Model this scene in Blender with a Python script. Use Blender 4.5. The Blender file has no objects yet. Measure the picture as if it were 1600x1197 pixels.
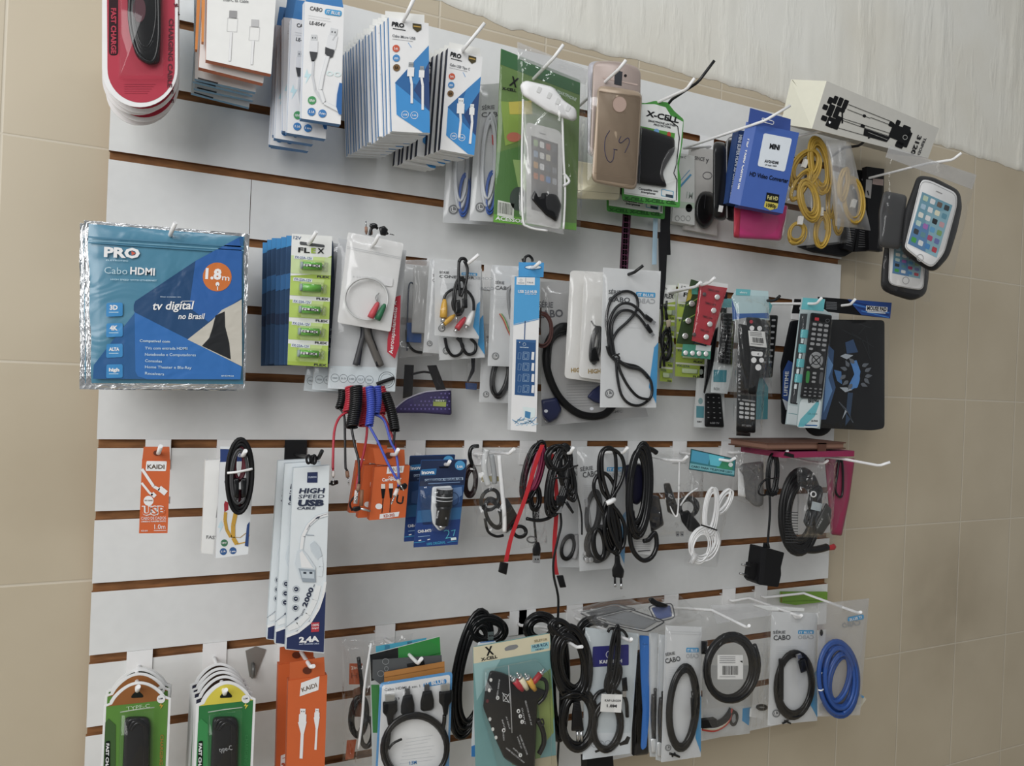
import bpy, math, random
from mathutils import Vector, Matrix
from mathutils.geometry import tessellate_polygon
random.seed(7)
SC = bpy.context.scene
COL = SC.collection
# ------------------------------------------------------------------ camera
# camera solved from the slatwall grooves (10 cm pitch); wall face is the plane y = 0, x right, z up (z=0 is the board top line)
F = 1170.0
RM = ((0.90309129, -0.04077169, -0.42750882), (0.03565033, 0.99916455, -0.01998119), (0.42796632, 0.00280401, 0.90379033))
CP = (0.07192033, 0.58984288, -1.18005002)
def b3(v): return Vector((v[0], v[2], -v[1]))
CAM = b3(CP)
cam = bpy.data.objects.new('camera', bpy.data.cameras.new('camera'))
COL.objects.link(cam); SC.camera = cam
cam.data.sensor_width = 36.0; cam.data.lens = F / 1600.0 * 36.0; cam.data.clip_start = 0.02
_x, _y, _z = b3(RM[0]), -b3(RM[1]), -b3(RM[2])
cam.matrix_world = Matrix(((_x.x, _y.x, _z.x, CAM.x), (_x.y, _y.y, _z.y, CAM.y), (_x.z, _y.z, _z.z, CAM.z), (0, 0, 0, 1)))
# ------------------------------------------------------------------ world and lights
w = bpy.data.worlds.new('daylight'); SC.world = w; w.use_nodes = True
nt = w.node_tree; bg = nt.nodes['Background']
tc = nt.nodes.new('ShaderNodeTexCoord'); sp = nt.nodes.new('ShaderNodeSeparateXYZ'); mr = nt.nodes.new('ShaderNodeMapRange'); rp = nt.nodes.new('ShaderNodeValToRGB')
nt.links.new(tc.outputs['Generated'], sp.inputs[0]); nt.links.new(sp.outputs['X'], mr.inputs[0])
mr.inputs[1].default_value = -1; mr.inputs[2].default_value = 1
rp.color_ramp.elements[0].color = (.95, .98, 1.0, 1); rp.color_ramp.elements[1].color = (.30, .31, .32, 1)
nt.links.new(mr.outputs[0], rp.inputs[0]); nt.links.new(rp.outputs[0], bg.inputs[0])
my = nt.nodes.new('ShaderNodeMapRange'); nt.links.new(sp.outputs['Y'], my.inputs[0]); my.inputs[1].default_value = -1; my.inputs[2].default_value = -.3; my.inputs[3].default_value = .30; my.inputs[4].default_value = .58; nt.links.new(my.outputs[0], bg.inputs[1])
def area(name, loc, target, sx, sy, power, color):
    l = bpy.data.lights.new(name, 'AREA'); l.shape = 'RECTANGLE'; l.size = sx; l.size_y = sy; l.energy = power; l.color = color
    o = bpy.data.objects.new(name, l); COL.objects.link(o); o.location = loc
    o.rotation_euler = (Vector(target) - Vector(loc)).to_track_quat('-Z', 'Y').to_euler(); return o
area('doorway_daylight', (-1.5, -2.3, 0.55), (0.45, 0, -0.6), 1.9, 2.1, 56, (1, .995, .985))
area('added_overhead_light', (0.7, -1.7, 1.6), (0.7, 0, -0.6), 1.3, 0.2, 9, (.96, .98, 1))  # added overhead strip light, gives sparkle and streaks on the plastic film
SC.view_settings.view_transform = 'Standard'; SC.view_settings.look = 'None'; SC.view_settings.gamma = 1; SC.view_settings.use_curve_mapping = False
SC.view_settings.exposure = 0.1
SC.cycles.transparent_max_bounces = 40; SC.cycles.max_bounces = 8
# ------------------------------------------------------------------ materials
def lin(h, g=1.0):
    h = h.lstrip('#'); h = ''.join(c * 2 for c in h) if len(h) == 3 else h; r = []
    for i in (0, 2, 4):
        c = int(h[i:i + 2], 16) / 255; c = c / 12.92 if c <= .04045 else ((c + .055) / 1.055) ** 2.4
        r.append(min(c * g, .9))
    return (*r, 1)
_m = {}
def mat(h, rough=.5, metal=0.0):
    k = (h, rough, metal)
    if k in _m: return _m[k]
    m = bpy.data.materials.new('paint'); m.use_nodes = True; n = m.node_tree; p = n.nodes['Principled BSDF']
    c = lin(h, 1.0); sat = (max(c[:3]) - min(c[:3])) / (max(c[:3]) + 1e-4); c = lin(h, 1.34 - .28 * min(1, sat * 1.3)); lu = c[0] * .25 + c[1] * .6 + c[2] * .15; c = tuple(q * .88 + lu * .12 for q in c[:3]) + (1,); m.diffuse_color = c
    p.inputs['Roughness'].default_value = rough; p.inputs['Metallic'].default_value = metal
    if max(c[:3]) < .05: p.inputs['Specular IOR Level'].default_value = .5 if rough < .36 else .25; c = tuple(q * .6 for q in c[:3]) + (1,)
    nz = n.nodes.new('ShaderNodeTexNoise'); nz.inputs['Scale'].default_value = 60; nz.inputs['Detail'].default_value = 1
    t = n.nodes.new('ShaderNodeTexCoord'); n.links.new(t.outputs['Object'], nz.inputs['Vector'])
    mx = n.nodes.new('ShaderNodeMix'); mx.data_type = 'RGBA'
    mx.inputs[6].default_value = (c[0] * .93, c[1] * .93, c[2] * .93, 1); mx.inputs[7].default_value = c
    n.links.new(nz.outputs[0], mx.inputs[0]); n.links.new(mx.outputs[2], p.inputs['Base Color'])
    _m[k] = m; return m
def film(kind='clear'):
    k = ('film', kind)
    if k in _m: return _m[k]
    # share of the ray that meets plastic, its whiteness, wrinkle size, bump
    fac, white, sc, bump, ro = {'clear': (.006, .8, 16, .14, .08), 'soft': (.05, .75, 14, .2, .2), 'frost': (.30, .75, 14, .2, .35), 'crisp': (.01, .8, 20, .45, .08), 'blister': (.01, .7, 6, .05, .05)}[kind]
    m = bpy.data.materials.new('plastic_film'); m.use_nodes = True; n = m.node_tree; p = n.nodes['Principled BSDF']
    p.inputs['Base Color'].default_value = (white, white, white, 1); p.inputs['Roughness'].default_value = ro; p.inputs['Specular IOR Level'].default_value = 1.0
    gl = n.nodes.new('ShaderNodeBsdfGlossy'); gl.inputs['Roughness'].default_value = ro; gl.inputs['Color'].default_value = (1, 1, 1, 1)
    tr = n.nodes.new('ShaderNodeBsdfTransparent'); tr.inputs[0].default_value = (.97, .97, .97, 1)
    t = n.nodes.new('ShaderNodeTexCoord')
    def creases(scale, dist):
        a = n.nodes.new('ShaderNodeTexNoise'); a.inputs['Scale'].default_value = scale; a.inputs['Detail'].default_value = 2; a.inputs['Distortion'].default_value = dist
        n.links.new(t.outputs['Object'], a.inputs['Vector']); return a
    a = creases(sc, 1.5); bp = n.nodes.new('ShaderNodeBump'); bp.inputs['Strength'].default_value = bump; bp.inputs['Distance'].default_value = .008
    n.links.new(a.outputs[0], bp.inputs['Height'])
    for q in (p, gl): n.links.new(bp.outputs[0], q.inputs['Normal'])
    ge = n.nodes.new('ShaderNodeNewGeometry'); dt = n.nodes.new('ShaderNodeVectorMath'); dt.operation = 'DOT_PRODUCT'; n.links.new(ge.outputs['Incoming'], dt.inputs[0]); n.links.new(bp.outputs[0], dt.inputs[1])
    def mt(op, x, y):
        q = n.nodes.new('ShaderNodeMath'); q.operation = op; q.use_clamp = op != 'ABSOLUTE'
        for i, v_ in enumerate((x, y)):
            if isinstance(v_, (int, float)): q.inputs[i].default_value = v_
            else: n.links.new(v_, q.inputs[i])
        return q.outputs[0]
    fr = mt('ADD', mt('MULTIPLY', mt('POWER', mt('SUBTRACT', 1.0, mt('ABSOLUTE', dt.outputs['Value'], 0)), 4.0), .9), .045)
    m1 = n.nodes.new('ShaderNodeMixShader'); m1.inputs[0].default_value = fac; n.links.new(tr.outputs[0], m1.inputs[1]); n.links.new(p.outputs[0], m1.inputs[2])
    mu = n.nodes.new('ShaderNodeMath'); mu.operation = 'MULTIPLY'; mu.use_clamp = True; mu.inputs[1].default_value = {'crisp': 1.3, 'clear': .6, 'blister': .6}.get(kind, 1.0); n.links.new(fr, mu.inputs[0])
    m2 = n.nodes.new('ShaderNodeMixShader'); n.links.new(mu.outputs[0], m2.inputs[0]); n.links.new(m1.outputs[0], m2.inputs[1]); n.links.new(gl.outputs[0], m2.inputs[2])
    n.links.new(m2.outputs[0], n.nodes['Material Output'].inputs[0]); _m[k] = m; return m
def foil():
    if 'foil' in _m: return _m['foil']
    m = mat('#c8cacc', .22, .9).copy(); n = m.node_tree; p = n.nodes['Principled BSDF']
    a = n.nodes.new('ShaderNodeTexNoise'); a.inputs['Scale'].default_value = 9; a.inputs['Distortion'].default_value = 1.2
    bp = n.nodes.new('ShaderNodeBump'); bp.inputs['Strength'].default_value = .35; bp.inputs['Distance'].default_value = .01
    n.links.new(a.outputs[0], bp.inputs['Height']); n.links.new(bp.outputs[0], p.inputs['Normal']); _m['foil'] = m; return m
def shiny(h):
    k = ('shiny', h)
    if k in _m: return _m[k]
    m = mat(h, .24).copy(); n = m.node_tree; p = n.nodes['Principled BSDF']; a = n.nodes.new('ShaderNodeTexNoise'); a.inputs['Scale'].default_value = 20; a.inputs['Distortion'].default_value = 1.0
    bp = n.nodes.new('ShaderNodeBump'); bp.inputs['Strength'].default_value = .45; bp.inputs['Distance'].default_value = .006; tt = n.nodes.new('ShaderNodeTexCoord'); n.links.new(tt.outputs['Object'], a.inputs['Vector'])
    n.links.new(a.outputs[0], bp.inputs['Height']); n.links.new(bp.outputs[0], p.inputs['Normal']); p.inputs['Specular IOR Level'].default_value = .8; _m[k] = m; return m
BLK, WHT, MET = '#17181b', '#e2e3e2', mat('#b9babb', .25, .9)
RUB = mat('#141518', .24)
# ------------------------------------------------------------------ pixel frame -> world (each thing has its own real distance from the board)
CUR = [0, 0, 1.0]
def Z(k):
    CUR[:] = {'A': (130, 0, 3.99), 'B': (400, 0, 3.99), 'C': (680, 50, 3.99), 'D': (960, 80, 3.99), 'E': (1200, 180, 3.99), 'F': (100, 320, 3.99), 'G': (400, 340, 3.99),
              'H': (620, 380, 3.99), 'I': (820, 400, 3.99), 'J': (1040, 430, 3.99), 'K': (180, 660, 3.99), 'L': (420, 600, 3.99), 'M': (700, 660, 3.99), 'N': (980, 660, 3.99),
              'O': (130, 920, 4.0), 'P': (420, 920, 4.0), 'Q': (700, 920, 4.0), 'R': (980, 900, 4.0), 'S': (1100, 0, 3.192), 'X': (0, 0, 1.0)}[k]
def ray(x, y):
    x = CUR[0] + x / CUR[2]; y = CUR[1] + y / CUR[2]
    a, b = (x - 800) / F, (y - 598.5) / F
    return b3([RM[0][i] * a + RM[1][i] * b + RM[2][i] for i in range(3)])
def at(x, y, d):
    v = ray(x, y); return CAM + v * ((-d - CAM.y) / v.y)
class Plane:
    def __init__(s, x, y, d, tx=0, tz=0):
        s.o = at(x, y, d); s.n = Vector((tx, -1, tz)).normalized()
    def __call__(s, x, y, off=0):
        v = ray(x, y); return CAM + v * ((s.o + s.n * off - CAM).dot(s.n) / v.dot(s.n))
def spline(pts, sub=5, closed=False):
    n = len(pts)
    if n < 3: return pts
    out = []
    for i in range(n if closed else n - 1):
        p = [pts[(i + j) % n] if closed else pts[min(max(i + j, 0), n - 1)] for j in (-1, 0, 1, 2)]
        for k in range(sub):
            t = k / sub; t2 = t * t; t3 = t2 * t
            out.append(tuple(.5 * ((2 * p[1][c]) + (-p[0][c] + p[2][c]) * t + (2 * p[0][c] - 5 * p[1][c] + 4 * p[2][c] - p[3][c]) * t2 + (-p[0][c] + 3 * p[1][c] - 3 * p[2][c] + p[3][c]) * t3) for c in range(len(p[0]))))
    if not closed: out.append(pts[-1])
    return out
def rr(x0, y0, x1, y1, r, n=5):
    o = []
    for cx, cy, a in ((x1 - r, y0 + r, -90), (x1 - r, y1 - r, 0), (x0 + r, y1 - r, 90), (x0 + r, y0 + r, 180)):
        for i in range(n + 1):
            t = math.radians(a + 90 * i / n); o.append((cx + r * math.cos(t), cy + r * math.sin(t)))
    return o
def ell(cx, cy, rx, ry=None, n=20, a0=0, a1=360):
    ry = rx if ry is None else ry; m = n if a1 - a0 >= 360 else n + 1
    return [(cx + rx * math.cos(math.radians(a0 + (a1 - a0) * i / n)), cy + ry * math.sin(math.radians(a0 + (a1 - a0) * i / n))) for i in range(m)]
def rot(pts, c, deg, s=1.0):
    a = math.radians(deg); ca, sa = math.cos(a) * s, math.sin(a) * s
    return [(c[0] + (x - c[0]) * ca - (y - c[1]) * sa, c[1] + (x - c[0]) * sa + (y - c[1]) * ca) + tuple(r) for x, y, *r in pts]
def inset(poly, k):
    cx = sum(p[0] for p in poly) / len(poly); cy = sum(p[1] for p in poly) / len(poly)
    return [(cx + (x - cx) * k, cy + (y - cy) * k) for x, y in poly]
def roundpoly(poly, r, n=4):
    out = []; m = len(poly)
    for i in range(m):
        p0, p, p1 = Vector(poly[i - 1][:2]), Vector(poly[i][:2]), Vector(poly[(i + 1) % m][:2])
        a = (p0 - p); b = (p1 - p); ra = min(r, a.length * .45); rb = min(r, b.length * .45); A = p + a.normalized() * ra; B = p + b.normalized() * rb
        for k in range(n + 1):
            t = k / n; q = A * (1 - t) ** 2 + p * 2 * t * (1 - t) + B * t * t; out.append((q.x, q.y))
    return out
def QM(q):  # bilinear map of a quad tl,tr,br,bl
    def f(u, v):
        return tuple((1 - v) * ((1 - u) * q[0][i] + u * q[1][i]) + v * ((1 - u) * q[3][i] + u * q[2][i]) for i in (0, 1))
    return f
def qrect(f, u0, v0, u1, v1): return [f(u0, v0), f(u1, v0), f(u1, v1), f(u0, v1)]
_txt = {}
def glyphs(s, bold):
    k = (s, bold)
    if k not in _txt:
        c = bpy.data.curves.new('lettering', 'FONT'); c.body = s; c.size = 1; c.resolution_u = 2
        if bold: c.offset = .018 * bold
        o = bpy.data.objects.new('lettering', c); me = o.to_mesh()
        vs = [(v.co.x, v.co.y) for v in me.vertices]; fs = [tuple(p.vertices) for p in me.polygons]
        o.to_mesh_clear(); bpy.data.objects.remove(o); bpy.data.curves.remove(c)
        x0 = min(v[0] for v in vs); x1 = max(v[0] for v in vs); _txt[k] = ([((x - x0) / (x1 - x0), y / .7) for x, y in vs], fs)
    return _txt[k]
A1 = .0003
class MB:
    def __init__(s, it): s.it = it; s.P = it.P; s.v = []; s.f = []; s.mi = []; s.sm = []; s.ms = []
    def m(s, c):
        c = mat(c) if isinstance(c, str) else c
        if c not in s.ms: s.ms.append(c)
        return s.ms.index(c)
    def face(s, idx, mi, sm=False): s.f.append(idx); s.mi.append(mi); s.sm.append(sm)
    def tess(s, base, poly3, mi):
        for t in tessellate_polygon([poly3]): s.face([base + i for i in t], mi)
    def flat(s, poly, c, off=A1):
        b = len(s.v); mi = s.m(c); pts = [s.P(x, y, off) for x, y in poly]; s.v += pts
        if len(poly) <= 4: s.face([b + i for i in range(len(poly))], mi)
        else: s.tess(b, pts, mi)
        return s
    def line(s, pts, wd, c, off=A1 * 2):
        mi = s.m(c)
        for (x0, y0), (x1, y1) in zip(pts, pts[1:]):
            L = math.hypot(x1 - x0, y1 - y0) or 1; nx, ny = -(y1 - y0) / L * wd / 2, (x1 - x0) / L * wd / 2
            b = len(s.v); s.v += [s.P(x0 + nx, y0 + ny, off), s.P(x1 + nx, y1 + ny, off), s.P(x1 - nx, y1 - ny, off), s.P(x0 - nx, y0 - ny, off)]; s.face([b, b + 1, b + 2, b + 3], mi)
        return s
    def loop(s, poly, wd, c, off=A1 * 2): return s.line(list(poly) + [poly[0]], wd, c, off)
    def slab(s, poly, th, c, off=0, side=None):
        b = len(s.v); n = len(poly); fr = [s.P(x, y, off) for x, y in poly]; s.v += fr + [p - s.P.n * th for p in fr]
        mi = s.m(c); ms = s.m(side) if side else mi
        s.tess(b, fr, mi); s.tess(b + n, s.v[b + n:b + 2 * n], ms)
        for i in range(n): j = (i + 1) % n; s.face([b + i, b + j, b + n + j, b + n + i], ms)
        return s
    def puff(s, poly, h, c, off=0, prof=((1, 0), (.97, .55), (.88, .9), (.7, 1)), back=True):
        n = len(poly); b = len(s.v); mi = s.m(c)
        for k, hh in prof:
            s.v += [s.P(x, y, off + h * hh) for x, y in inset(poly, k)]
        for r in range(len(prof) - 1):
            for i in range(n): j = (i + 1) % n; s.face([b + r * n + i, b + r * n + j, b + (r + 1) * n + j, b + (r + 1) * n + i], mi, True)
        s.face([b + (len(prof) - 1) * n + i for i in range(n)], mi, True)
        if back: s.face([b + i for i in range(n)][::-1], mi)
        return s
    def text(s, t, p0, p1, h, c, off=A1 * 2, bold=1, mirror=False, up=None):
        vs, fs = glyphs(t, bold); b = len(s.v); mi = s.m(c)
        dx, dy = p1[0] - p0[0], p1[1] - p0[1]; L = math.hypot(dx, dy) or 1
        ux, uy = (up if up else (dy / L, -dx / L))
        for u, v in vs:
            if mirror: u = 1 - u
            s.v.append(s.P(p0[0] + dx * u + ux * h * v, p0[1] + dy * u + uy * h * v, off))
        for f in fs: s.face([b + i for i in f], mi)
        return s
    def tubew(s, P, r, c, n=8, caps=True):
        if len(P) < 2: return s
        b = len(s.v); mi = s.m(c); up = Vector((.3, -1, .2)).normalized(); prev = None
        for i, p in enumerate(P):
            t = (P[min(i + 1, len(P) - 1)] - P[max(i - 1, 0)])
            t = t.normalized() if t.length > 1e-9 else Vector((0, 0, -1))
            a = (prev - t * prev.dot(t)) if prev is not None else (up - t * up.dot(t))
            a = a.normalized() if a.length > 1e-6 else t.orthogonal().normalized()
            prev = a; q = t.cross(a); rr_ = r[i] if isinstance(r, list) else r
            for k in range(n):
                g = 2 * math.pi * k / n; s.v.append(p + (a * math.cos(g) + q * math.sin(g)) * rr_)
        for i in range(len(P) - 1):
            for k in range(n): l = (k + 1) % n; s.face([b + i * n + k, b + i * n + l, b + (i + 1) * n + l, b + (i + 1) * n + k], mi, True)
        if caps: s.face([b + k for k in range(n)][::-1], mi); e = b + (len(P) - 1) * n; s.face([e + k for k in range(n)], mi)
        return s
    def tube(s, pts, r, c, sub=5, n=8, off=.004, closed=False):
        p3 = [(p[0], p[1], p[2] if len(p) > 2 else off) for p in pts]
        return s.tubew([s.P(*p) for p in spline(p3, sub, closed)], r, c, n)
    def coil(s, cx, cy, rx, ry, turns, r, c, spread=6, ang=0, off=.003, jit=.06, seed=1, n=6, depth=.006):
        turns *= 1.45; spread *= 1.4; jit *= 2.0; rd = random.Random(seed); pts = []; K = 16; ph = rd.random() * 6
        jr = [(rd.uniform(-1, 1), rd.uniform(-1, 1), rd.uniform(-1, 1), rd.random()) for _ in range(int(turns) + 2)]
        for i in range(int(turns * K) + 1):
            t = i / K; a = 2 * math.pi * t + ph; k = int(t); f = t - k
            j = [jr[k][q] * (1 - f) + jr[k + 1][q] * f for q in range(4)]
            q = 1 + j[0] * jit
            pts.append((cx + rx * q * math.cos(a) + j[1] * spread, cy + ry * q * math.sin(a) + j[2] * spread, off + depth * j[3]))
        pts = rot(pts, (cx, cy), ang)
        return s.tube(pts, r, c, sub=2, n=n)
    def sheet(s, q, c, bulge=.01, wr=.0015, nu=18, nv=26, off=0, seed=1, rim=.06):
        rd = random.Random(seed); f = QM(q); b = len(s.v); mi = s.m(c); crisp = c is _m.get(('film', 'crisp'))
        if crisp: nu, nv = nu * 2, nv * 2
        cr = [(rd.uniform(0, 1), rd.uniform(0, 1), rd.uniform(0, math.pi), rd.uniform(.008, .022), rd.uniform(-.5, .5)) for _ in range(36 if crisp else 0)] + [(rd.uniform(0, 1), rd.uniform(0, 1), rd.uniform(0, math.pi), rd.uniform(.02, .07), rd.uniform(-1, 1)) for _ in range(16)]
        for j in range(nv + 1):
            for i in range(nu + 1):
                u, v = i / nu, j / nv
                e = min(u / rim, (1 - u) / rim, v / (rim * 1.6), (1 - v) / rim, 1); e = max(e, 0); e = e * e * (3 - 2 * e)
                h = bulge * e * (math.sin(math.pi * u) * math.sin(math.pi * min(v * .9 + .1, 1))) ** .4 if e > 0 else 0
                for cu, cv, a, wd, am in cr:
                    dd = (u - cu) * math.cos(a) + (v - cv) * math.sin(a); lg = (u - cu) * math.sin(a) - (v - cv) * math.cos(a)
                    h += wr * am * math.exp(-(dd / wd) ** 2 - (lg / .28) ** 2) * (.35 + e)
                wob = .004 * math.sin(v * 17 + seed) if i in (0, nu) else 0
                x, y = f(u + wob, v); s.v.append(s.P(x, y, off + h))
        for j in range(nv):
            for i in range(nu):
                k = b + j * (nu + 1) + i; s.face([k, k + 1, k + nu + 2, k + nu + 1], mi, True)
        return s
    def build(s, name, root=False, label=None, parent=None):
        it = s.it; o0 = it.org if not parent else Vector(it.org)
        me = bpy.data.meshes.new(name); me.from_pydata([tuple(p - o0) for p in s.v], [], s.f)
        for m in s.ms: me.materials.append(m)
        me.polygons.foreach_set('material_index', s.mi); me.polygons.foreach_set('use_smooth', s.sm); me.update()
        o = bpy.data.objects.new(name, me); COL.objects.link(o)
        if root: o.location = o0; it.root = o; it.tag()
        else: o.parent = parent if parent else it.root
        if label: o['label'] = label
        return o
class Item:
    """one thing: hang point in the photo's pixels, distance d from the board, optional lean of its face"""
    def __init__(s, name, label, cat, hang, d, group=None, tx=0, tz=0, single=False):
        s.name, s.label, s.cat, s.group = name, label, cat, group
        s.P = Plane(hang[0], hang[1], d, tx, tz); s.org = Vector(s.P.o); s.single = single
        if not single:
            s.root = bpy.data.objects.new(name, None); COL.objects.link(s.root); s.root.location = s.org; s.root.empty_display_size = .02; s.tag()
    def tag(s):
        s.root['label'] = s.label; s.root['category'] = s.cat
        if s.group: s.root['group'] = s.group
    def mb(s): return MB(s)
ORD = 'second third fourth fifth sixth seventh eighth ninth tenth eleventh twelfth thirteenth fourteenth fifteenth sixteenth seventeenth'.split()
def dup(it, offs, labels, rots=None):
    out = []
    for i, (o, lb) in enumerate(zip(offs, labels)):
        r = it.root.copy(); COL.objects.link(r); r.location = it.root.location + Vector(o); r['label'] = lb
        if rots: r.rotation_euler = rots[i]
        for ch in list(it.root.children):
            c = ch.copy(); COL.objects.link(c); c.parent = r
            for g in ch.children:
                e = g.copy(); COL.objects.link(e); e.parent = c
        out.append(r)
    return out
def struct(o, name):
    o.name = name; o['kind'] = 'structure'; return o
def meshobj(name, verts, faces, mats, mi=None, smooth=False):
    me = bpy.data.meshes.new(name); me.from_pydata(verts, [], faces)
    for m in mats: me.materials.append(m)
    if mi: me.polygons.foreach_set('material_index', mi)
    if smooth: me.polygons.foreach_set('use_smooth', [True] * len(faces))
    me.update(); o = bpy.data.objects.new(name, me); COL.objects.link(o); return o
def boxgeo(x0, y0, z0, x1, y1, z1):
    v = [(x, y, z) for z in (z0, z1) for y in (y0, y1) for x in (x0, x1)]
    f = [(0, 1, 5, 4), (2, 6, 7, 3), (0, 4, 6, 2), (1, 3, 7, 5), (4, 5, 7, 6), (0, 2, 3, 1)]   # front(y0), back, left, right, top, bottom
    return v, f
# ------------------------------------------------------------------ tiled wall
def wallmat():
    m = bpy.data.materials.new('cream_tile'); m.use_nodes = True; n = m.node_tree; L = n.links.new; p = n.nodes['Principled BSDF']
    t = n.nodes.new('ShaderNodeTexCoord'); s = n.nodes.new('ShaderNodeSeparateXYZ'); L(t.outputs['Object'], s.inputs[0])
    wob = n.nodes.new('ShaderNodeTexNoise'); wob.inputs['Scale'].default_value = 1.5; L(t.outputs['Object'], wob.inputs['Vector'])
    def mth(op, a, b=None):
        q = n.nodes.new('ShaderNodeMath'); q.operation = op
        for i, v in enumerate((a, b)):
            if v is None: continue
            if isinstance(v, (int, float)): q.inputs[i].default_value = v
            else: L(v, q.inputs[i])
        return q.outputs[0]
    def grout(c, per, off, w):
        a = mth('FRACT', mth('DIVIDE', mth('SUBTRACT', c, off), per)); d = mth('MINIMUM', a, mth('SUBTRACT', 1.0, a)); d = mth('MULTIPLY', d, per)
        q = n.nodes.new('ShaderNodeMapRange'); L(d, q.inputs[0]); q.inputs[1].default_value = w * .5; q.inputs[2].default_value = w * 1.3; q.inputs[3].default_value = 1; q.inputs[4].default_value = 0; return q.outputs[0]
    wx = mth('ADD', s.outputs['X'], mth('MULTIPLY', mth('SUBTRACT', wob.outputs[0], .5), .006))
    g = mth('MAXIMUM', grout(wx, .2015, -.1265, .0017), grout(s.outputs['Z'], .303, -.288, .0017))
    nz = n.nodes.new('ShaderNodeTexNoise'); nz.inputs['Scale'].default_value = 3.2; nz.inputs['Detail'].default_value = 6; L(t.outputs['Object'], nz.inputs['Vector'])
    r = n.nodes.new('ShaderNodeValToRGB'); L(nz.outputs[0], r.inputs[0]); e = r.color_ramp.elements
    e[0].position = .25; e[0].color = lin('#a89c86', 1.22); e[1].position = .62; e[1].color = lin('#b3a893', 1.22)
    # grime patch low on the right
    vm = n.nodes.new('ShaderNodeVectorMath'); vm.operation = 'DISTANCE'; L(t.outputs['Object'], vm.inputs[0]); vm.inputs[1].default_value = (1.84, .02, -1.12)
    gr = n.nodes.new('ShaderNodeMapRange'); L(vm.outputs['Value'], gr.inputs[0]); gr.inputs[1].default_value = .06; gr.inputs[2].default_value = .27; gr.inputs[3].default_value = .38; gr.inputs[4].default_value = 0
    n2 = n.nodes.new('ShaderNodeTexNoise'); n2.inputs['Scale'].default_value = 14; n2.inputs['Detail'].default_value = 8; L(t.outputs['Object'], n2.inputs['Vector'])
    gm = mth('MULTIPLY', gr.outputs[0], n2.outputs[0])
    mx = n.nodes.new('ShaderNodeMix'); mx.data_type = 'RGBA'; L(gm, mx.inputs[0]); L(r.outputs[0], mx.inputs[6]); mx.inputs[7].default_value = lin('#6b5d49')
    m3 = n.nodes.new('ShaderNodeMix'); m3.data_type = 'RGBA'; L(mth('MULTIPLY', g, .5), m3.inputs[0]); L(mx.outputs[2], m3.inputs[6]); m3.inputs[7].default_value = lin('#c6c0b2', 1.2)
    L(m3.outputs[2], p.inputs['Base Color']); p.inputs['Roughness'].default_value = .38
    b = n.nodes.new('ShaderNodeBump'); b.inputs['Strength'].default_value = .35; b.inputs['Distance'].default_value = .002
    n3 = n.nodes.new('ShaderNodeTexNoise'); n3.inputs['Scale'].default_value = 7; L(t.outputs['Object'], n3.inputs['Vector'])
    L(mth('SUBTRACT', mth('MULTIPLY', n3.outputs[0], 1.5), g), b.inputs['Height']); L(b.outputs[0], p.inputs['Normal']); return m
v, f = boxgeo(-2.2, .02, -2.2, 4.2, .12, 1.9)
struct(meshobj('wall_back', v, f, [wallmat()]), 'wall_back')
v, f = boxgeo(-2.2, -3.6, -2.2, 4.2, .02, -2.12)
struct(meshobj('floor', v, f, [mat('#a89e8c', .4)]), 'floor')
# rough white paint skim over the tiles, lower edge ragged, drips running down
def plaster():
    m = bpy.data.materials.new('rough_white_paint'); m.use_nodes = True; n = m.node_tree; L = n.links.new; p = n.nodes['Principled BSDF']; p.inputs['Roughness'].default_value = .45
    t = n.nodes.new('ShaderNodeTexCoord'); mp = n.nodes.new('ShaderNodeMapping'); mp.inputs['Scale'].default_value = (1, 1, .22); L(t.outputs['Object'], mp.inputs[0])
    a = n.nodes.new('ShaderNodeTexNoise'); a.inputs['Scale'].default_value = 32; a.inputs['Detail'].default_value = 4; L(mp.outputs[0], a.inputs['Vector'])
    r = n.nodes.new('ShaderNodeValToRGB'); L(a.outputs[0], r.inputs[0]); r.color_ramp.elements[0].position = .52; r.color_ramp.elements[1].position = .68
    c = n.nodes.new('ShaderNodeTexNoise'); c.inputs['Scale'].default_value = 2.6; c.inputs['Detail'].default_value = 5; L(t.outputs['Object'], c.inputs['Vector'])
    cr = n.nodes.new('ShaderNodeValToRGB'); L(c.outputs[0], cr.inputs[0]); cr.color_ramp.elements[0].color = lin('#c6c2b6', 1.28); cr.color_ramp.elements[1].color = lin('#d0cfc8', 1.28); cr.color_ramp.elements[0].position = .3; cr.color_ramp.elements[1].position = .6
    L(cr.outputs[0], p.inputs['Base Color'])
    d = n.nodes.new('ShaderNodeTexNoise'); d.inputs['Scale'].default_value = 9; d.inputs['Detail'].default_value = 9; L(t.outputs['Object'], d.inputs['Vector'])
    ad = n.nodes.new('ShaderNodeMath'); ad.operation = 'MULTIPLY_ADD'; L(r.outputs[0], ad.inputs[0]); ad.inputs[1].default_value = .35; L(d.outputs[0], ad.inputs[2])
    b = n.nodes.new('ShaderNodeBump'); b.inputs['Strength'].default_value = .6; b.inputs['Distance'].default_value = .004; L(ad.outputs[0], b.inputs['Height']); L(b.outputs[0], p.inputs['Normal']); return m
rd = random.Random(3)
NX, NZ = 330, 26; x0, x1 = -.6, 3.0
drips = [(rd.uniform(.3, 2.3), rd.uniform(.004, .008), rd.uniform(.05, .5), rd.uniform(.1, .35)) for _ in range(34)]
vs = []; fs = []
edge = .03
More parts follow.
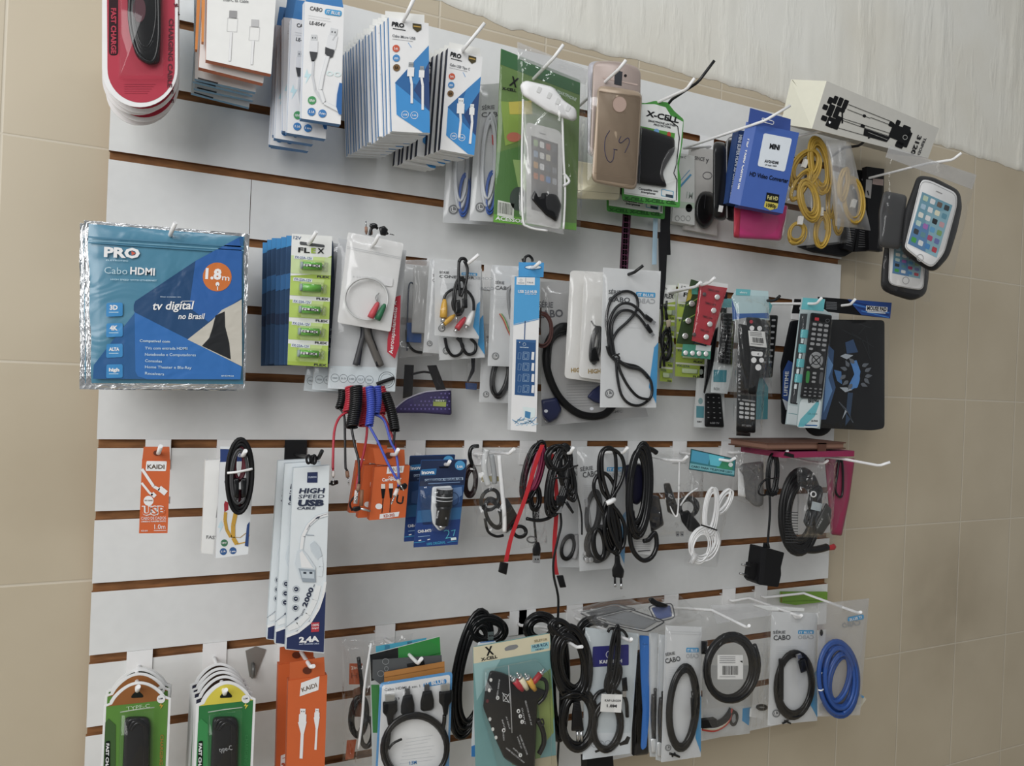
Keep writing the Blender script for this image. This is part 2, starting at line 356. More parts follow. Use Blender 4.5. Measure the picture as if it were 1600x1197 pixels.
for i in range(NX + 1):
    x = x0 + (x1 - x0) * i / NX; edge += rd.uniform(-.003, .003); edge = edge * .9 + .1 * (.036 - .016 * max(0, x - .45)) ; lo = edge + .002 * math.sin(x * 9) * math.sin(x * 23)
    for j in range(NZ + 1):
        z = lo + (.9 - lo) * (j / NZ) ** 1.6; th = .003 + .0006 * math.sin(x * 11 + z * 9)
        for dx_, wd, top, ln in drips:
            if top - ln < z < top: th += .0022 * math.exp(-((x - dx_ - .004 * math.sin(z * 30)) / wd) ** 2) * min(1, (top - z) / .03)
        vs.append((x, .0195 - (th if j else 0), z))
for i in range(NX):
    for j in range(NZ): k = i * (NZ + 1) + j; fs.append((k, k + NZ + 1, k + NZ + 2, k + 1))
struct(meshobj('trim_1', vs, fs, [plaster()], smooth=True), 'trim_1')
# ------------------------------------------------------------------ slatwall
def whiteboard():
    m = mat('#cacbca', .32).copy(); return m
def mdf():
    m = bpy.data.materials.new('raw_fibreboard'); m.use_nodes = True; n = m.node_tree; p = n.nodes['Principled BSDF']; p.inputs['Roughness'].default_value = .8
    t = n.nodes.new('ShaderNodeTexCoord'); mp = n.nodes.new('ShaderNodeMapping'); mp.inputs['Scale'].default_value = (1, 1, 6); n.links.new(t.outputs['Object'], mp.inputs[0])
    a = n.nodes.new('ShaderNodeTexNoise'); a.inputs['Scale'].default_value = 30; a.inputs['Detail'].default_value = 5; n.links.new(mp.outputs[0], a.inputs['Vector'])
    r = n.nodes.new('ShaderNodeValToRGB'); r.color_ramp.elements[0].color = lin('#6f4a2b', 1.1); r.color_ramp.elements[1].color = lin('#96683f', 1.1); r.color_ramp.elements[0].position = .3; r.color_ramp.elements[1].position = .7
    n.links.new(a.outputs[0], r.inputs[0]); n.links.new(r.outputs[0], p.inputs['Base Color']); return m
WB, MDF = whiteboard(), mdf()
sw = bpy.data.objects.new('slatwall', None); COL.objects.link(sw); sw.location = (.7, .0185, -1.3)
sw['label'] = 'white slatted display board with brown grooves fixed on the tiled wall'; sw['category'] = 'display board'
def swpart(name, v, f, mats, mi=None):
    o = meshobj(name, [(a - .7, b - .0185, c + 1.3) for a, b, c in v], f, mats, mi); o.parent = sw; return o
W = 1.4166
v, f = boxgeo(.001, .0085, -1.2955, W - .001, .0185, -.0145); swpart('backing_board', v, f, [MDF])
GH = .0062
for k in range(13):
    zt = -.0135 if k == 0 else -(k * .1) - GH; zb = -1.296 if k == 12 else -((k + 1) * .1) + GH
    spans = [(0, W)] if k != 3 else [(0, .1875), (.1885, W)]
    vs, fs, mi = [], [], []
    for a, b_ in spans:
        v, f = boxgeo(a + rd.uniform(-.0008, .0008), 0, zb, b_, .0085, zt); fs += [tuple(q + len(vs) for q in g) for g in f]; vs += v; mi += [0, 1, 1, 0, 1, 1]
    swpart('slat', vs, fs, [WB, MDF], mi)
# ------------------------------------------------------------------ hooks
HW, HB = mat('#d9dbdb', .3), mat('#1b1c1f', .35)
NH = [0]
def hook(label, elbow, d, groove, tip=None, black=False, mid=None, plate=True, sag=0):
    """elbow = where the bar turns up, at distance d; the bar starts in its groove straight behind"""
    it = Item('display_hook', label, 'hook', elbow, d, 'hooks on the slatwall')
    e = at(*elbow, d); zg = -groove * .1; root = Vector((e.x, -.001, zg - .016)); it.org = root; it.root.location = root
    c = HB if black else HW
    m = it.mb(); P = [root, root + Vector((0, -.012, 0))] + ([at(*mid[:2], mid[2])] if mid else []) + [e]
    if tip:
        t = at(*tip, d + .018); P += [e + (t - e) * .12 + Vector((0, -.004, 0)), t]
    else: P += [e + Vector((0, -.006, .003)), e + Vector((.002, -.014, .022))]
    m.tubew(P, .0026, c, 10); m.build('hook_bar')
    if plate:
        p = it.mb()
        for bx in ((e.x - .0165, -.0025, zg - .036, e.x + .0165, -.0006, zg + GH), (e.x - .0165, -.0006, zg - GH + .0005, e.x + .0165, .0075, zg - GH + .0022)):
            v, f = boxgeo(*bx); b = len(p.v); p.v += [Vector(q) for q in v]; mi = p.m(c)
            for g in f: p.face([b + i for i in g], mi)
        p.build('back_plate')
    return it
# ------------------------------------------------------------------ shared printing and packing helpers (all in photo pixels of the current close-up)
def serie(m, q, word='CABO', th=.0012, tri=True, logo=True, lines=True, back='#c3c5c6', first='SÉRIE'):
    """milky zip bag back sheet with its grey print, mirrored print and blue pill"""
    f = QM(q); m.slab([q[0], q[1], q[2], q[3]], th, back, 0); up = None
    def T(s, u0, u1, v, h, c, mir=False, b=1, o=2):
        p0, p1 = f(u0, v), f(u1, v); hh = math.hypot(f(.5, v + h)[0] - f(.5, v)[0], f(.5, v + h)[1] - f(.5, v)[1]); m.text(s, p0, p1, hh, c, A1 * o, b, mir)
    if first: T(first, .10, .31, .185, .028, '#4b4d50')
    if first: T(word, .10, .10 + .095 * len(word), .24, .034, '#3f4144')
    T(word, .58, .58 + .085 * len(word), .24, .034, '#9b9ea1', True)
    m.flat([f(*p) for p in roundpoly([(.58, .16), (.92, .16), (.92, .195), (.58, .195)], .015)], '#2f9fd8', A1 * 2)
    T('IT BLUE', .61, .89, .19, .02, '#eef4f7', o=3)
    if lines:
        for i in range(8):
            v = .31 + i * .016; m.line([f(.12, v), f(.12 + random.uniform(.3, .75), v)], 1.2, '#a9abad')
    if tri: m.flat([f(1, .52), f(1, .97), f(.86, .85), f(.93, .56)], '#2a9ad6', A1 * 2)
    if logo:
        c = f(.16, .9); r = math.hypot(f(.24, .9)[0] - c[0], f(.24, .9)[1] - c[1])
        m.flat(ell(c[0], c[1], r), '#6d6f71', A1 * 3); m.loop(ell(c[0], c[1], r * .62), r * .12, '#c9cbcb', A1 * 4); m.line([(c[0] - r * .2, c[1] - r * .6), (c[0] - r * .2, c[1] + r * .3), (c[0] + r * .5, c[1] + r * .3)], r * .18, '#e0e1e1', A1 * 4)
    return f
def zipline(m, q, v=.07):
    f = QM(q)
    for k in (0, .018): m.line([f(.01, v + k), f(.99, v + k)], 2.2, '#b4b6b8', .001)
def usbA(m, x, y, s, deg, body=WHT, metal='#9fa3a6', wire=None, h=.0, o=A1 * 3):
    """USB-A plug pointing up at (x,y)=collar bottom centre, s = width; printed when h=0, solid when h>0"""
    g = lambda pts: rot([(x + a * s, y + b * s) for a, b in pts], (x, y), deg)
    B = [(-.5, 0), (.5, 0), (.5, -1.35), (-.5, -1.35)]; M_ = [(-.36, -1.35), (.36, -1.35), (.36, -2.1), (-.36, -2.1)]
    if h:
        m.puff(g(roundpoly([(-.5, -.0), (.5, 0), (.5, -1.4), (-.5, -1.4)], .2)), h, body, .001); m.slab(g(M_), h * .5, MET, h * .8)
        for a in (-.18, .12): m.flat(g([(a - .07, -1.65), (a + .1, -1.65), (a + .1, -1.8), (a - .07, -1.8)]), '#33363a', h * .8 + A1)
    else:
        m.flat(g(B), body, o); m.flat(g(M_), metal, o)
        for a in (-.15, .15): m.flat(g([(a - .06, -1.65), (a + .06, -1.65), (a + .06, -1.8), (a - .06, -1.8)]), '#4a4d50', o + A1)
def tiny(m, f, u0, u1, v0, n, c='#8b8d90', dv=.02, w=1.2, rd=random.Random(5)):
    for i in range(n): m.line([f(u0, v0 + i * dv), f(u0 + (u1 - u0) * rd.uniform(.6, 1), v0 + i * dv)], w, c, A1 * 3)
def barcode(m, q, n=22, seed=2, off=A1 * 4):
    rd = random.Random(seed); f = QM(q); u = 0
    while u < .97:
        wd = rd.choice((.012, .02, .035)); m.flat(qrect(f, u, 0, min(u + wd, 1), 1), '#2a2b2d', off); u += wd + rd.choice((.015, .025, .03))
def bag(it, q, kind='clear', bulge=.012, wr=.0015, seed=1, name='bag_film', off=0, **k):
    m = it.mb(); m.sheet(q, film(kind), bulge, wr, seed=seed, off=off, **k); return m.build(name)
def rca(m, x, y, deg, s, c, o=.006):
    g = lambda pts: rot([(x + a * s, y + b * s) for a, b in pts], (x, y), deg)
    m.tubew([m.P(*p, o) for p in g([(0, 0), (0, .5), (0, 1.0), (0, 1.6), (0, 2.2)])], [s * .2 * PX(m), s * .34 * PX(m), s * .42 * PX(m), s * .45 * PX(m), s * .45 * PX(m)], c, 10)
    m.tubew([m.P(*p, o) for p in g([(0, 2.2), (0, 2.75)])], s * .3 * PX(m), MET, 10)
def PX(m): return (m.P(10, 0) - m.P(0, 0)).length / 10   # metres per close-up pixel
def jack(m, x, y, deg, s, c, o=.006, barrel=None):
    """3.5 mm plug: sleeve then bare tip pointing down before rotation"""
    g = lambda pts: [m.P(*p, o) for p in rot([(x + a * s, y + b * s) for a, b in pts], (x, y), deg)]; k = PX(m) * s
    m.tubew(g([(0, 0), (0, .6)]), [.25 * k, .4 * k], c, 8); m.tubew(g([(0, .6), (0, 2.2)]), .5 * k, barrel or c, 10)
    m.tubew(g([(0, 2.2), (0, 4.0)]), .2 * k, MET, 8); m.tubew(g([(0, 4.0), (0, 4.3)]), [.2 * k, .06 * k], MET, 8)
    for b in (3.0, 3.5): m.tubew(g([(0, b), (0, b + .12)]), .21 * k, '#2a2a2c', 8)
# ================================================================== top row
Z('A')
it = Item('charging_cable_card', 'red rounded blister card with black charging cable, frontmost of its stack', 'cable card', (355, -120), .15, 'red charging cable cards')
m = it.mb(); m.slab([(118, -330), (592, -330)] + ell(353, 428, 236, 240, 22, 0, 180), .0012, '#dfdedb')
m.flat([(146, -330), (572, -330)] + ell(361, 428, 210, 212, 22, 0, 180), '#b8163a')
m.slab(roundpoly([(160, -80), (218, -80), (218, 345), (160, 345)], 24), .0002, '#3a1420', A1 * 2)
m.text('FAST CHARGE', (175, 50), (175, 335), 30, '#b8163a', A1 * 4, 2.2, up=(1, 0)); m.text('CHARGING CABLE', (535, 115), (525, 545), 28, '#5f1022', A1 * 3, 1.5, up=(1, 0)); m.text('+', (556, 35), (586, 55), 30, '#5f1022', A1 * 3, 2)
for i in range(5): m.line([(255, 525 + i * 14), (450 - i * 12, 525 + i * 14)], 2, '#9c1534', A1 * 3)
m.build('card')
m = it.mb(); m.puff(roundpoly([(262, -250), (495, -250), (480, 400), (400, 405), (330, 360), (285, 200)], 40), .008, RUB, .001)
m.coil(385, 60, 70, 250, 2, .0018, RUB, 4, 0, .007, .03, depth=.001); m.tube([(300, -100, .008), (290, 120, .008), (340, 330, .008), (430, 385, .008), (470, 250, .008), (468, -60, .008)], .0022, RUB); m.flat(ell(350, 60, 40, 80), '#4d1626', .0092); m.build('cable')
m = it.mb(); m.puff(roundpoly([(225, -260), (508, -260), (505, 490), (222, 490)], 14), .0125, film('blister'), .0006, ((1, 0), (.985, .2), (.95, .85), (.92, 1)), False); m.build('blister')
dup(it, [(.002, .020, -.001), (-.002, .036, .001), (.003, .052, -.002), (0, .07, -.002)], ['red rounded charging cable card, %s from the front of the red stack' % o for o in ORD[:4]])
# white phone-cable boxes
it = Item('cable_box', 'flat white cable box with two grey plugs printed, frontmost of the white stack', 'cable box', (990, -120), .155, 'boxes on the second top hook')
m = it.mb(); q = [(778, -330), (1222, -330), (1172, 462), (765, 372)]; m.slab(q, .011, '#d7d7d4', side='#d0682a'); f = QM(q)
for x, y, s in ((935, 110, 1), (1072, 165, .95)):
    m.flat([(x - 24, y - 45), (x + 24, y - 42), (x + 22, y + 5), (x - 26, y)], '#8b8a8b' if x < 1000 else '#aeaeae', A1 * 2); m.loop([(x - 34, y), (x + 28, y + 4), (x + 22, y + 88), (x - 40, y + 84)], 2, '#b9b9ba'); m.line([(x - 12, y + 90), (x - 22, y + 300 - (y - 60) * .6)], 16, '#c3c3c4'); m.line([(x - 12, y + 90), (x - 22, y + 300 - (y - 60) * .6)], 12, '#dadad9', A1 * 3)
m.text('USB-C to Cable', (870, 5), (1030, 18), 18, '#77787a'); m.slab([(742, -330), (768, -330), (752, 262), (738, 258)], .009, '#e08a2e', -.002); m.build('carton')
dup(it, [(-.004, .018, -.006)], ['flat white and orange cable box, directly behind the frontmost white one'], [(0, .03, .02)])
it = Item('cable_box', 'white box with pale blue underside, uppermost of the four behind the white boxes', 'cable box', (880, -120), .105, 'boxes on the second top hook')
m = it.mb(); m.slab([(715, -330), (1100, -330), (1075, 575), (695, 490)], .008, '#c9cac8', side='#6f9fc0'); m.line([(715, 487), (840, 520)], 9, '#33363a'); m.text('type C cable', (760, 430), (900, 462), 18, '#9b9c9e'); m.build('carton')
dup(it, [(.001, .018, .002), (-.002, .036, 0), (.003, .053, -.003)], ['white box with pale blue underside, %s of the four behind the white boxes' % o for o in ('second', 'third', 'rearmost')], [(0, .02, 0), (0, -.02, .02), (0, .04, 0)])
# white and blue boxes with zig-zag lower ends
Z('B')
it = Item('cable_box', 'tall white cable box with blue base and two grey plugs, frontmost of its stack', 'cable box', (430, 20), .16, 'white boxes with blue bases')
m = it.mb(); q = [(304, 8), (548, 48), (528, 776), (282, 738)]; f = QM(q); m.slab(q, .0125, '#d9dadb', side='#3277b4')
m.slab([(310, 10), (330, -110), (525, -80), (545, 48)], .0008, '#2f7fc0', -.006); m.flat([(281, 737), (304, 8), (290, 30), (272, 735)], '#c6c8ca', -.001)
m.text('CABO', (335, 62), (412, 74), 24, '#38393c', bold=1); m.flat(rot(roundpoly([(428, 60), (535, 60), (535, 96), (428, 96)], 16), (480, 78), 8), '#2f9fd8', A1 * 2); m.text('IT BLUE', (440, 82), (524, 95), 20, '#e8f1f6', A1 * 4)
tiny(m, f, .1, .75, .115, 2, dv=.022); m.text('LE-854V', (332, 150), (430, 166), 21, '#3c3d40')
usbA(m, 358, 325, 52, 2, '#cfd0d2', '#bcbec0'); m.flat([(333, 320), (384, 326), (376, 360), (360, 385), (345, 380)], '#3b3c3f', A1 * 4)
usbA(m, 465, 305, 62, 10, '#cfd0d2', '#c3c5c7'); m.flat([(432, 292), (490, 315), (478, 355), (458, 360), (430, 335)], '#3b3c3f', A1 * 4); m.line([(478, 250), (500, 210)], 8, '#b9bbbd', A1 * 4)
m.line([(358, 375), (352, 470), (368, 560), (420, 640)], 14, '#bfc1c4', A1 * 4); m.line([(448, 350), (415, 470), (400, 560), (425, 640), (520, 690)], 24, '#c8cacd', A1 * 5); m.line([(448, 350), (415, 470), (400, 560), (425, 640), (520, 690)], 18, '#d5d6d8', A1 * 6)
m.flat([(318, 430), (300, 480), (318, 482), (308, 525), (345, 462), (326, 460)], '#bcdcf0'); m.text('oo', (435, 470), (530, 480), 45, '#cfe2f0')
m.flat([(520, 515), (538, 520), (534, 715), (516, 712), (500, 665), (505, 590)], '#1e66ab', A1 * 7)
m.flat(ell(349, 625, 26), '#3b9b5a', A1 * 3); m.text('18W', (331, 633), (367, 637), 16, '#e6efe8', A1 * 4)
for x, t in ((346, '3.1A'), (414, '1m')): m.flat(ell(x, 697 + (x - 346) * .15, 25), '#2b7cc0', A1 * 3); m.text(t, (x - 18, 702 + (x - 346) * .15), (x + 18, 706 + (x - 346) * .15), 15, '#e8f1f6', A1 * 4)
m.build('carton')
dup(it, [(-.012, .028, -.014), (-.020, .046, -.006), (-.022, .062, -.014), (-.026, .08, -.004), (-.022, .098, -.014), (-.022, .114, -.01)], ['tall white cable box with blue base, %s from the front of its stack' % o for o in ORD[:6]], [(0, .01, .02), (0, -.02, 0), (0, .015, .03), (0, -.01, 0), (0, .03, 0), (0, 0, 0)])
# PRO cable boxes
def probox(hang, d, q, tab, kind, label):
    it = Item('cable_box', label, 'cable box', hang, d, 'blue and white boxes with hang tabs'); f = QM(q); m = it.mb()
    m.slab(q, .0092, '#dcdcda', side='#cfd0ce' if kind else '#cfd3d6'); m.slab(tab, .0006, '#d6d6d2', -.001)
    # printed long side of the carton
    e = it.P.n * .0001; a, b = it.P(*q[0]), it.P(*q[3]); n = (a - b).cross(it.P.n).normalized() * .0002
    if n.x > 0: n = -n
    mi = m.m('#1d2d52' if kind else '#3b8fd0'); k = len(m.v); dn = it.P.n
    m.v += [a + n + e, b + n + e, b + n - dn * .0095, a + n - dn * .0095]; m.face([k, k + 1, k + 2, k + 3], mi)
    mi = m.m('#11192e' if kind else '#dcdcda'); k = len(m.v); m.v += [a + n * 2 - dn * .004, b + n * 2 - dn * .004, b + n * 2 - dn * .0095, a + n * 2 - dn * .0095]; m.face([k, k + 1, k + 2, k + 3], mi)
    P = lambda s: [f(u, v) for u, v in s]
    m.flat(P([(1, .20), (.12, .57), (.16, .62), (1, .82)]), '#1f68a8', A1); m.flat(P([(1, .20), (.62, .36), (.48, .55), (1, .60)]), '#2f86c8', A1 * 1.5); m.flat(P([(1, .35), (.6, .62), (1, .80)]), '#27487e', A1 * 1.6)
    m.flat(P([(.13, .575), (.14, .85), (.22, .87), (.82, .995), (1, .995), (1, .80)]), '#2e93da', A1 * 2)
    m.text('PRO', f(.07, .07), f(.38, .072), 26, '#26292f', A1 * 3, 2.5); m.line(P([(.1, .092), (.42, .094)]), 5, '#33363c')
    m.text('Cabo Micro USB' if not kind else 'Cabo USB Tipo C', f(.08, .165), f(.66, .165), 15, '#55585e', A1 * 3); m.line(P([(.08, .185), (.6, .183)]), 2, '#8b8d91')
    m.flat([f(.6 + a, .02 + b) for a, b in ((0, 0), (.22, 0), (.22, .045), (.11, .075), (0, .045))], '#4a4122', A1 * 3); m.line(P([(.62, .045), (.8, .045)]), 7, '#c9a13a', A1 * 4)
    r = math.dist(f(.12, .3), f(.21, .3))
    for v, c in ((.265, '#d4552f'), (.35, '#3d8ccc'), (.435, '#7a5a30')):
        c0 = f(.17, v); m.flat(ell(c0[0], c0[1], r), c, A1 * 3); m.text('5A' if v > .4 else '1m' if v < .3 else 'm', (c0[0] - r * .5, c0[1] + r * .4), (c0[0] + r * .5, c0[1] + r * .4), r * .8, '#f0eee8' if v < .4 else '#1c1a18', A1 * 4)
    for (u, v, s) in (((.52, .50, 42), (.80, .50, 34)) if not kind else ((.50, .61, 46), (.83, .60, 32))):
        x, y = f(u, v); usbA(m, x, y, s, 3, '#dfe1e2', '#8d9194' if not kind else '#d5d7d9', o=A1 * 5); m.line([(x, y), f(u + .03, v + .07), f(u + .02, v + (.24 if u < .6 else .29))], 15, '#e1e3e4', A1 * 5)
    m.line(P([(.48, .2), (.56, .24)]), 3, '#4a9ad8')
    for u, t in ((.36, 'USB'), (.6, '2.4A')): c0 = f(u, .845); m.loop(ell(c0[0], c0[1], r, n=14), 3, '#dbe9f4', A1 * 3); m.text(t, (c0[0] - r * .6, c0[1] + 5), (c0[0] + r * .6, c0[1] + 6), 11, '#dbe9f4', A1 * 3)
    m.build('carton'); return it
it = probox((930, 110), .17, [(826, 108), (1076, 145), (1084, 832), (846, 818)], [(806, 68), (1050, 92), (1050, 142), (806, 108)], 0, 'blue and white micro USB cable box with orange dot, frontmost of the long stack')
offs = [(-.0018 * i - random.uniform(0, .002) - (.003 if i == 3 else 0), .0101 * i, random.uniform(-.002, .002)) for i in range(1, 16)]
dup(it, offs, ['micro USB cable box, %s from the front of the long blue and white stack' % o for o in ORD[:15]], [(0, random.uniform(-.012, .012), 0) for _ in offs])
it = probox((1300, 315), .13, [(1198, 300), (1413, 354), (1360, 970), (1148, 932)], [(1205, 262), (1395, 300), (1400, 350), (1200, 300)], 1, 'white and blue type C cable box with navy side, frontmost of the shorter stack')
offs = [(-.0035 * i - (.006 if i > 3 else 0), .0118 * i, random.uniform(-.002, .002) - .0005 * i) for i in range(1, 10)]
dup(it, offs, ['type C cable box with navy side, %s from the front of the shorter stack' % o for o in ORD[:9]], [(0, random.uniform(-.012, .012), 0) for _ in offs])
hook('white hook over the red charging cable cards at the upper left', (-1, -1), .17, 1) if 0 else None
Z('B'); hook('white hook through the long stack of blue and white micro USB boxes', (930, 108), .18, 1, (985, -10))
hook('white hook through the shorter stack of type C cable boxes', (1290, 312), .14, 1, (1425, 145), mid=(1288, 330, .10))
Z('C')
# clear printed bag behind the type C stack
it = Item('cable_bag', 'clear zip bag with grey lettering and blue cable, hanging right of the type C boxes', 'cable bag', (420, 330), .07)
m = it.mb(); q = [(262, 330), (640, 300), (600, 1195), (215, 1175)]; serie(m, q, 'CABO', tri=False); m.build('back_sheet')
m = it.mb(); m.coil(330, 800, 42, 270, 4, .0024, '#b9bcc0', 8, 3); m.coil(345, 1000, 30, 130, 4, .0016, '#2c5bb0', 6, 5); m.flat([(352, 640), (385, 650), (380, 720), (355, 700)], '#c43230', .006); m.build('cable')
bag(it, q, 'soft', .012, .002, 11)
dup(it, [(-.035, .028, -.003)], ['clear zip bag with blue cable, half hidden right behind the type C boxes'])
# green printed bag
it = Item('accessory_bag', 'green and yellow printed bag with black logo, behind the waterproof phone pouch', 'printed bag', (640, 190), .10)
m = it.mb(); q = [(412, 104), (905, 300), (880, 1235), (364, 1185)]; f = QM(q); m.slab(q, .002, '#66883f'); m.flat([f(0, 0), f(1, 0), f(1, .1), f(0, .09)], '#2f6b38', A1)
m.flat([f(.02, .3), f(.3, .27), f(.28, .5), f(.1, .55)], '#8aa93c', A1 * 2); m.flat([f(.12, .29), f(.4, .24), f(.42, .32), f(.14, .36)], '#c9bb3f', A1 * 3); m.flat([f(0, .6), f(.4, .5), f(.7, .75), f(.6, 1), f(0, 1)], '#4f7f3c', A1 * 2); m.flat([f(.2, .62), f(.5, .6), f(.5, .8), f(.3, .82)], '#94b368', A1 * 3)
m.flat(ell(490, 655, 45, 30), '#c26a52', A1 * 4); m.text('X', (460, 330), (508, 345), 58, '#16191a', A1 * 4, 1.5); m.text('X-CELL', (415, 358), (505, 372), 16, '#16191a', A1 * 4, 2.4)
m.flat([f(.04, .87), f(.24, .88), f(.24, .97), f(.04, .96)], '#c9cdc4', A1 * 4); barcode(m, [f(.05, .88), f(.22, .885), f(.22, .95), f(.05, .945)])
m.flat([f(0, .955), f(1, .955), f(1, 1), f(0, 1)], '#63a82c', A1 * 3); m.text('ACESSORIOS', f(.02, .985), f(.5, .99), 22, '#dfe8d8', A1 * 5, 1.5); m.text('FOR SMARTPHONE', f(.62, .135), f(.95, .15), 20, '#b8c9bd', A1 * 4); m.flat(ell(520, 1040, 55, 75), '#3f4a45', A1 * 4)
m.build('printed_sheet'); bag(it, q, 'clear', .008, .002, 12)
# waterproof phone pouch in its wrapper
it = Item('phone_pouch', 'clear waterproof phone pouch with white clamp and a phone picture inside', 'phone pouch', (725, 175), .14)
Z('C')
m = it.mb(); pq = [(545, 420), (800, 500), (800, 1262), (540, 1205)]; m.slab(roundpoly([(568, 560), (770, 612), (800, 660), (782, 1230), (570, 1190)], 26), .001, '#c9c9c6', .001)
sc = [(600, 645), (765, 698), (765, 1150), (600, 1105)]; f = QM(sc); m.flat(sc, '#55504a', .0013)
ic = ['#8fae6a', '#d8d8d4', '#b0563c', '#5a5d60', '#8aa0b8', '#d0d0cc', '#c8c0a0', '#3f4247', '#d09a40', '#dedede', '#5a5d60', '#77797c', '#d07a3c', '#c87840', '#4f86c8', '#9a9da0']
for i in range(16):
    u, v = .08 + (i % 4) * .235, .04 + (i // 4) * .15; m.flat([f(a, b) for a, b in roundpoly([(u, v), (u + .17, v), (u + .17, v + .085), (u, v + .085)], .03)], ic[i], .0017)
m.line([(648, 628), (690, 640)], 5, '#7d7d7b', .0015)
m.build('phone_card')
m = it.mb(); m.puff(roundpoly([(620, 960), (650, 985), (760, 1010), (790, 1080), (760, 1190), (690, 1150), (590, 1040)], 20), .008, RUB, .002); m.build('folded_strap')
m = it.mb(); m.puff(roundpoly([(525, 330), (560, 300), (690, 330), (740, 345), (800, 425), (880, 480), (885, 540), (860, 560), (700, 500), (540, 392)], 22), .014, '#dcdcda', .002)
for c_ in ((648, 360), (712, 395), (765, 432), (828, 475)): m.flat(rot(roundpoly([(c_[0] - 12, c_[1] - 18), (c_[0] + 12, c_[1] - 18), (c_[0] + 12, c_[1] + 18), (c_[0] - 12, c_[1] + 18)], 5), c_, 25), '#c3c4c3', .0168)
m.build('clamp')
m = it.mb(); m.sheet(pq, film('frost'), .008, .001, seed=4, off=.002); m.tube([(548, 420, .004), (540, 800, .004), (545, 1150, .004), (580, 1215, .004), (700, 1240, .004)], .0017, '#d8d8d6'); m.tube([(792, 500, .005), (800, 760, .005), (810, 1000, .006), (800, 1230, .005)], .0017, '#d8d8d6'); m.tube([(800, 880, .006), (835, 930, .008), (800, 960, .007)], .0022, '#dcdcda'); m.build('pouch_film')
m = it.mb(); m.slab([(513, 60), (950, 235), (940, 330), (515, 165)], .0006, film('frost'), -.002); m.sheet([(513, 75), (950, 240), (905, 1262), (525, 1200)], film('crisp'), .016, .003, seed=8); m.build('wrapper')
hook('white hook holding the waterproof phone pouch', (725, 176), .16, 1, (800, 78))
# phone cases
def phonecase(hang, d, poly, col, label, r=46, th=.007, tx=0):
    it = Item('phone_case', label, 'phone case', hang, d, tx=tx, single=True); m = it.mb(); m.puff(roundpoly(poly, r), th, mat(col, .34, .15), 0, ((1, 0), (1, .3), (.975, .8), (.95, 1))); return it, m
it, m = phonecase((1050, 200), .105, [(952, 185), (1060, 178), (1075, 780), (945, 775)], '#a3a2a8', 'silver grey phone case, leftmost and thinnest in view among the cases'); m.build('phone_case', True)
it, m = phonecase((1000, 800), .09, [(868, 800), (1160, 850), (1150, 1050), (862, 1040)], '#c6c0a2', 'cream phone case low behind the gold case', 30); m.line([(870, 985), (1150, 1010)], 2, '#8d8870', .0073); m.build('phone_case', True)
it, m = phonecase((1150, 230), .125, [(985, 180), (1150, 182), (1282, 225), (1272, 800), (960, 780)], '#a3928a', 'rose gold phone case with black camera slot, directly behind the front gold case')
m.flat([(1120, 235), (1168, 248), (1162, 335), (1116, 325)], '#33353a', .0075); m.flat(ell(1186, 272, 9), '#2a2528', .0075); m.line([(1045, 285), (1262, 330)], 10, '#b9a49a', .0074); m.build('phone_case', True)
it, m = phonecase((1150, 320), .145, [(1012, 332), (1130, 345), (1292, 375), (1255, 990), (972, 935)], '#a8937c', 'front gold phone case with round hole and pen lettering in clear sleeve')
it.cat = 'phone case'; m.flat(ell(1150, 450, 44, 50), '#b09689', .0074); m.loop(ell(1150, 450, 44, 50), 3, '#8d7663', .0078); m.line([(1020, 370), (1285, 412)], 2, '#8a745e', .0074); m.line([(990, 878), (1262, 925)], 2, '#8a745e', .0074)
m.tube([(1088, 615, .0076), (1062, 660, .0076), (1056, 730, .0076), (1070, 790, .0076), (1092, 812, .0076), (1110, 790, .0076), (1116, 735, .0076)], .0006, '#2b2d55', n=5); m.tube([(1112, 730, .0076), (1135, 735, .0076)], .0006, '#2b2d55', n=5); m.tube([(1158, 650, .0076), (1145, 680, .0076), (1160, 690, .0076), (1200, 660, .0076), (1210, 690, .0076), (1182, 752, .0076)], .0006, '#2b2d55', n=5)
m.puff(roundpoly([(952, 345), (1298, 385), (1275, 985), (942, 950)], 20), .01, film('clear'), -.003, ((1, 0), (.99, .8), (.96, 1)), False); m.build('phone_case', True)
hook('white hook above the front gold phone case', (1130, 246), .165, 1, (1190, 175))
Z('D')
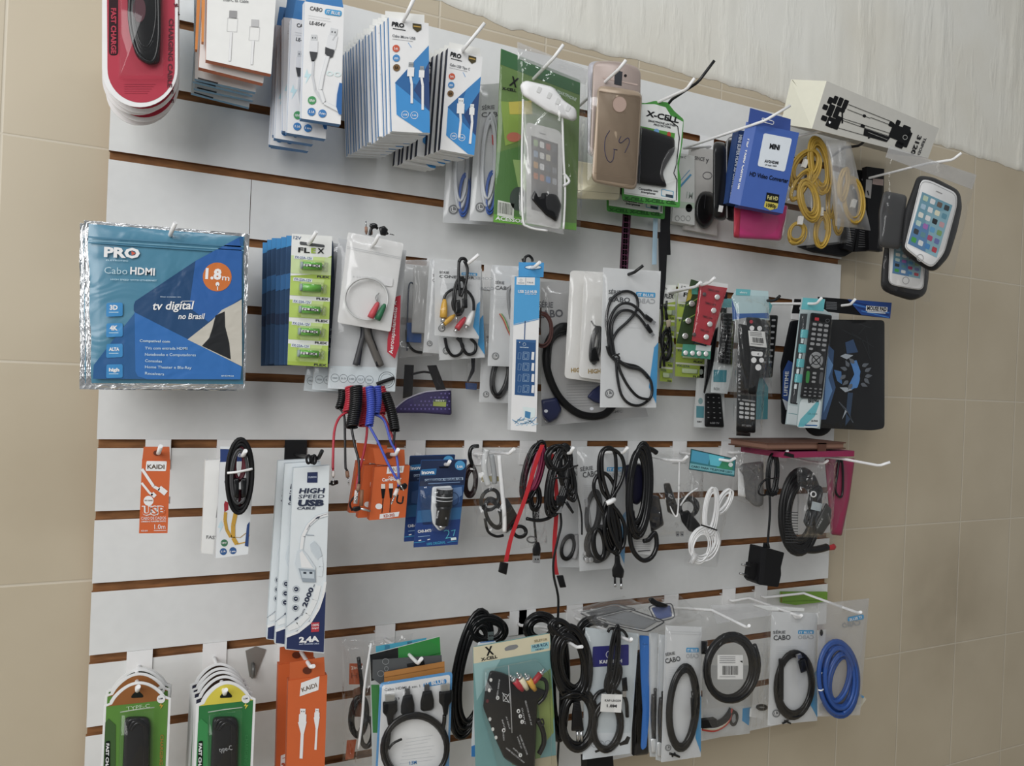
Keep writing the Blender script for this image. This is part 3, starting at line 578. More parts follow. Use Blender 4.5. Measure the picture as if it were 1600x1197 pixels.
# X-cell pouch with black leather case
def xpouch(hang, d, dx, dy, label):
    it = Item('case_pouch', label, 'case pouch', hang, d, 'green and white case pouches'); m = it.mb()
    T = lambda s: [(x + dx, y + dy) for x, y in s]
    m.slab(T(roundpoly([(60, 300), (190, 325), (250, 310), (330, 318), (375, 375), (432, 425), (425, 560), (400, 730), (415, 800), (408, 975), (250, 958), (50, 925), (45, 600)], 12)), .0015, '#3f9433')
    m.flat(T([(70, 330), (250, 330), (320, 350), (350, 400), (428, 440), (412, 600), (392, 700), (396, 940), (60, 890)]), '#cfd2cf', A1)
    m.line(T([(330, 420), (395, 470), (405, 540), (388, 700), (370, 760), (390, 800), (386, 930)]), 6, '#17181b', A1 * 3)
    m.flat(T([(60, 450), (170, 468), (378, 512), (372, 560), (60, 520)]), '#4f9a30', A1 * 2); m.flat(ell(262 + dx, 500 + dy, 17), '#6fa8d8', A1 * 3); m.flat(ell(340 + dx, 520 + dy, 12, 18), '#c8402c', A1 * 3)
    m.text('X-CELL', *T([(195, 402), (400, 448)]), 34, '#26282b', A1 * 3, 2); m.text('SMARTPHONE LEATHER', *T([(210, 438), (382, 470)]), 12, '#3b3d40', A1 * 3, 2); m.text('PROTECTOR', *T([(245, 462), (352, 482)]), 11, '#3b3d40', A1 * 3, 2)
    m.flat(T([(60, 815), (384, 868), (384, 930), (60, 880)]), '#c9ccca', A1 * 4); m.text('Compatible com', *T([(150, 862), (272, 880)]), 13, '#2b2d2f', A1 * 5, 2); m.text('Smartphones', *T([(165, 882), (255, 895)]), 12, '#2b2d2f', A1 * 5, 2)
    m.loop(T([(295, 860), (368, 875), (366, 915), (293, 900)]), 4, '#3aa0c8', A1 * 5); m.flat(T([(320, 890), (365, 898), (365, 915), (320, 907)]), '#2b3b4b', A1 * 6)
    m.text('X-CELL X-CELL CEL', *T([(60, 925), (385, 955)]), 20, '#1f5c1c', A1 * 3, 2); m.build('pouch')
    m = it.mb(); m.puff(T(roundpoly([(60, 470), (180, 475), (375, 540), (378, 620), (330, 700), (300, 760), (330, 850), (150, 825), (60, 800)], 22)), .01, mat('#2a2a2c', .45), A1 * 6); m.build('leather_case')
    m = it.mb(); m.puff(T(roundpoly([(340, 600), (390, 590), (388, 800), (300, 830), (275, 780), (290, 690)], 20)), .012, film('soft'), .002, back=False); m.build('clear_window'); return it
xpouch((120, 900), .055, -95, 72, 'lower green and white case pouch hanging behind the gold and cream phone cases')
xpouch((230, 335), .095, 0, 0, 'green and white pouch with black leather case, right of the gold phone case')
Z('D')
hook('white hook above the green and white case pouch, bar pointing up to the right', (440, 242), .15, 1, (500, 168), mid=(232, 335, .08))
hook('black hook sticking out highest, above the green and white case pouch', (510, 200), .16, 1, (622, 60), black=True, mid=(360, 300, .09))
# straps hanging low behind
def strap(name, lb, cat, hang, d, polys, single=True):
    it = Item(name, lb, cat, hang, d, single=True); m = it.mb()
    for pts, wd, c in polys:
        for (x0, y0), (x1, y1) in zip(pts, pts[1:]): m.slab([(x0 - wd / 2, y0), (x0 + wd / 2, y0), (x1 + wd / 2, y1), (x1 - wd / 2, y1)], .0015, c)
    return it, m
it, m = strap('lanyard', 'thin lanyard with maroon, green and yellow stripes hanging behind the cases', 'lanyard', (75, 955), .03, [([(92, 860), (80, 1000), (60, 1360)], 50, '#4a2038'), ([(80, 900), (70, 1000), (52, 1360)], 12, '#5a8a2c'), ([(92, 900), (82, 1000), (68, 1360)], 10, '#c8b83a')])
for i in range(22): m.line([(58 - i * .4, 980 + i * 17), (98 - i * .8, 983 + i * 17)], 4, '#74355a' if i % 2 else '#2c1a24', A1 * 2)
m.build('lanyard', True)
it, m = strap('strap', 'pale blue flat strap hanging beside a black strap below the case pouch', 'strap', (258, 950), .035, [([(262, 900), (250, 1330)], 26, '#a9c8dc')]); m.build('strap', True)
it, m = strap('strap', 'wide black strap hanging below the case pouch toward the second row', 'strap', (320, 950), .04, [([(325, 900), (318, 1100), (322, 1270)], 58, '#26272a')]); m.build('strap', True)
# grey white boxes, mouse
it = Item('retail_box', 'pale grey box with 1M lettering and round icons behind the case pouch', 'box', (450, 640), .03); m = it.mb(); q = [(385, 630), (500, 655), (500, 1085), (360, 1060)]; f = QM(q); m.slab(q, .02, '#b9bbb8'); m.text('1M', (447, 915), (487, 920), 40, '#8f9a94'); m.flat(ell(465, 978, 21, 26), '#17181a')
m.flat([f(0, .70), f(1, .68), f(1, .76), f(0, .8)], '#a3b5a3'); [m.loop(ell(x, 1042, 13, 16, 12), 2, '#5d5f60') for x in (392, 427, 460)]; m.line([(405, 850), (478, 768)], 12, '#4f93bd'); m.line([(400, 820), (470, 740)], 4, '#4f93bd'); m.text('type C', (400, 660), (445, 668), 14, '#56585a'); m.build('carton')
it = Item('mouse_box', 'light box with a glossy black mouse, behind the black zip case', 'mouse box', (560, 600), .02); m = it.mb(); q = [(480, 600), (640, 615), (640, 1150), (440, 1110)]; m.slab(q, .008, '#aeaca8'); m.text('SINCE', (498, 675), (560, 685), 22, '#4b4b4b'); m.text('y', (570, 690), (590, 690), 26, '#4b4b4b', bold=2); m.loop(ell(580, 775, 28, 22), 4, '#55555a'); m.build('carton')
m = it.mb(); m.puff(roundpoly([(560, 870), (620, 880), (640, 1000), (600, 1090), (550, 1115), (505, 1060), (500, 960), (525, 890)], 40), .02, mat('#151517', .3)); m.line([(570, 885), (560, 980)], 3, '#33353a', .0205); m.build('mouse')
# black zip case
it = Item('zip_case', 'black hard zip case with grey piping, left of the blue converter boxes', 'zip case', (680, 560), .08); m = it.mb()
m.puff(roundpoly([(690, 545), (800, 560), (790, 1070), (690, 1055)], 40), .012, mat('#1a1b1d', .35), .0); m.puff(roundpoly([(615, 560), (700, 568), (700, 1060), (612, 1050)], 36), .018, mat('#18191b', .3), .001); m.build('shell')
m = it.mb(); m.tube([(702, 1040, .012), (698, 800, .012), (702, 580, .012), (730, 535, .012), (790, 540, .01)], .0013, '#8b8b8c'); m.build('zip'); m = it.mb(); m.slab([(655, 960), (680, 965), (672, 1005), (648, 1000)], .001, '#c9c9c8', .02); m.build('price_tag')
# converters
it = Item('converter_box', 'dark blue converter box, half hidden behind the bright blue one', 'converter box', (780, 500), .11); m = it.mb(); q = [(775, 492), (840, 500), (775, 960), (705, 945)]; m.slab(q, .016, '#24447c'); m.text('MINI SUPER HDMI 3D CONVERTER', (778, 520), (722, 905), 20, '#c3cbd8', A1 * 2, 2, up=(.98, .14)); m.build('carton')
it = Item('converter_box', 'bright blue converter box with white square and lettering on a white hook', 'converter box', (940, 440), .145, tx=-.12); m = it.mb()
m.slab([(848, 354), (1100, 424), (1096, 505), (835, 445)], .001, '#2f4d9a', -.002); m.loop(roundpoly([(920, 415), (995, 438), (990, 458), (925, 440)], 8), 5, '#c9ccd4', -.001)
q = [(886, 455), (1152, 508), (1050, 1012), (784, 962)]; f = QM(q); m.slab(q, .017, '#3a61b4', side='#33559f')
sd = [(822, 440), (886, 455), (784, 962), (714, 945)]; b_ = len(m.v); m.v += [m.P(822, 440, -.014), m.P(886, 455, 0), m.P(784, 962, 0), m.P(714, 945, -.014)]; m.face([b_, b_ + 1, b_ + 2, b_ + 3], m.m('#3a5fae'))
m.text('HD Video Converter', (832, 545), (766, 868), 24, '#e6e9f0', .0006 - .006, 2.2, up=(.98, .2))
m.slab(roundpoly([(932, 510), (1108, 545), (1062, 752), (892, 715)], 14), .0002, '#cdd4e2', A1 * 2)
m.text('MINI', (966, 605), (1028, 616), 30, '#17191d', A1 * 4, 3); m.text('AV2HDMI', (935, 692), (1022, 705), 17, '#2a2d33', A1 * 4, 2); m.text('UP Scaler 1080P', (938, 712), (1012, 722), 9, '#3a3d43', A1 * 4, 1.5); m.text('HD Video Converter', (842, 775), (1082, 822), 26, '#131a2e', A1 * 3, 1.5)
m.flat([(950, 880), (1028, 895), (1022, 950), (942, 935)], '#17181a', A1 * 2); m.text('Full HD', (952, 922), (1018, 932), 24, '#cfc77a', A1 * 4, 1.5); m.flat([(940, 935), (1022, 950), (1015, 980), (970, 992), (932, 970)], '#c9b93a', A1 * 2.5); m.text('1080p', (945, 968), (1008, 978), 22, '#2b2a17', A1 * 4, 2)
m.build('carton')
it = Item('phone_wallet', 'pink phone wallet with red spine in a clear sleeve below the blue converter box', 'phone wallet', (900, 960), .10); m = it.mb()
m.puff(roundpoly([(745, 960), (1085, 960), (1040, 1182), (745, 1165)], 20), .012, mat('#c02a72', .4)); m.puff(roundpoly([(745, 965), (790, 965), (780, 1170), (742, 1162)], 10), .014, mat('#b3243e', .4), .0005); m.build('wallet'); bag(it, [(735, 955), (1095, 950), (1060, 1215), (725, 1180)], 'clear', .016, .002, 21, 'sleeve')
hook('white hook passing through the tab of the bright blue converter box', (930, 436), .155, 1, (1095, 340), mid=(432, 605, .03))
Z('D'); hook('white hook between the blue converter box and the tripod box', (1290, 498), .13, 1, (1345, 438), mid=(1150, 527, .09)); hook('black hook in front of the lower edge of the tripod box', (1520, 590), .12, 1, (1592, 530), black=True, mid=(1430, 602, .09))
# ethernet cables
Z('E')
YEL = mat('#b8941f', .4)
def eth(label, hang, d, coils, sleeve, seed, kind='soft', plug=None, r=.0021):
    it = Item('patch_cable', label, 'network cable', hang, d, 'yellow network cables'); m = it.mb()
    for i, (cx, cy, rx, ry, t, ang) in enumerate(coils): m.coil(cx, cy, rx, ry, t, r, YEL, 9, ang, .003, .12, seed + i, 7, .010)
    m.build('cable')
    for x, y, a in plug or ():
        m = it.mb(); m.slab(rot([(x - 12, y - 26), (x + 12, y - 26), (x + 12, y + 26), (x - 12, y + 26)], (x, y), a), .005, mat('#cfcdc6', .15), .012); m.build('plug')
    if sleeve: bag(it, sleeve, kind, .018, .003, seed, 'sleeve')
eth('thick hank of yellow network cable directly right of the blue converter box', (290, 170), .10, [(322, 310, 50, 150, 11, -8), (235, 330, 75, 120, 7, 30)], None, 31, plug=[(292, 430, -20), (235, 300, 20)])
eth('middle hank of yellow network cable, just below the thick one', (240, 340), .11, [(255, 530, 50, 110, 9, -12), (205, 440, 90, 32, 5, 120)], [(120, 330), (330, 330), (330, 800), (60, 800)], 35, 'clear', plug=[(208, 655, 8)])
eth('small looped end of yellow network cable at the bottom left of the bags', (180, 640), .105, [(180, 735, 42, 58, 7, 20)], None, 39, r=.0017)
eth('bunched yellow network cable standing upright at the bottom middle of the bags', (335, 520), .10, [(335, 720, 38, 95, 11, 5)], [(250, 420), (470, 380), (520, 790), (240, 830)], 43, 'soft', plug=[(335, 600, 0)], r=.0016)
eth('narrow yellow network cable between the bunched ones, seen through the sleeve', (400, 400), .08, [(400, 520, 22, 110, 6, 4), (440, 660, 26, 80, 5, 0)], None, 45, r=.0017)
eth('oval yellow network cable alone in the rightmost cloudy sleeve', (500, 190), .13, [(535, 530, 58, 130, 6, -4), (475, 430, 22, 85, 6, 8)], [(360, 160), (510, 150), (640, 720), (420, 690)], 49, 'frost', plug=[(540, 550, 15)])
# black packs behind
def blackpack(lb, d, q, extra=None):
    it = Item('accessory_pack', lb, 'black pack', q[0], d, 'black packs behind the yellow cables', single=True); m = it.mb(); m.slab(q, .012, '#1c1c1f')
    if extra: extra(m, QM(q))
    m.build('accessory_pack', True)
blackpack('black pack with grey printed panel right of the yellow cables', .03, [(615, 320), (725, 335), (715, 850), (630, 840)], lambda m, f: (m.flat([(612, 400), (650, 405), (640, 520), (606, 510)], '#9a9897'), m.line([(620, 470), (628, 500)], 8, '#1b1b1d', A1 * 3), m.flat([(655, 395), (720, 400), (718, 440), (652, 430)], '#b09a94')))
blackpack('black pack with ribbed edge low behind the yellow cables, left one', .025, [(492, 695), (560, 700), (530, 850), (470, 830)], lambda m, f: [m.line([f(.2, v / 10), f(.8, v / 10)], 3, '#6a6a6c') for v in range(1, 9)])
blackpack('black pack with ribbed edge low behind the yellow cables, right one', .02, [(560, 700), (625, 720), (640, 845), (540, 850)], lambda m, f: [m.line([f(.2, v / 10), f(.8, v / 10)], 3, '#6a6a6c') for v in range(1, 9)])
blackpack('flat black pack lowest behind the yellow cables', .015, [(205, 815), (440, 790), (530, 850), (480, 880), (300, 850)])
blackpack('tall black pack edge just behind the oval yellow cable', .012, [(560, 340), (610, 345), (610, 700), (585, 690)])
# tripod box
Z('S')
it = Item('tripod_box', 'long white tripod box with black tripod picture lying across the top hooks', 'tripod box', (540, 640), .15); m = it.mb()
FL, FB, RT, RB, BL, BB = at(612, 404, .15), at(538, 642, .15), at(1172, 640, .12), at(1118, 790, .12), at(434, 396, .075), at(383, 618, .075)
sh = BL - FL; RT2, RB2 = RT + sh, RB + sh; b_ = len(m.v); m.v += [FL, FB, RB, RT, BL, BB, RB2, RT2]; c0, c1 = m.m('#bdbbb3'), m.m('#cfcdbb')
for idx, c in (((0, 1, 2, 3), c0), ((4, 5, 1, 0), c1), ((4, 0, 3, 7), c0), ((5, 6, 2, 1), c0), ((3, 2, 6, 7), c1), ((4, 7, 6, 5), c0)): m.face([b_ + i for i in idx], c)
m.build('carton')
m = it.mb(); nrm = (FB - FL).cross(RT - FL).normalized(); nrm = nrm if nrm.y < 0 else -nrm
class _P:
    n = nrm
    def __call__(s, x, y, off=0): v = ray(x, y); return CAM + v * ((FL + nrm * (off + .0002) - CAM).dot(nrm) / v.dot(nrm))
m.P = _P(); K = '#141416'
for a, b2 in (((720, 520), (940, 608)), ((715, 545), (830, 590)), ((690, 590), (930, 665)), ((690, 600), (925, 680)), ((670, 638), (905, 705)), ((830, 585), (935, 625))): m.line([a, b2], 2.5, K)
for x, y, w_, h_ in ((630, 502, 24, 34), (655, 498, 22, 40), (680, 508, 24, 44), (705, 520, 24, 46), (605, 535, 26, 26), (632, 550, 30, 60), (662, 560, 26, 60), (690, 550, 26, 22), (600, 590, 30, 26), (632, 610, 40, 50), (664, 612, 30, 68), (800, 578, 16, 14), (792, 628, 22, 16), (960, 660, 60, 70), (968, 612, 22, 26), (935, 620, 26, 24), (1000, 690, 56, 80), (1008, 645, 40, 36), (975, 722, 40, 30), (1020, 665, 16, 36)):
    m.flat(rot(roundpoly([(x - w_ / 2, y - h_ / 2), (x + w_ / 2, y - h_ / 2), (x + w_ / 2, y + h_ / 2), (x - w_ / 2, y + h_ / 2)], 6), (x, y), 22), K, A1 + (x % 5) * .00002)
m.flat([(800, 640), (930, 685), (912, 708), (795, 672)], K, A1 * 2); m.line([(820, 660), (915, 697)], 2, '#9a9a96', A1 * 3); m.line([(690, 615), (690, 560)], 8, K); m.loop(ell(1003, 685, 11), 3, '#9a9a96', A1 * 3)
m.text('3120', (1068, 672), (1030, 768), 20, '#222325', A1 * 2, 2, up=(.95, .35)); m.text('TRIPOD', (1098, 685), (1064, 770), 13, '#3a3b3d', A1 * 2, 1.5, up=(.95, .35)); m.build('printing')
m = it.mb(); mi = m.m('#b7b49f')
def onend(u, v): p = FL.lerp(BL, u); q = FB.lerp(BB, u); return p.lerp(q, v) - (BL - FL).cross(FB - FL).normalized() * (-.0004)
for u0, v0, u1, v1 in ((.7, .2, .95, .02), (.45, .24, .62, .22), (.55, .3, .6, .55)):
    a, b2 = onend(u0, v0), onend(u1, v1); m.tubew([a, b2], .0006, '#9a9783', 4)
m.build('flap_slit')
Z('E')
# armband phone holders
def armband(lb, hang, d, band, ph, sc, seed, wrap, th=.012):
    it = Item('phone_armband', lb, 'phone armband', hang, d, 'armband phone holders in clear bags'); m = it.mb(); m.puff(roundpoly(band, 40), th, mat('#2b2b2d', .55)); m.build('band')
    m = it.mb(); m.puff(roundpoly(ph, 40), .003, mat('#d8d8d6', .3), th + .0005, ((1, 0), (1, .6), (.96, 1))); m.loop(roundpoly(inset(ph, .955), 36), 4, '#9b9b9b', th + .0036)
    f = QM(sc); m.flat(sc, '#6fa6bb', th + .0038); m.flat([f(.3, .3), f(1, .1), f(1, 1), f(.5, 1)], '#86b5c4', th + .0039); m.flat([f(0, .6), f(.5, .5), f(.6, 1), f(0, 1)], '#5a8fc0', th + .00395)
    ic = ['#b9cdb2', '#dfe1dc', '#6a5a50', '#34383c', '#a8c8dc', '#e8e8e6', '#e0dcc0', '#5a9ab0', '#dfe0d0', '#e9e9e9', '#2d3033', '#c89aa0', '#b8d0c8', '#b070c0', '#5aa8d8', '#80a860', '#3a3c40', '#6098a0', '#c04878', '#6a78b8', '#3fb048', '#d8e8f0', '#3f8fd0', '#c83848']
    for i in range(24):
        u, v = .07 + (i % 4) * .235, .04 + (i // 4) * .16; m.flat([f(a, b) for a, b in roundpoly([(u, v), (u + .16, v), (u + .16, v + .095), (u, v + .095)], .03)], ic[i], th + .0041)
    c = f(.5, -.13); m.line([f(.4, -.12), f(.6, -.12)], 5, '#8a8a8a', th + .0041); c = f(.5, 1.14); m.loop(ell(c[0], c[1], 20, 22), 4, '#9b9b9b', th + .0041); m.build('phone_card')
    bag(it, wrap, 'clear', .024, .0035, seed, 'wrapper'); return it
armband('lower armband phone holder, partly covered by the one in front', (860, 700), .16, [(740, 700), (1000, 780), (1005, 1000), (985, 1120), (900, 1160), (770, 1120), (702, 1085), (705, 980)], [(760, 740), (985, 800), (970, 1090), (900, 1085), (750, 1055)], [(790, 780), (965, 825), (948, 1020), (775, 985)], 61, [(700, 660), (1010, 700), (1010, 1165), (690, 1110)])
it = armband('uppermost armband phone holder with blue phone picture, far right of the top row', (1010, 300), .20, [(930, 375), (1030, 385), (1195, 470), (1212, 570), (1180, 720), (1130, 880), (1050, 970), (1000, 972), (840, 865), (828, 800), (850, 600), (905, 450)], [(955, 400), (1010, 405), (1178, 485), (1180, 560), (1100, 860), (1030, 948), (990, 940), (850, 830), (858, 790)], [(962, 478), (1150, 562), (1052, 888), (872, 800)], 62, [(735, 205), (1300, 372), (1150, 1010), (680, 830)])
m = it.mb(); m.slab([(758, 190), (1300, 372), (1272, 462), (735, 262)], .0008, film('frost'), -.003); m.build('header')
m = it.mb(); m.puff(roundpoly([(720, 470), (870, 500), (830, 780), (820, 840), (690, 820), (690, 600)], 30), .01, mat('#3a3a3b', .5), -.004); m.build('strap')
hook('white hook through the armband phone holder bag, far right of the top row', (1140, 280), .215, 1, (1206, 235), mid=(1000, 300, .18), plate=True)
# ================================================================== second row
Z('F')
def hdmibag(full):
    it = Item('cable_bag', 'large blue foil bag with orange length badge, front one in the second row', 'cable bag', (670, 190), .125, 'large blue foil bags'); m = it.mb()
    q = [(125, 96), (1152, 182), (1128, 1150), (140, 1150)]; f = QM(q); H = lambda u, v: .012 * max(0, min(1, u / .06, (1 - u) / .06, v / .1, (1 - v) / .07)) ** .6
    m.slab(q, .001, foil()); m.sheet(q, foil(), .003, .0004, seed=70); m.build('foil_bag')
    m = it.mb()
    def pr(poly, c, o):   # print that follows the pillow of the bag
        import mathutils
        P = [(x, y) for x, y in poly]
        n = len(m.v); mi = m.m(shiny(c)); m.v += [m.P(x, y, .0074 + o * .0002) for x, y in P]; m.tess(n, m.v[n:], mi)
    G = lambda s: [(x, y) for x, y in s]
    m.sheet([(150, 118), (1122, 198), (1118, 1118), (172, 1112)], shiny('#4487a4'), .0062, .0002, seed=71, nu=30, nv=30, off=.0008, rim=.025)
    pr(G([(1118, 200), (1100, 198), (820, 350), (445, 600), (435, 625), (445, 670), (300, 850), (185, 1000), (180, 1085), (1100, 1090), (1105, 560)]), '#1f5f9a', 0)
    pr(G([(445, 600), (820, 350), (1105, 575), (780, 842), (460, 700), (435, 660), (435, 625)]), '#1c4a78', 1)
    pr(G([(820, 350), (1090, 205), (1108, 280), (1108, 580), (900, 730), (780, 640)]), '#2062ae', 2)
    pr(G([(440, 670), (780, 842), (1108, 1010), (1100, 1088), (520, 1088), (460, 1070), (445, 1040)]), '#2270bd', 2)
    pr(G([(770, 840), (925, 718), (985, 655), (1055, 620), (1108, 590), (1110, 1008)]), '#b9b4a8', 3)
    pr(G([(925, 770), (945, 690), (1002, 665), (1005, 760), (1030, 860), (1040, 965), (860, 880), (905, 830)]), '#26282b', 4)
    pr(ell(955, 450, 90, 90, 28), '#d9731c', 4)
    for i, t in enumerate(('3D', '4K', 'ALTA', 'high')):
        y = 612 + i * 128; pr(roundpoly([(265, y), (366, y - 2), (366, y + 82), (262, y + 86)], 12), '#2c8fd0', 4); m.text(t, (285 if i < 2 else 280, y + 42), (335 if i < 2 else 345, y + 42), 28 if i < 2 else 20, '#dfeaf1', .0085, 2.5); m.line([(280, y + 58), (340, y + 58)], 5, '#a9cfe6', .0085)
    W_ = '#e6e9ea'
    m.text('PRO', (248, 322), (472, 332), 58, W_, .0085, 2.6); m.flat([(420, 288), (448, 302), (422, 316)], '#d9532c', .0089); m.text('ELETRONIC', (262, 350), (400, 354), 9, '#a9c8d6', .0085)
    m.text('Cabo', (250, 428), (395, 434), 42, '#a9c4cf', .0085, 0); m.text('HDMI', (412, 432), (565, 440), 44, W_, .0085, 1.5); m.text('HIGH SPEED WITH ETHERNET', (290, 470), (580, 478), 10, '#a9c8d6', .0085)
    m.text('1.8', (880, 458), (980, 465), 62, '#f0eee9', .0085, 2.6); m.text('m', (985, 470), (1030, 474), 36, '#f0eee9', .0085, .5); m.flat(ell(957, 495, 12, 14), W_, .0085); m.line([(957, 500), (957, 532)], 6, W_, .0085)
    m.text('tv digital', (548, 655), (802, 650), 52, W_, .0085, 1, up=(.2, -.98)); m.text('no Brasil', (712, 712), (872, 712), 36, W_, .0085, 1, up=(.2, -.98)); m.text('filme conexao em', (600, 577), (728, 578), 8, '#a9bcd0', .0085)
    m.line([(735, 601), (808, 600)], 3, W_, .0085)
    m.text('Compativel com', (472, 855), (660, 860), 16, '#c9dcec', .0085, .5)
    for i, t in enumerate(('TVs com entrada HDMI', 'Notebooks e Computadores', 'Consoles', 'Home Theater e Blu-Ray', 'Receivers')): m.text(t, (505, 902 + i * 39), (505 + len(t) * 13.2, 904 + i * 40), 17, '#bcd4ea', .0085, .5)
    m.text('#HDMI18', (980, 1070), (1058, 1072), 9, '#bcd4ea', .0085)
    m.build('printed_front'); m = it.mb(); m.line([(150, 200), (1122, 262)], 8, '#3f7f9e', .0078); m.line([(150, 222), (1122, 285)], 5, '#6fa6bd', .0078); m.tube([(150, 235, .006), (640, 270, .0074), (1122, 300, .006)], .0007, '#4386a5'); m.build('zip_seal'); return it
it = hdmibag(1); dup(it, [(-.006, .020, -.002), (-.004, .036, .001), (.003, .05, .0)], ['large blue foil bag, %s from the front, only its silver edge showing' % o for o in ('second', 'third', 'fourth')], [(0, .012, 0), (0, -.006, 0), (0, .006, 0)])
hook('grey hook tip above the large blue foil bag', (664, 186), .135, 4, (695, 112), mid=None)
# battery strip
Z('G')
it = Item('battery_card', 'long card of five green 12 volt batteries in blisters', 'battery card', (350, 140), .125); m = it.mb(); q = [(224, 100), (475, 116), (446, 932), (196, 918)]; f = QM(q)
m.slab(q, .001, '#d3d4d1'); P = lambda s: [f(u, v) for u, v in s]
m.flat(P([(0, .955), (1, .955), (1, 1), (0, 1)]), '#a9c43a'); m.flat(P([(1, .15), (.8, .18), (.55, .3), (0, .32), (0, .34), (1, .34)]), '#a6c13d')
m.text('12V', (232, 132), (280, 138), 20, '#5f6f8c', A1 * 2); m.flat([f(a, b) for a, b in roundpoly([(.2, .055), (.82, .07), (.82, .09), (.2, .08)], .03)], '#47494c', A1 * 2)
m.text('FL', (262, 215), (335, 220), 30, '#2a2c2e', A1 * 3, 1.5); m.text('E', (343, 220), (372, 221), 30, '#9dbb2e', A1 * 3, 2); m.text('X', (382, 221), (425, 223), 30, '#2a2c2e', A1 * 3, 2)
for i in range(5):
    v = .165 + i * .168; m.flat(P([(0, v + .0), (1, v), (1, v + .135), (0, v + .135)]), '#b3cf55' if i else '#c4d69a', A1 * 1.5); m.flat(P([(.25, v), (.85, v), (.75, v + .13), (.3, v + .13)]), '#c6dc86', A1 * 1.8)
    m.slab(P([(.08, v - .002), (.55, v + .002), (.54, v + .028), (.07, v + .024)]), .0001, '#d3d6d8', A1 * 3); m.text('FX-23A-12V', f(.1, v + .02), f(.52, v + .024), 15, '#4d5f93', A1 * 4, 1)
    m.text('FLEX', f(.66, v + .157), f(.97, v + .158), 13, '#33363a', A1 * 3, 2)
m.build('card')
for i in range(5):
    v = .165 + i * .168 + .07; a, b = f(.27, v), f(.78, v); m = it.mb()
    m.tubew([m.P(*f(.24, v), .0056), m.P(*f(.3, v), .0056)], .0048, '#8fa0a0', 14); m.tubew([m.P(*f(.3, v), .0056), m.P(*f(.76, v), .0056)], .0052, mat('#5fb52c', .25), 14); m.tubew([m.P(*f(.76, v), .0056), m.P(*f(.8, v), .0056)], .003, MET, 10)
    if i != 1: m.flat([f(.32, v - .012), f(.72, v - .01), f(.72, v + .008), f(.32, v + .006)], '#d9dcd6', .0112); m.text('FLEX', f(.34, v + .006), f(.72, v + .008), 15, '#26282b', .0114, 2)
    m.build('battery'); m = it.mb(); m.puff(P([(.2, v - .045), (.84, v - .045), (.84, v + .05), (.2, v + .05)]), .0125, film('blister'), .0004, ((1, 0), (.96, .8), (.93, 1)), False); m.tube([f(.87, v - .03) + (.004,), f(.86, v + .04) + (.004,)], .003, film('soft')); m.build('blister')
it = Item('blue_card', 'navy and blue card with light blue top, frontmost of those behind the battery card', 'card', (200, 140), .105, 'navy and blue cards'); m = it.mb(); q = [(190, 112), (420, 118), (430, 915), (178, 918)]; f = QM(q); m.slab(q, .002, '#23486f', side='#2f6aa0'); m.flat([f(0, 0), f(1, 0), f(1, .12), f(.3, .06), (f(0, .09))], '#2f8fcf'); m.flat([f(.0, .3), f(1, .2), f(1, .3), f(0, .42)], '#2c6ea8', A1 * 2); m.flat([f(.0, .6), f(1, .55), f(1, .7), f(0, .68)], '#1a2f50', A1 * 2); m.flat([f(.5, .07), f(1, .1), f(1, .16), f(.2, .12)], '#b9c6d4', A1 * 2); m.build('card')
dup(it, [(-.005 - .0046 * i, .013 * (i + 1), random.uniform(-.004, .001)) for i in range(5)], ['navy and blue card, %s from the front behind the battery card' % o for o in ORD[:5]])
it = Item('charger_card', 'dark navy card corner with small lettering right of the battery card', 'card', (400, 140), .095, single=True); m = it.mb(); q = [(330, 130), (480, 140), (510, 908), (350, 915)]; m.slab(roundpoly(q, 18), .0015, '#20304a'); m.flat(roundpoly([(440, 808), (506, 812), (505, 905), (440, 908)], 14), '#2a4d85'); m.text('7UM', (450, 832), (490, 838), 20, '#b9c6dc'); m.text('M', (462, 705), (480, 708), 16, '#b9c6dc'); [m.loop([(462, y), (480, y), (480, y + 14), (462, y + 14)], 2, '#b9c6dc') for y in (735, 785, 872)]; m.build('charger_card', True)
hook('white hook through the slot of the battery card', (340, 150), .14, 4, (376, 88))
# large silver printed bag with grey cables
it = Item('cable_bag', 'tall silvery cable bag with red side banner above the coiled cables', 'cable bag', (700, 160), .105); m = it.mb(); q = [(515, 128), (938, 205), (866, 1086), (446, 1066)]; f = QM(q); m.slab(q, .001, mat('#b9bbbd', .3)); m.flat([(462, 925), (872, 935), (866, 1084), (447, 1064)], '#c7d0d4')
for i, x in enumerate((492, 545, 597, 652, 706)): m.loop(ell(x, 1000 + i * 3, 25, 25, 18), 2.5, '#6f7a80'); m.text(('HIGH', '5.0', 'HD', '12.7', 'TDA')[i], (x - 15, 1005 + i * 3), (x + 15, 1006 + i * 3), 11, '#6f7a80')
m.loop(ell(815, 1012, 50, 50, 26), 3, '#4f565a'); m.loop(ell(815, 1012, 38, 38, 22), 2, '#4f565a')
for x in (640, 690): m.line([(x, 1044), (x + 30, 1046)], 3, '#6f7a80'); m.line([(x - 5, 1054), (x + 45, 1056)], 3, '#6f7a80')
m.build('printed_sheet')
m = it.mb(); m.slab([(868, 495), (902, 484), (893, 800), (866, 880), (818, 838), (820, 760)], .0006, '#b81f35', .0150); m.text('Aerocapsulamento', (852, 850), (880, 560), 24, '#e6d9db', .0155, .5, up=(-1, -.1)); m.text('A', (872, 545), (876, 520), 18, '#f0e6e6', .0155, 2, up=(-1, 0)); m.build('side_banner')
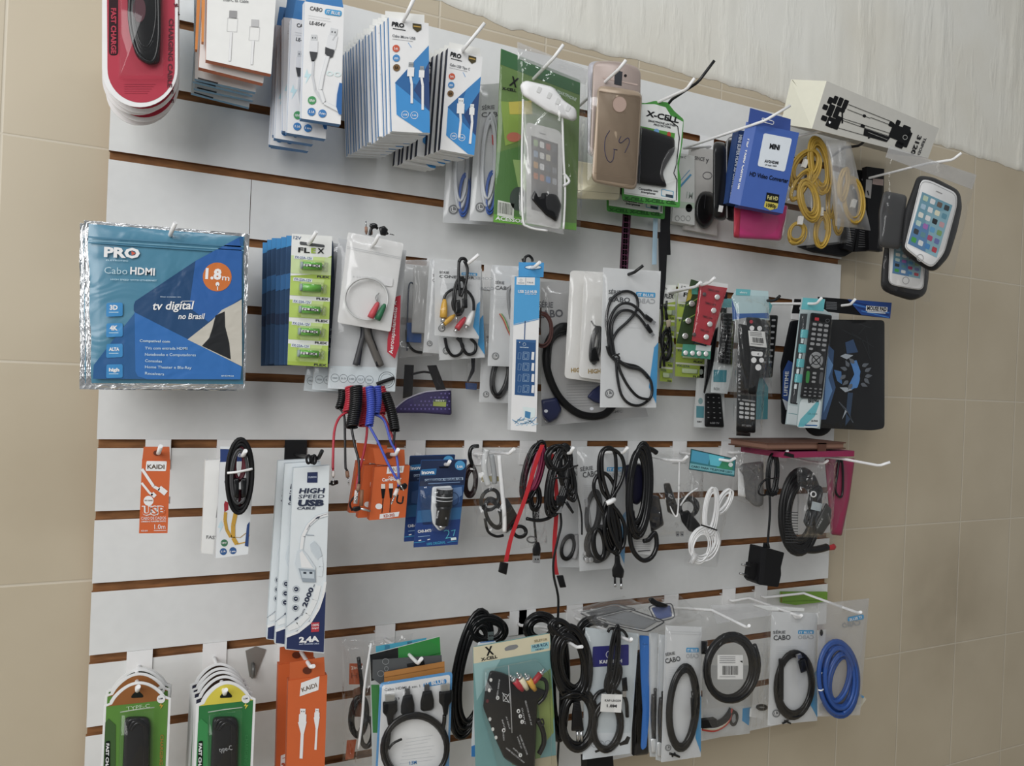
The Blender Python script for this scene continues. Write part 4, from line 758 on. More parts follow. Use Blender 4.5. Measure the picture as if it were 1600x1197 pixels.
m = it.mb(); m.tube([(630, 560, .006), (668, 700, .007), (650, 800, .007), (618, 920, .006)], .004, '#39393c'); m.tube([(690, 560, .006), (690, 700, .008), (725, 800, .008), (775, 925, .006)], .006, mat('#57534f', .35)); m.tube([(700, 560, .008), (712, 720, .010), (745, 820, .01), (760, 925, .008)], .003, '#2b2b2d'); m.tube([(670, 600, .008), (655, 800, .008), (640, 920, .007)], .0024, '#1d1d30'); m.build('cable')
m = it.mb(); m.tube([(752, 1038, .003), (800, 1020, .004), (858, 1000, .003)], .0026, '#222326'); m.build('pen'); bag(it, q, 'clear', .014, .002, 72)
dup(it, [(-.014, .02, -.004), (-.02, .04, -.007)], ['silvery cable bag edge, second in the red-banner stack', 'silvery cable bag edge, rearmost of the red-banner stack'], [(0, .02, 0), (0, .03, 0)])
# white bag with coiled thin cable
it = Item('cable_bag', 'small white zip bag with thin coiled cable and red and green plugs', 'cable bag', (740, 150), .13); m = it.mb(); q = [(574, 90), (920, 160), (838, 712), (508, 655)]; m.slab(roundpoly(q, 14), .001, '#d3d3d2'); m.text('A 3.5 STEREO', (600, 372), (745, 385), 10, '#bdbdbd'); m.build('back_sheet')
m = it.mb(); m.coil(690, 505, 132, 128, 2.2, .0011, '#b9bab9', 3, 0, .004, .02, 6); m.line([(665, 378), (705, 380)], 3, '#55575a', .006); m.tube([(770, 540, .005), (745, 500, .005), (768, 470, .005)], .0009, '#8f8f8f'); jack(m, 748, 522, 200, 13, '#a5a5a5', .006); m.build('cable')
for c, x, y in (('#c23f49', 756, 540), ('#1f6b45', 798, 552)):
    m = it.mb(); g = [m.P(*p, .007) for p in rot([(x, y - 14), (x, y), (x, y + 60), (x, y + 95)], (x, y), 27)]; m.tubew(g, [.0018, .0034, .0048, .0046], c, 12); m.build('plug')
bag(it, q, 'soft', .012, .002, 73); m = it.mb(); zipline(m, q, .16); m.slab(roundpoly([(780, 365), (855, 378), (850, 430), (775, 420)], 10), .0004, '#dadada', .002); m.build('zip_seal')
hook('white hook holding the small white zip bag with red and green plugs', (735, 165), .145, 4, (765, 108))
# audio jacks over the hook
for nm, lb, c, x, y, a, br in (('audio_cable', 'black audio plug standing above the small white zip bag', '#1c1c1e', 775, 90, -78, None), ('audio_cable', 'copper audio plugs behind the top of the small white zip bag', '#7a5a48', 688, 105, 178, '#9a7460')):
    it = Item(nm, lb, 'audio cable', (x, y), .12, single=True); m = it.mb(); jack(m, x, y, a, 21, c, .004, br)
    if a > 0: jack(m, 722, 108, 172, 18, c, .002, br)
    else: m.puff(roundpoly([(765, 60), (800, 50), (825, 75), (810, 115), (775, 110)], 8), .010, RUB, .002); m.puff(ell(733, 52, 27, 18, 12), .008, RUB, 0); m.tube([(760, 70), (735, 55), (715, 80), (710, 110)], .002, RUB)
    m.build(nm, True)
# coiled audio cables hanging below
Z('L')
def spring(lb, col, d, x0, y0, x1, y1, wr, tails, w=26):
    it = Item('spiral_cable', lb, 'coiled cable', (x0, y0), d + .03, 'coiled audio cables', tz=.36); m = it.mb(); P = []; L = math.hypot(x1 - x0, y1 - y0); n = int(L / 13)
    k = PX(m)
    for i in range(n * 12 + 1):
        t = i / (n * 12); a = i / 12 * 2 * math.pi; cx, cy = x0 + (x1 - x0) * t + 10 * math.sin(t * 3.1), y0 + (y1 - y0) * t; P.append(m.P(cx + w * math.cos(a), cy, .006) + m.P.n * (w * k * math.sin(a)))
    m.tubew(P, .0017, col, 6); m.build('coil')
    m = it.mb(); tl, jx = tails; m.tube([(x1, y1, .006)] + [(a, b, .006) for a, b in tl] + [(jx[0], jx[1], .006)], .0018, col); m.build('lead')
    m = it.mb(); jack(m, *jx[:4], col if len(jx) < 5 else jx[4], .006, '#8f6a52' if len(jx) < 6 else jx[5]); m.build('plug')
BK, RD, BU = mat('#17171a', .35), mat('#b81a34', .35), mat('#3a50b8', .35)
spring('short black coiled cable, leftmost of the coiled audio cables', BK, .06, 458, 20, 440, 150, 0, ([(470, 200), (475, 330), (478, 510)], (485, 530, -8, 24, BK)), 22)
spring('red coiled cable with long curved lead at the left of the coiled group', RD, .08, 505, 20, 490, 175, 0, ([(440, 210), (408, 300), (400, 480)], (400, 530, -2, 22, RD, '#c8c0bb')))
spring('longer black coiled cable in the middle left, ending lowest with copper plugs', BK, .09, 545, 20, 515, 270, 0, ([(535, 380), (560, 480), (563, 600)], (563, 610, 8, 26, BK)), 34)
spring('red coiled cable behind the blue pair, lead ending near the orange boxes', RD, .07, 590, 30, 580, 260, 0, ([(612, 270), (598, 400), (560, 560), (548, 640)], (548, 650, 5, 22, RD, '#c8c0bb')), 24)
spring('blue coiled cable, left one of the blue pair', BU, .10, 628, 20, 625, 260, 0, ([(680, 360), (740, 490), (790, 580)], (795, 585, -30, 22, BU, '#c0a890')), 20)
spring('blue coiled cable, right one of the blue pair', BU, .09, 672, 20, 662, 190, 0, ([(720, 230), (760, 360), (790, 420), (808, 540)], (808, 640, 22, 28, BK, '#d0c8c4')), 22)
spring('red coiled cable right of the blue pair', RD, .065, 705, 20, 705, 185, 0, ([(740, 250), (780, 360), (800, 470), (808, 530)], (806, 535, 0, 20, BK, '#c0a890')), 18)
spring('black coiled cable leaning right, rightmost of the coiled group', BK, .075, 725, 60, 785, 290, 0, ([(782, 330), (778, 380)], (778, 380, 0, 12, BK)), 26)
it = Item('audio_plug', 'black right-angled audio plug beside the tall white speed cable box', 'audio plug', (400, 600), .085, single=True); m = it.mb(); m.puff(roundpoly([(385, 602), (432, 598), (436, 622), (400, 636), (380, 630)], 8), .008, RUB, .002); m.tubew([m.P(384, 622, .006), m.P(318, 632, .006)], .0016, MET, 8); m.build('audio_plug', True)
it = Item('audio_plug', 'black right-angled audio plug lying across the base of the copper plugs', 'audio plug', (540, 770), .15, single=True); m = it.mb(); m.puff(roundpoly([(522, 765), (570, 760), (575, 785), (540, 798), (520, 790)], 8), .008, RUB, .004); m.tubew([m.P(570, 776, .008), m.P(632, 792, .008)], .0016, MET, 8); m.tube([(520, 790, .006), (505, 750, .006), (520, 720, .006), (545, 690, .006)], .0014, '#3a2420'); m.tubew([m.P(540, 745, .008), m.P(548, 665, .008)], .0028, '#c8c0bb', 10); m.tubew([m.P(575, 760, .006), m.P(580, 660, .006)], .0028, '#9a6a4c', 10); m.build('audio_plug', True)
it = Item('audio_plug', 'black right-angled audio plug on the front orange box', 'audio plug', (835, 640), .165, single=True); m = it.mb(); m.puff(roundpoly([(810, 632), (850, 615), (866, 630), (858, 655), (820, 665)], 8), .008, RUB, .004); m.tube([(805, 690, .006), (800, 735, .006), (830, 742, .006), (838, 700, .006)], .0012, RUB); m.build('audio_plug', True)
# purple pouch and its bag
Z('L')
it = Item('mask_bag', 'purple dotted fabric pouch in a clear bag with black straps above', 'fabric pouch', (960, -100), .05); m = it.mb(); m.puff(roundpoly([(780, 160), (860, 95), (980, 50), (1138, 38), (1140, 195), (960, 182), (790, 182)], 14), .008, mat('#3a3160', .7), 0)
rd2 = random.Random(4)
for i in range(14):
    for j in range(6):
        x, y = 800 + i * 25 + (j % 2) * 12, 60 + j * 24
        if y > 165 - (x - 780) * .36 + 0 and y < 178 and x < 1128: m.flat(ell(x, y, 5.5, 5.5, 8), '#6a5f9e', .0081)
m.tube([(780, 160, .002), (860, 95, .002), (980, 50, .002), (1138, 38, .002)], .0012, '#b9b6c4'); m.build('pouch')
m = it.mb(); m.slab([(1026, 96), (1108, 98), (1104, 142), (1024, 138)], .0003, '#9aa84c', .0086); m.flat([(1026, 96), (1108, 98), (1107, 112), (1026, 110)], '#4f5a52', .0089); m.text('BEST', (1040, 108), (1098, 110), 10, '#c8ccb8', .0091); m.build('cloth_label')
m = it.mb(); m.slab([(850, -120), (905, -118), (895, 75), (838, 90)], .003, '#2c2a2c', .001); m.slab([(990, -115), (1045, -118), (1108, 45), (1050, 42)], .003, '#2c2a2c', .001); m.tube([(890, -60, .003), (960, -75, .003), (1010, -70, .003)], .0018, '#2c2a2c'); m.build('strap'); bag(it, [(790, -270), (1140, -270), (1145, 205), (785, 200)], 'clear', .012, .002, 74)
# hanging bags left of the connector bags
Z('G')
it = Item('cable_bag', 'grey clear bag with blue card reader and black wire, left of the connector bags', 'cable bag', (1000, 270), .05); m = it.mb(); q = [(905, 265), (1100, 262), (1105, 860), (895, 875)]; m.slab(q, .0006, film('frost')); m.build('back_sheet')
m = it.mb(); m.tube([(942, 830), (945, 600), (955, 420), (985, 415)], .0012, '#33405a'); m.tube([(940, 700), (945, 780), (985, 830), (1035, 842)], .0024, RUB); m.build('wire')
m = it.mb(); m.slab([(944, 655), (970, 655), (972, 720), (1032, 725), (1030, 780), (940, 775)], .007, '#2458a0', .007); m.build('reader'); bag(it, q, 'soft', .012, .002, 75)
it = Item('cable_bag', 'narrow clear bag with a pale sealed sachet, just left of the connector bags', 'cable bag', (1020, 300), .065, single=True); m = it.mb(); q = [(985, 300), (1100, 300), (1060, 720), (970, 715)]; m.slab(q, .001, '#a9a9a8'); m.sheet(q, film('soft'), .01, .0025, seed=76); m.build('cable_bag', True)
Z('H')
def conbag(lb, d, q, seed, black=True):
    it = Item('connector_bag', lb, 'connector bag', q[0], d, 'milky connector bags'); m = it.mb(); serie(m, q, 'CONECTOR'); m.build('back_sheet'); return it
it = conbag('milky connector bag leaning left behind the two front connector bags', .085, [(205, 100), (470, 110), (380, 700), (165, 680)], 1); m = it.mb(); m.coil(300, 420, 50, 110, 3, .0022, RUB, 6, 8); m.build('cable'); bag(it, [(205, 100), (470, 110), (380, 700), (165, 680)], 'soft', .012, .002, 77)
q = [(245, 160), (530, 160), (548, 712), (265, 730)]
it = conbag('lower connector bag with looping black wire showing under the front one', .10, q, 2); m = it.mb(); m.tube([(300, 590, .005), (315, 660, .005), (350, 702, .006), (395, 690, .006), (412, 640, .005), (375, 590, .005)], .0024, RUB); m.tube([(395, 590, .006), (410, 650, .006), (440, 692, .006), (485, 680, .006), (492, 630, .005), (460, 595, .005)], .0026, RUB); m.build('cable'); bag(it, q, 'clear', .012, .0015, 78)
q = [(236, 98), (528, 110), (512, 596), (236, 575)]
it = conbag('front connector bag with yellow, red and white plugs and black looped wire', .125, q, 3)
m = it.mb(); m.tube([(292, 360, .006), (305, 320, .006), (345, 290, .007), (390, 285, .008), (440, 300, .008), (475, 350, .008), (480, 420, .007)], .0022, RUB); m.coil(395, 330, 36, 112, 5, .0018, RUB, 5, 4, .010, .08, 9); m.puff(roundpoly([(368, 355), (395, 350), (400, 440), (365, 448)], 8), .008, RUB, .014); m.puff(roundpoly([(405, 345), (440, 342), (442, 405), (410, 412)], 8), .008, RUB, .014)
m.tube([(355, 420, .010), (345, 380, .01), (352, 340, .01), (365, 300, .01)], .0016, RUB); m.build('cable')
m = it.mb(); m.tube([(388, 110, .016), (385, 200, .018), (395, 330, .018)], .0022, RUB); m.tube([(420, 110, .016), (440, 160, .017), (430, 250, .018), (400, 335, .018)], .0022, RUB); m.tube([(388, 118, .016), (400, 98, .016), (425, 100, .016), (438, 130, .016)], .0026, RUB); m.tubew([m.P(372, 450, .012), m.P(372, 495, .012)], .0013, MET, 8); m.build('wire')
for c, x, y, a, s in (('#d8a416', 298, 350, 4, 58), ('#d8a416', 362, 448, 52, 44), ('#c2283a', 428, 462, 36, 46), ('#d6d6d4', 474, 425, 22, 48)):
    m = it.mb(); rca(m, x, y, a, s * .9, mat(c, .35), .010); m.build('plug')
bag(it, q, 'clear', .022, .0018, 79)
hook('white hook above the front connector bag with coloured plugs', (440, 128), .14, 4, (512, 70), mid=(410, 130, .10))
# cabo bags left of hub box
q = [(585, 135), (735, 140), (735, 768), (568, 765)]
it = Item('cable_bag', 'milky cable bag with twisted thin wires directly left of the USB hub box', 'cable bag', (650, 150), .10); m = it.mb(); q2 = [(590, 135), (860, 150), (850, 775), (568, 765)]; serie(m, q2, 'CABO'); m.build('back_sheet'); m = it.mb(); m.tube([(720, 265), (695, 300), (700, 400), (712, 470)], .0026, '#77797b'); m.build('cable')
for c, o in (('#b8402c', 0), ('#3f9a55', 12), ('#c8b06a', 6)): m = it.mb(); m.tube([(640 + o, 440), (665 + o, 480), (690 + o, 540 + o), (720, 600)], .0011, c); m.build('wire')
bag(it, q2, 'soft', .012, .002, 80)
q = [(520, 728), (760, 735), (745, 1000), (515, 990)]
it = Item('cable_bag', 'milky cable bag with glossy black coil hanging lowest, left of the hub box', 'cable bag', (640, 560), .07); m = it.mb(); serie(m, [(535, 500), (790, 510), (760, 1000), (515, 990)], 'CABO'); m.build('back_sheet'); m = it.mb(); m.coil(645, 830, 48, 130, 6, .0022, mat('#151518', .2), 8, 10); m.build('cable'); bag(it, [(535, 500), (790, 510), (760, 1000), (515, 990)], 'soft', .014, .002, 81)
it = Item('cable_bag', 'clear bag corner with dark strap and blue item behind milky cable bags', 'cable bag', (480, 700), .03, single=True); m = it.mb(); m.slab([(465, 700), (490, 700), (485, 800), (445, 870), (440, 860), (468, 780)], .002, '#1f2230'); m.slab([(432, 870), (500, 875), (498, 915), (435, 910)], .004, '#234a86', .002); m.sheet([(432, 700), (520, 700), (515, 920), (430, 915)], film('soft'), .01, .002, seed=82); m.build('cable_bag', True)
# hub box
it = Item('hub_box', 'tall white and sky blue USB hub box with drawn hub', 'hub box', (850, 160), .145); m = it.mb(); q = [(735, 208), (893, 212), (870, 1178), (710, 1165)]; f = QM(q); m.slab(q, .012, '#dcdddd', side='#c3c5c6'); P = lambda s: [f(u, v) for u, v in s]
m.slab([(762, 118), (918, 122), (914, 212), (760, 208)], .001, '#3a9ede', .001); m.flat(ell(850, 150, 52, 12), '#c9d3d9', .0015); m.loop(ell(850, 150, 52, 13), 4, '#1f6fa8', .0016)
m.flat(P([(0, 0), (1, 0), (1, .265), (0, .31)]), '#44a5e0'); m.line(P([(0, .315), (1, .27)]), 4, '#3a9ede'); m.slab([(748, 212), (861, 214), (860, 262), (746, 258)], .0002, '#dfe3e5', A1 * 2); m.line([(804, 214), (803, 260)], 2, '#7a8a94', A1 * 4); m.text('tomate', (755, 250), (795, 251), 8, '#7a8a94', A1 * 4); m.text('IT-BLUE', (812, 248), (850, 250), 8, '#7a8a94', A1 * 4); m.loop(ell(774, 230, 7), 1.5, '#7a8a94', A1 * 4); m.text('USB 2.0 HUB', (756, 310), (874, 312), 18, '#dbe9f2', A1 * 3, 1.5); m.text('HI-SPEED 480Mbps', (800, 320), (870, 321), 6, '#dbe9f2', A1 * 3)
m.line([(800, 485), (796, 600)], 6, '#3a5c8c'); m.flat([(745, 600), (868, 604), (858, 955), (735, 945)], '#26568c'); m.flat([(745, 600), (868, 604), (866, 622), (745, 618)], '#33659c', A1 * 2); m.text('tomate', (766, 652), (822, 654), 10, '#bcd0e4', A1 * 2); m.loop(ell(795, 630, 9), 2, '#bcd0e4', A1 * 2); m.flat(ell(766, 618, 3), '#e0e6ea', A1 * 3)
for i in range(4):
    y = 678 + i * 69; m.flat([(842, y), (858, y + 1), (855, y + 50), (838, y + 48)], '#dfe4e8', A1 * 2); m.loop([(788, y), (825, y + 2), (822, y + 48), (784, y + 46)], 3, '#86a4c4', A1 * 2); m.loop([(795, y + 10), (816, y + 11), (813, y + 40), (792, y + 39)], 3, '#86a4c4', A1 * 2); m.loop([(758, y + 5), (775, y + 6), (772, y + 44), (754, y + 43)], 2, '#86a4c4', A1 * 2)
for a in range(16): x = 720 + a * 8; m.line([(x, 1100 + (a % 4) * 12), (x + 40, 1125 - (a % 3) * 20)], 4, '#a9cbe0' if a % 2 else '#5f9cc8', A1 * 2)
m.flat([(785, 1020), (865, 1030), (860, 1085), (800, 1098)], '#cfe0ea', A1 * 2.5); m.flat([(800, 1045), (835, 1055), (830, 1095), (798, 1085)], '#3f86b8', A1 * 3); m.build('carton')
m = it.mb(); e = [(895, 400), (903, 400), (896, 560), (890, 560)]; m.slab(e, .001, '#3a2b26', -.004); m.build('side_print')
hook('white hook passing through the blue tab of the USB hub box', (850, 152), .155, 4, (892, 118), mid=(800, 152, .12))
it = Item('twist_tie_cable', 'black wire loop over the hook behind the USB hub box', 'wire', (820, 100), .12, single=True); m = it.mb(); m.tube([(795, 120), (800, 90), (822, 78), (842, 95), (845, 115)], .0022, RUB); m.slab([(784, 96), (800, 92), (805, 112), (788, 114)], .004, BLK); m.build('twist_tie_cable', True)
# VGA cable bag
Z('I')
it = Item('cable_bag', 'large clear bag with thick black monitor cable and blue screw plugs', 'cable bag', (250, 140), .065); m = it.mb(); q = [(60, 150), (470, 130), (780, 985), (110, 1055)]; q = [(100, 160), (520, 150), (770, 1000), (105, 1060)]; m.slab(q, .001, '#a4a4a4'); m.text('SÉRIE', (85, 318), (176, 322), 34, '#55565a'); m.text('CABO', (70, 388), (240, 378), 46, '#55565a', bold=1.5)
for i in range(9): m.line([(260, 800 + i * 17), (470, 796 + i * 17)], 2.5, '#8e8e90')
m.text('SMC', (545, 980), (610, 975), 16, '#77787a'); m.build('back_sheet')
m = it.mb(); m.tube([(300, 445, .007), (230, 440, .007), (180, 480, .008), (140, 560, .008), (135, 680, .009), (170, 800, .009), (230, 900, .009), (320, 975, .009), (410, 1000, .009), (500, 985, .009), (560, 920, .008)], [.0066][0], mat('#19191b', .4), 6, 12); m.tube([(290, 470, .005), (200, 500, .005), (160, 560, .005), (150, 700, .005)], .0035, RUB); m.build('cable')
for lb, pts in (('plug', [(100, 895), (200, 880), (232, 960), (205, 1015), (150, 1045), (110, 1000)]), ('plug', [(385, 880), (420, 835), (470, 800), (490, 930), (430, 912)])):
    m = it.mb(); m.puff(roundpoly(pts, 14), .016, mat('#232a4e', .35), .002); x, y = pts[0]; m.flat(ell(x + 32, y + 72, 12, 10), '#c9ccd4', .0185); m.slab([(x + 30, y + 130), (x + 90, y + 115), (x + 95, y + 125), (x + 35, y + 145)], .008, MET, .01); m.build(lb)
bag(it, q, 'clear', .02, .003, 83)
it = Item('wire_hank', 'thin brown wire loop showing behind the right edge of the hub box', 'wire', (130, 350), .09, single=True); m = it.mb(); m.coil(105, 460, 60, 105, 3, .0013, '#5a3430', 4, 0); m.build('wire_hank', True)
# white earphone style bags
def hibag(lb, d, q, seed, tx):
    it = Item('white_bag', lb, 'white bag', q[0], d, 'rounded white bags with gold lettering'); m = it.mb(); f = QM(q); m.slab(roundpoly(q, 26), .001, '#d5d4d1'); m.text('HIGH', tx, (tx[0] + 80, tx[1] - 2), 26, '#a8893a', A1 * 2, 2); m.text('SPEED', (tx[0] + 90, tx[1] - 2), (tx[0] + 190, tx[1] - 4), 26, '#a8893a', A1 * 2, 2); m.build('back_sheet'); return it
q = [(285, 90), (560, 105), (540, 800), (248, 760)]; it = hibag('rounded white bag with gold lettering, back one', .095, q, 1, (288, 725)); bag(it, q, 'soft', .01, .003, 84)
q = [(372, 100), (600, 110), (600, 790), (338, 755)]; it = hibag('rounded white bag with gold lettering and black wires, front one', .11, q, 2, (395, 732)); m = it.mb(); m.coil(440, 560, 22, 110, 5, .0018, RUB, 8, 8); m.puff(roundpoly([(405, 580), (450, 560), (470, 660), (405, 665)], 14), .008, RUB, .003); m.tube([(465, 440), (435, 435), (415, 405)], .0013, RUB); m.build('cable'); bag(it, q, 'soft', .012, .003, 85)
# front SERIE CABO bag
q = [(490, 72), (848, 95), (818, 946), (470, 944)]; it = Item('cable_bag', 'large milky cable bag with twisted black USB cable on a black hook tip', 'cable bag', (665, 110), .145); m = it.mb(); serie(m, q, 'CABO'); m.build('back_sheet')
m = it.mb(); R = .0024
m.tube([(530, 600), (520, 520), (508, 400), (530, 290), (580, 235), (640, 220), (690, 245), (705, 300), (690, 350), (640, 410), (580, 465), (550, 520), (545, 560)], R, RUB)
m.tube([(545, 620), (530, 540), (522, 440), (550, 350), (600, 300), (660, 300), (710, 335), (745, 375)], R, RUB, off=.008); m.tube([(560, 620), (545, 520), (545, 420), (590, 350), (650, 340), (700, 370), (735, 410), (755, 440)], R, RUB, off=.006)
m.tube([(560, 640), (620, 670), (700, 690), (760, 740), (790, 800), (785, 880), (720, 930), (650, 920), (600, 860), (575, 740), (570, 650)], R, RUB); m.tube([(570, 640), (640, 690), (720, 710), (770, 760)], .003, RUB, off=.007); m.tube([(575, 650), (600, 730), (650, 820), (710, 880), (780, 895)], R, RUB, off=.008); m.tube([(515, 560), (530, 610), (565, 650)], .0032, RUB, off=.008)
m.tube([(540, 630, .009), (570, 615, .012), (590, 640, .009), (560, 660, .009)], .0016, RUB); m.tube([(560, 620, .01), (590, 610, .01)], .0012, RUB); m.build('cable')
for x, y, a in ((745, 372, 125), (755, 430, 145)):
    m = it.mb(); g = rot([(x - 16, y), (x + 16, y), (x + 14, y - 62), (x - 14, y - 62)], (x, y), a); m.puff(roundpoly(g, 8), .008, RUB, .003); g = rot([(x - 10, y - 60), (x + 10, y - 60), (x + 10, y - 84), (x - 10, y - 84)], (x, y), a); m.slab(g, .003, MET, .008); m.build('plug')
bag(it, q, 'clear', .014, .0018, 86)
hook('short black hook tip above the large milky bag with twisted cable', (668, 108), .155, 4, (737, 60), black=True)
it = Item('earphone_tangle', 'black tangled earphone cord hanging straight down right of the large milky bag', 'earphones', (865, 40), .05, single=True); m = it.mb()
m.slab([(838, -150), (893, -150), (880, 150), (860, 330), (846, 330)], .003, '#222225'); m.tube([(850, 300), (858, 400), (845, 500), (860, 600), (870, 690)], .0024, RUB); m.tube([(885, 280), (880, 380), (905, 470), (880, 560), (850, 640), (845, 700)], .002, RUB); m.tube([(870, 300), (890, 420), (860, 520), (895, 600), (868, 660)], .002, RUB); m.coil(878, 560, 26, 90, 4, .002, RUB, 8); m.puff(roundpoly([(880, 400), (912, 395), (910, 440), (885, 450)], 6), .004, '#b9ab94', .004); m.build('earphone_tangle', True)
Z('J')
# green battery cards behind
def flexcard(lb, d, q, seed):
    it = Item('battery_card', lb, 'battery card', q[0], d, single=True); m = it.mb(); f = QM(q); m.slab(q, .0012, '#aec63f'); m.flat([f(0, 0), f(1, 0), f(1, .17), f(0, .2)], '#d4d5d2'); m.text('12v', f(.1, .045), f(.35, .05), 14, '#45484c'); m.text('FLEX', f(.18, .135), f(.85, .14), 26, '#2a2c2e', bold=2)
    for i in range(5):
        v = .2 + i * .162; m.flat([f(.0, v), f(1, v), f(1, v + .02), f(0, v + .02)], '#d0d3c4', A1 * 2); m.text('FX-27A', f(.06, v + .045), f(.5, v + .048), 12, '#4d5f70', A1 * 3, 1); m.puff([f(.22, v + .06), f(.78, v + .06), f(.78, v + .11), f(.22, v + .11)], .006, '#b9cba0', .0006); m.text('FLEX', f(.62, v + .15), f(.95, v + .152), 11, '#33363a', A1 * 3, 2); m.flat(ell(*f(.9, v + .085), 12, 18), '#8f9a90', A1 * 3)
    m.build('battery_card', True)
flexcard('green battery card with white top hanging behind the red button cell card', .05, [(80, 50), (262, 75), (238, 642), (60, 630)], 1)
flexcard('green battery card edge with round cell, far left behind the dark green card', .04, [(-20, 60), (66, 62), (40, 668), (-35, 660)], 2)
it = Item('cell_card', 'dark green card of round button cells, tilted over the pale green battery card', 'button cell card', (190, 60), .10); m = it.mb(); q = [(160, 25), (225, 45), (180, 440), (68, 425)]; f = QM(q); m.slab(q, .001, '#33482b'); m.flat([f(.0, .1), f(.4, .15), f(.3, .3), f(0, .35)], '#b8a52c'); m.flat([f(.2, .12), f(.7, .1), f(.8, .2), f(.3, .22)], '#4fae9a', A1 * 2); m.line([f(.1, .4), f(.9, .25)], 6, '#8fae4a'); m.line([f(.1, .65), f(.9, .5)], 6, '#8fae4a'); m.build('card')
for u, v in ((.45, .36), (.42, .63), (.40, .87)):
    m = it.mb(); c = f(u, v); m.puff(ell(*c, 19, 19, 16), .004, mat('#c9c9c6', .3, .5), .001, ((1, 0), (1, .8), (.9, 1))); m.loop(ell(*c, 10, 10, 12), 3, '#7a7a78', .0052); m.build('cell')
it = Item('cell_card', 'red card with two columns of silver button cells', 'button cell card', (280, 40), .125); m = it.mb(); q = [(215, 55), (385, 80), (278, 438), (165, 408)]; f = QM(q); m.slab([(255, 35), (390, 55), (385, 100), (215, 70)], .0006, '#c4c4c4', -.001); m.slab(q, .001, '#b51d30')
for i in range(4): m.text('TMMQ LR44', f(.3, .09 + i * .235), f(.75, .1 + i * .235), 14, '#6c1420', A1 * 3, 1)
m.build('card')
cells = [(322, 136), (300, 220), (276, 305), (254, 385), (242, 118), (178, 370)]
for x, y in cells:
    m = it.mb(); s = 17 if x > 250 else 12; m.puff(ell(x, y, s, s, 16), .0035, mat('#dcdcd8', .25, .3) if x > 250 else mat('#55484a', .4), .001, ((1, 0), (1, .8), (.9, 1))); m.build('cell')
m = it.mb(); m.sheet(q, film('crisp'), .007, .001, seed=87, nu=10, nv=16); m.build('blister')
it = Item('cell_card', 'green and silver strip of four button cells below the red card', 'button cell card', (180, 430), .115); m = it.mb(); q = [(110, 430), (285, 438), (278, 525), (100, 502)]; m.slab(q, .001, '#3f8f76'); m.flat([(190, 434), (285, 438), (280, 475), (186, 468)], '#b9c4c4'); m.line([(175, 420), (255, 440)], 10, '#24304a', A1 * 3); m.build('card')
for x in (125, 168, 209, 252): m = it.mb(); m.puff(ell(x, 484 + (x - 125) * .05, 15, 16, 16), .0035, mat('#dcdcd8', .25, .3), .001, ((1, 0), (1, .8), (.9, 1))); m.build('cell')
hook('white hook over the dark green button cell card', (175, 75), .12, 4, (220, 42), mid=(20, 105, .04)); hook('white hook over the red button cell card', (258, 52), .14, 4, (306, 14))
# remotes
def keys(m, f, rows, cols, u0, u1, v0, v1, c='#8f9092', w=.11, h=.018, off=.0082):
    for r in range(rows):
        for k in range(cols):
            u = u0 + (u1 - u0) * k / max(cols - 1, 1); v = v0 + (v1 - v0) * r / max(rows - 1, 1); m.flat([f(a, b) for a, b in roundpoly([(u - w, v - h), (u + w, v - h), (u + w, v + h), (u - w, v + h)], w * .5, 3)], c, off)
def remote(m, q, c='#1e1f21', th=.008): m.puff(roundpoly(q, 14), th, mat(c, .45), 0, ((1, 0), (1, .5), (.96, .9), (.9, 1))); return QM(q)
it = Item('remote_control', 'slim black remote in a white and teal box, lowest at the left of the remotes', 'remote control', (280, 600), .05); m = it.mb(); q = [(215, 560), (365, 560), (368, 958), (190, 948)]; m.slab(q, .008, '#b9bcbc'); m.flat([(192, 815), (240, 818), (238, 890), (191, 888)], '#4f8f9a'); m.flat(ell(218, 785, 14, 20), '#7a9a9c'); m.text('RMC', (197, 918), (225, 920), 10, '#33363a'); m.build('carton')
m = it.mb(); f = remote(m, [(245, 735), (345, 740), (365, 950), (243, 945)]); keys(m, f, 5, 3, .2, .85, .12, .72, '#77787a', .05, .012); m.text('LCD TV', (278, 925), (335, 928), 10, '#8f9092', .0085); m.build('remote')
it = Item('remote_control', 'black ribbed remote in clear bag with teal band, left of the white-button remote', 'remote control', (390, 160), .08); m = it.mb(); q = [(345, 155), (480, 150), (440, 740), (290, 730)]; f = QM(q); m.slab([(300, 540), (430, 530), (385, 740), (290, 732)], .004, '#c3c9ca', -.004); m.flat([(300, 590), (382, 592), (378, 668), (298, 665)], '#3f8f9e', -.0035); m.text('RC01', (300, 715), (335, 718), 16, '#6a7073', -.0035); m.build('backing_card'); m = it.mb(); m.slab([(340, 150), (420, 145), (415, 200), (335, 205)], .001, '#5aa6ac', -.003); m.build('header_card')
m = it.mb(); f = remote(m, [(345, 235), (440, 240), (415, 560), (325, 545)]); keys(m, f, 12, 2, .3, .7, .1, .9, '#4a4b4d', .14, .012); m.build('remote'); m = it.mb(); m.puff(roundpoly([(280, 350), (330, 320), (300, 560), (245, 740), (235, 735)], 8), .008, RUB, -.01); m.build('side_remote'); bag(it, [(345, 150), (480, 150), (425, 745), (285, 735)], 'crisp', .014, .002, 88)
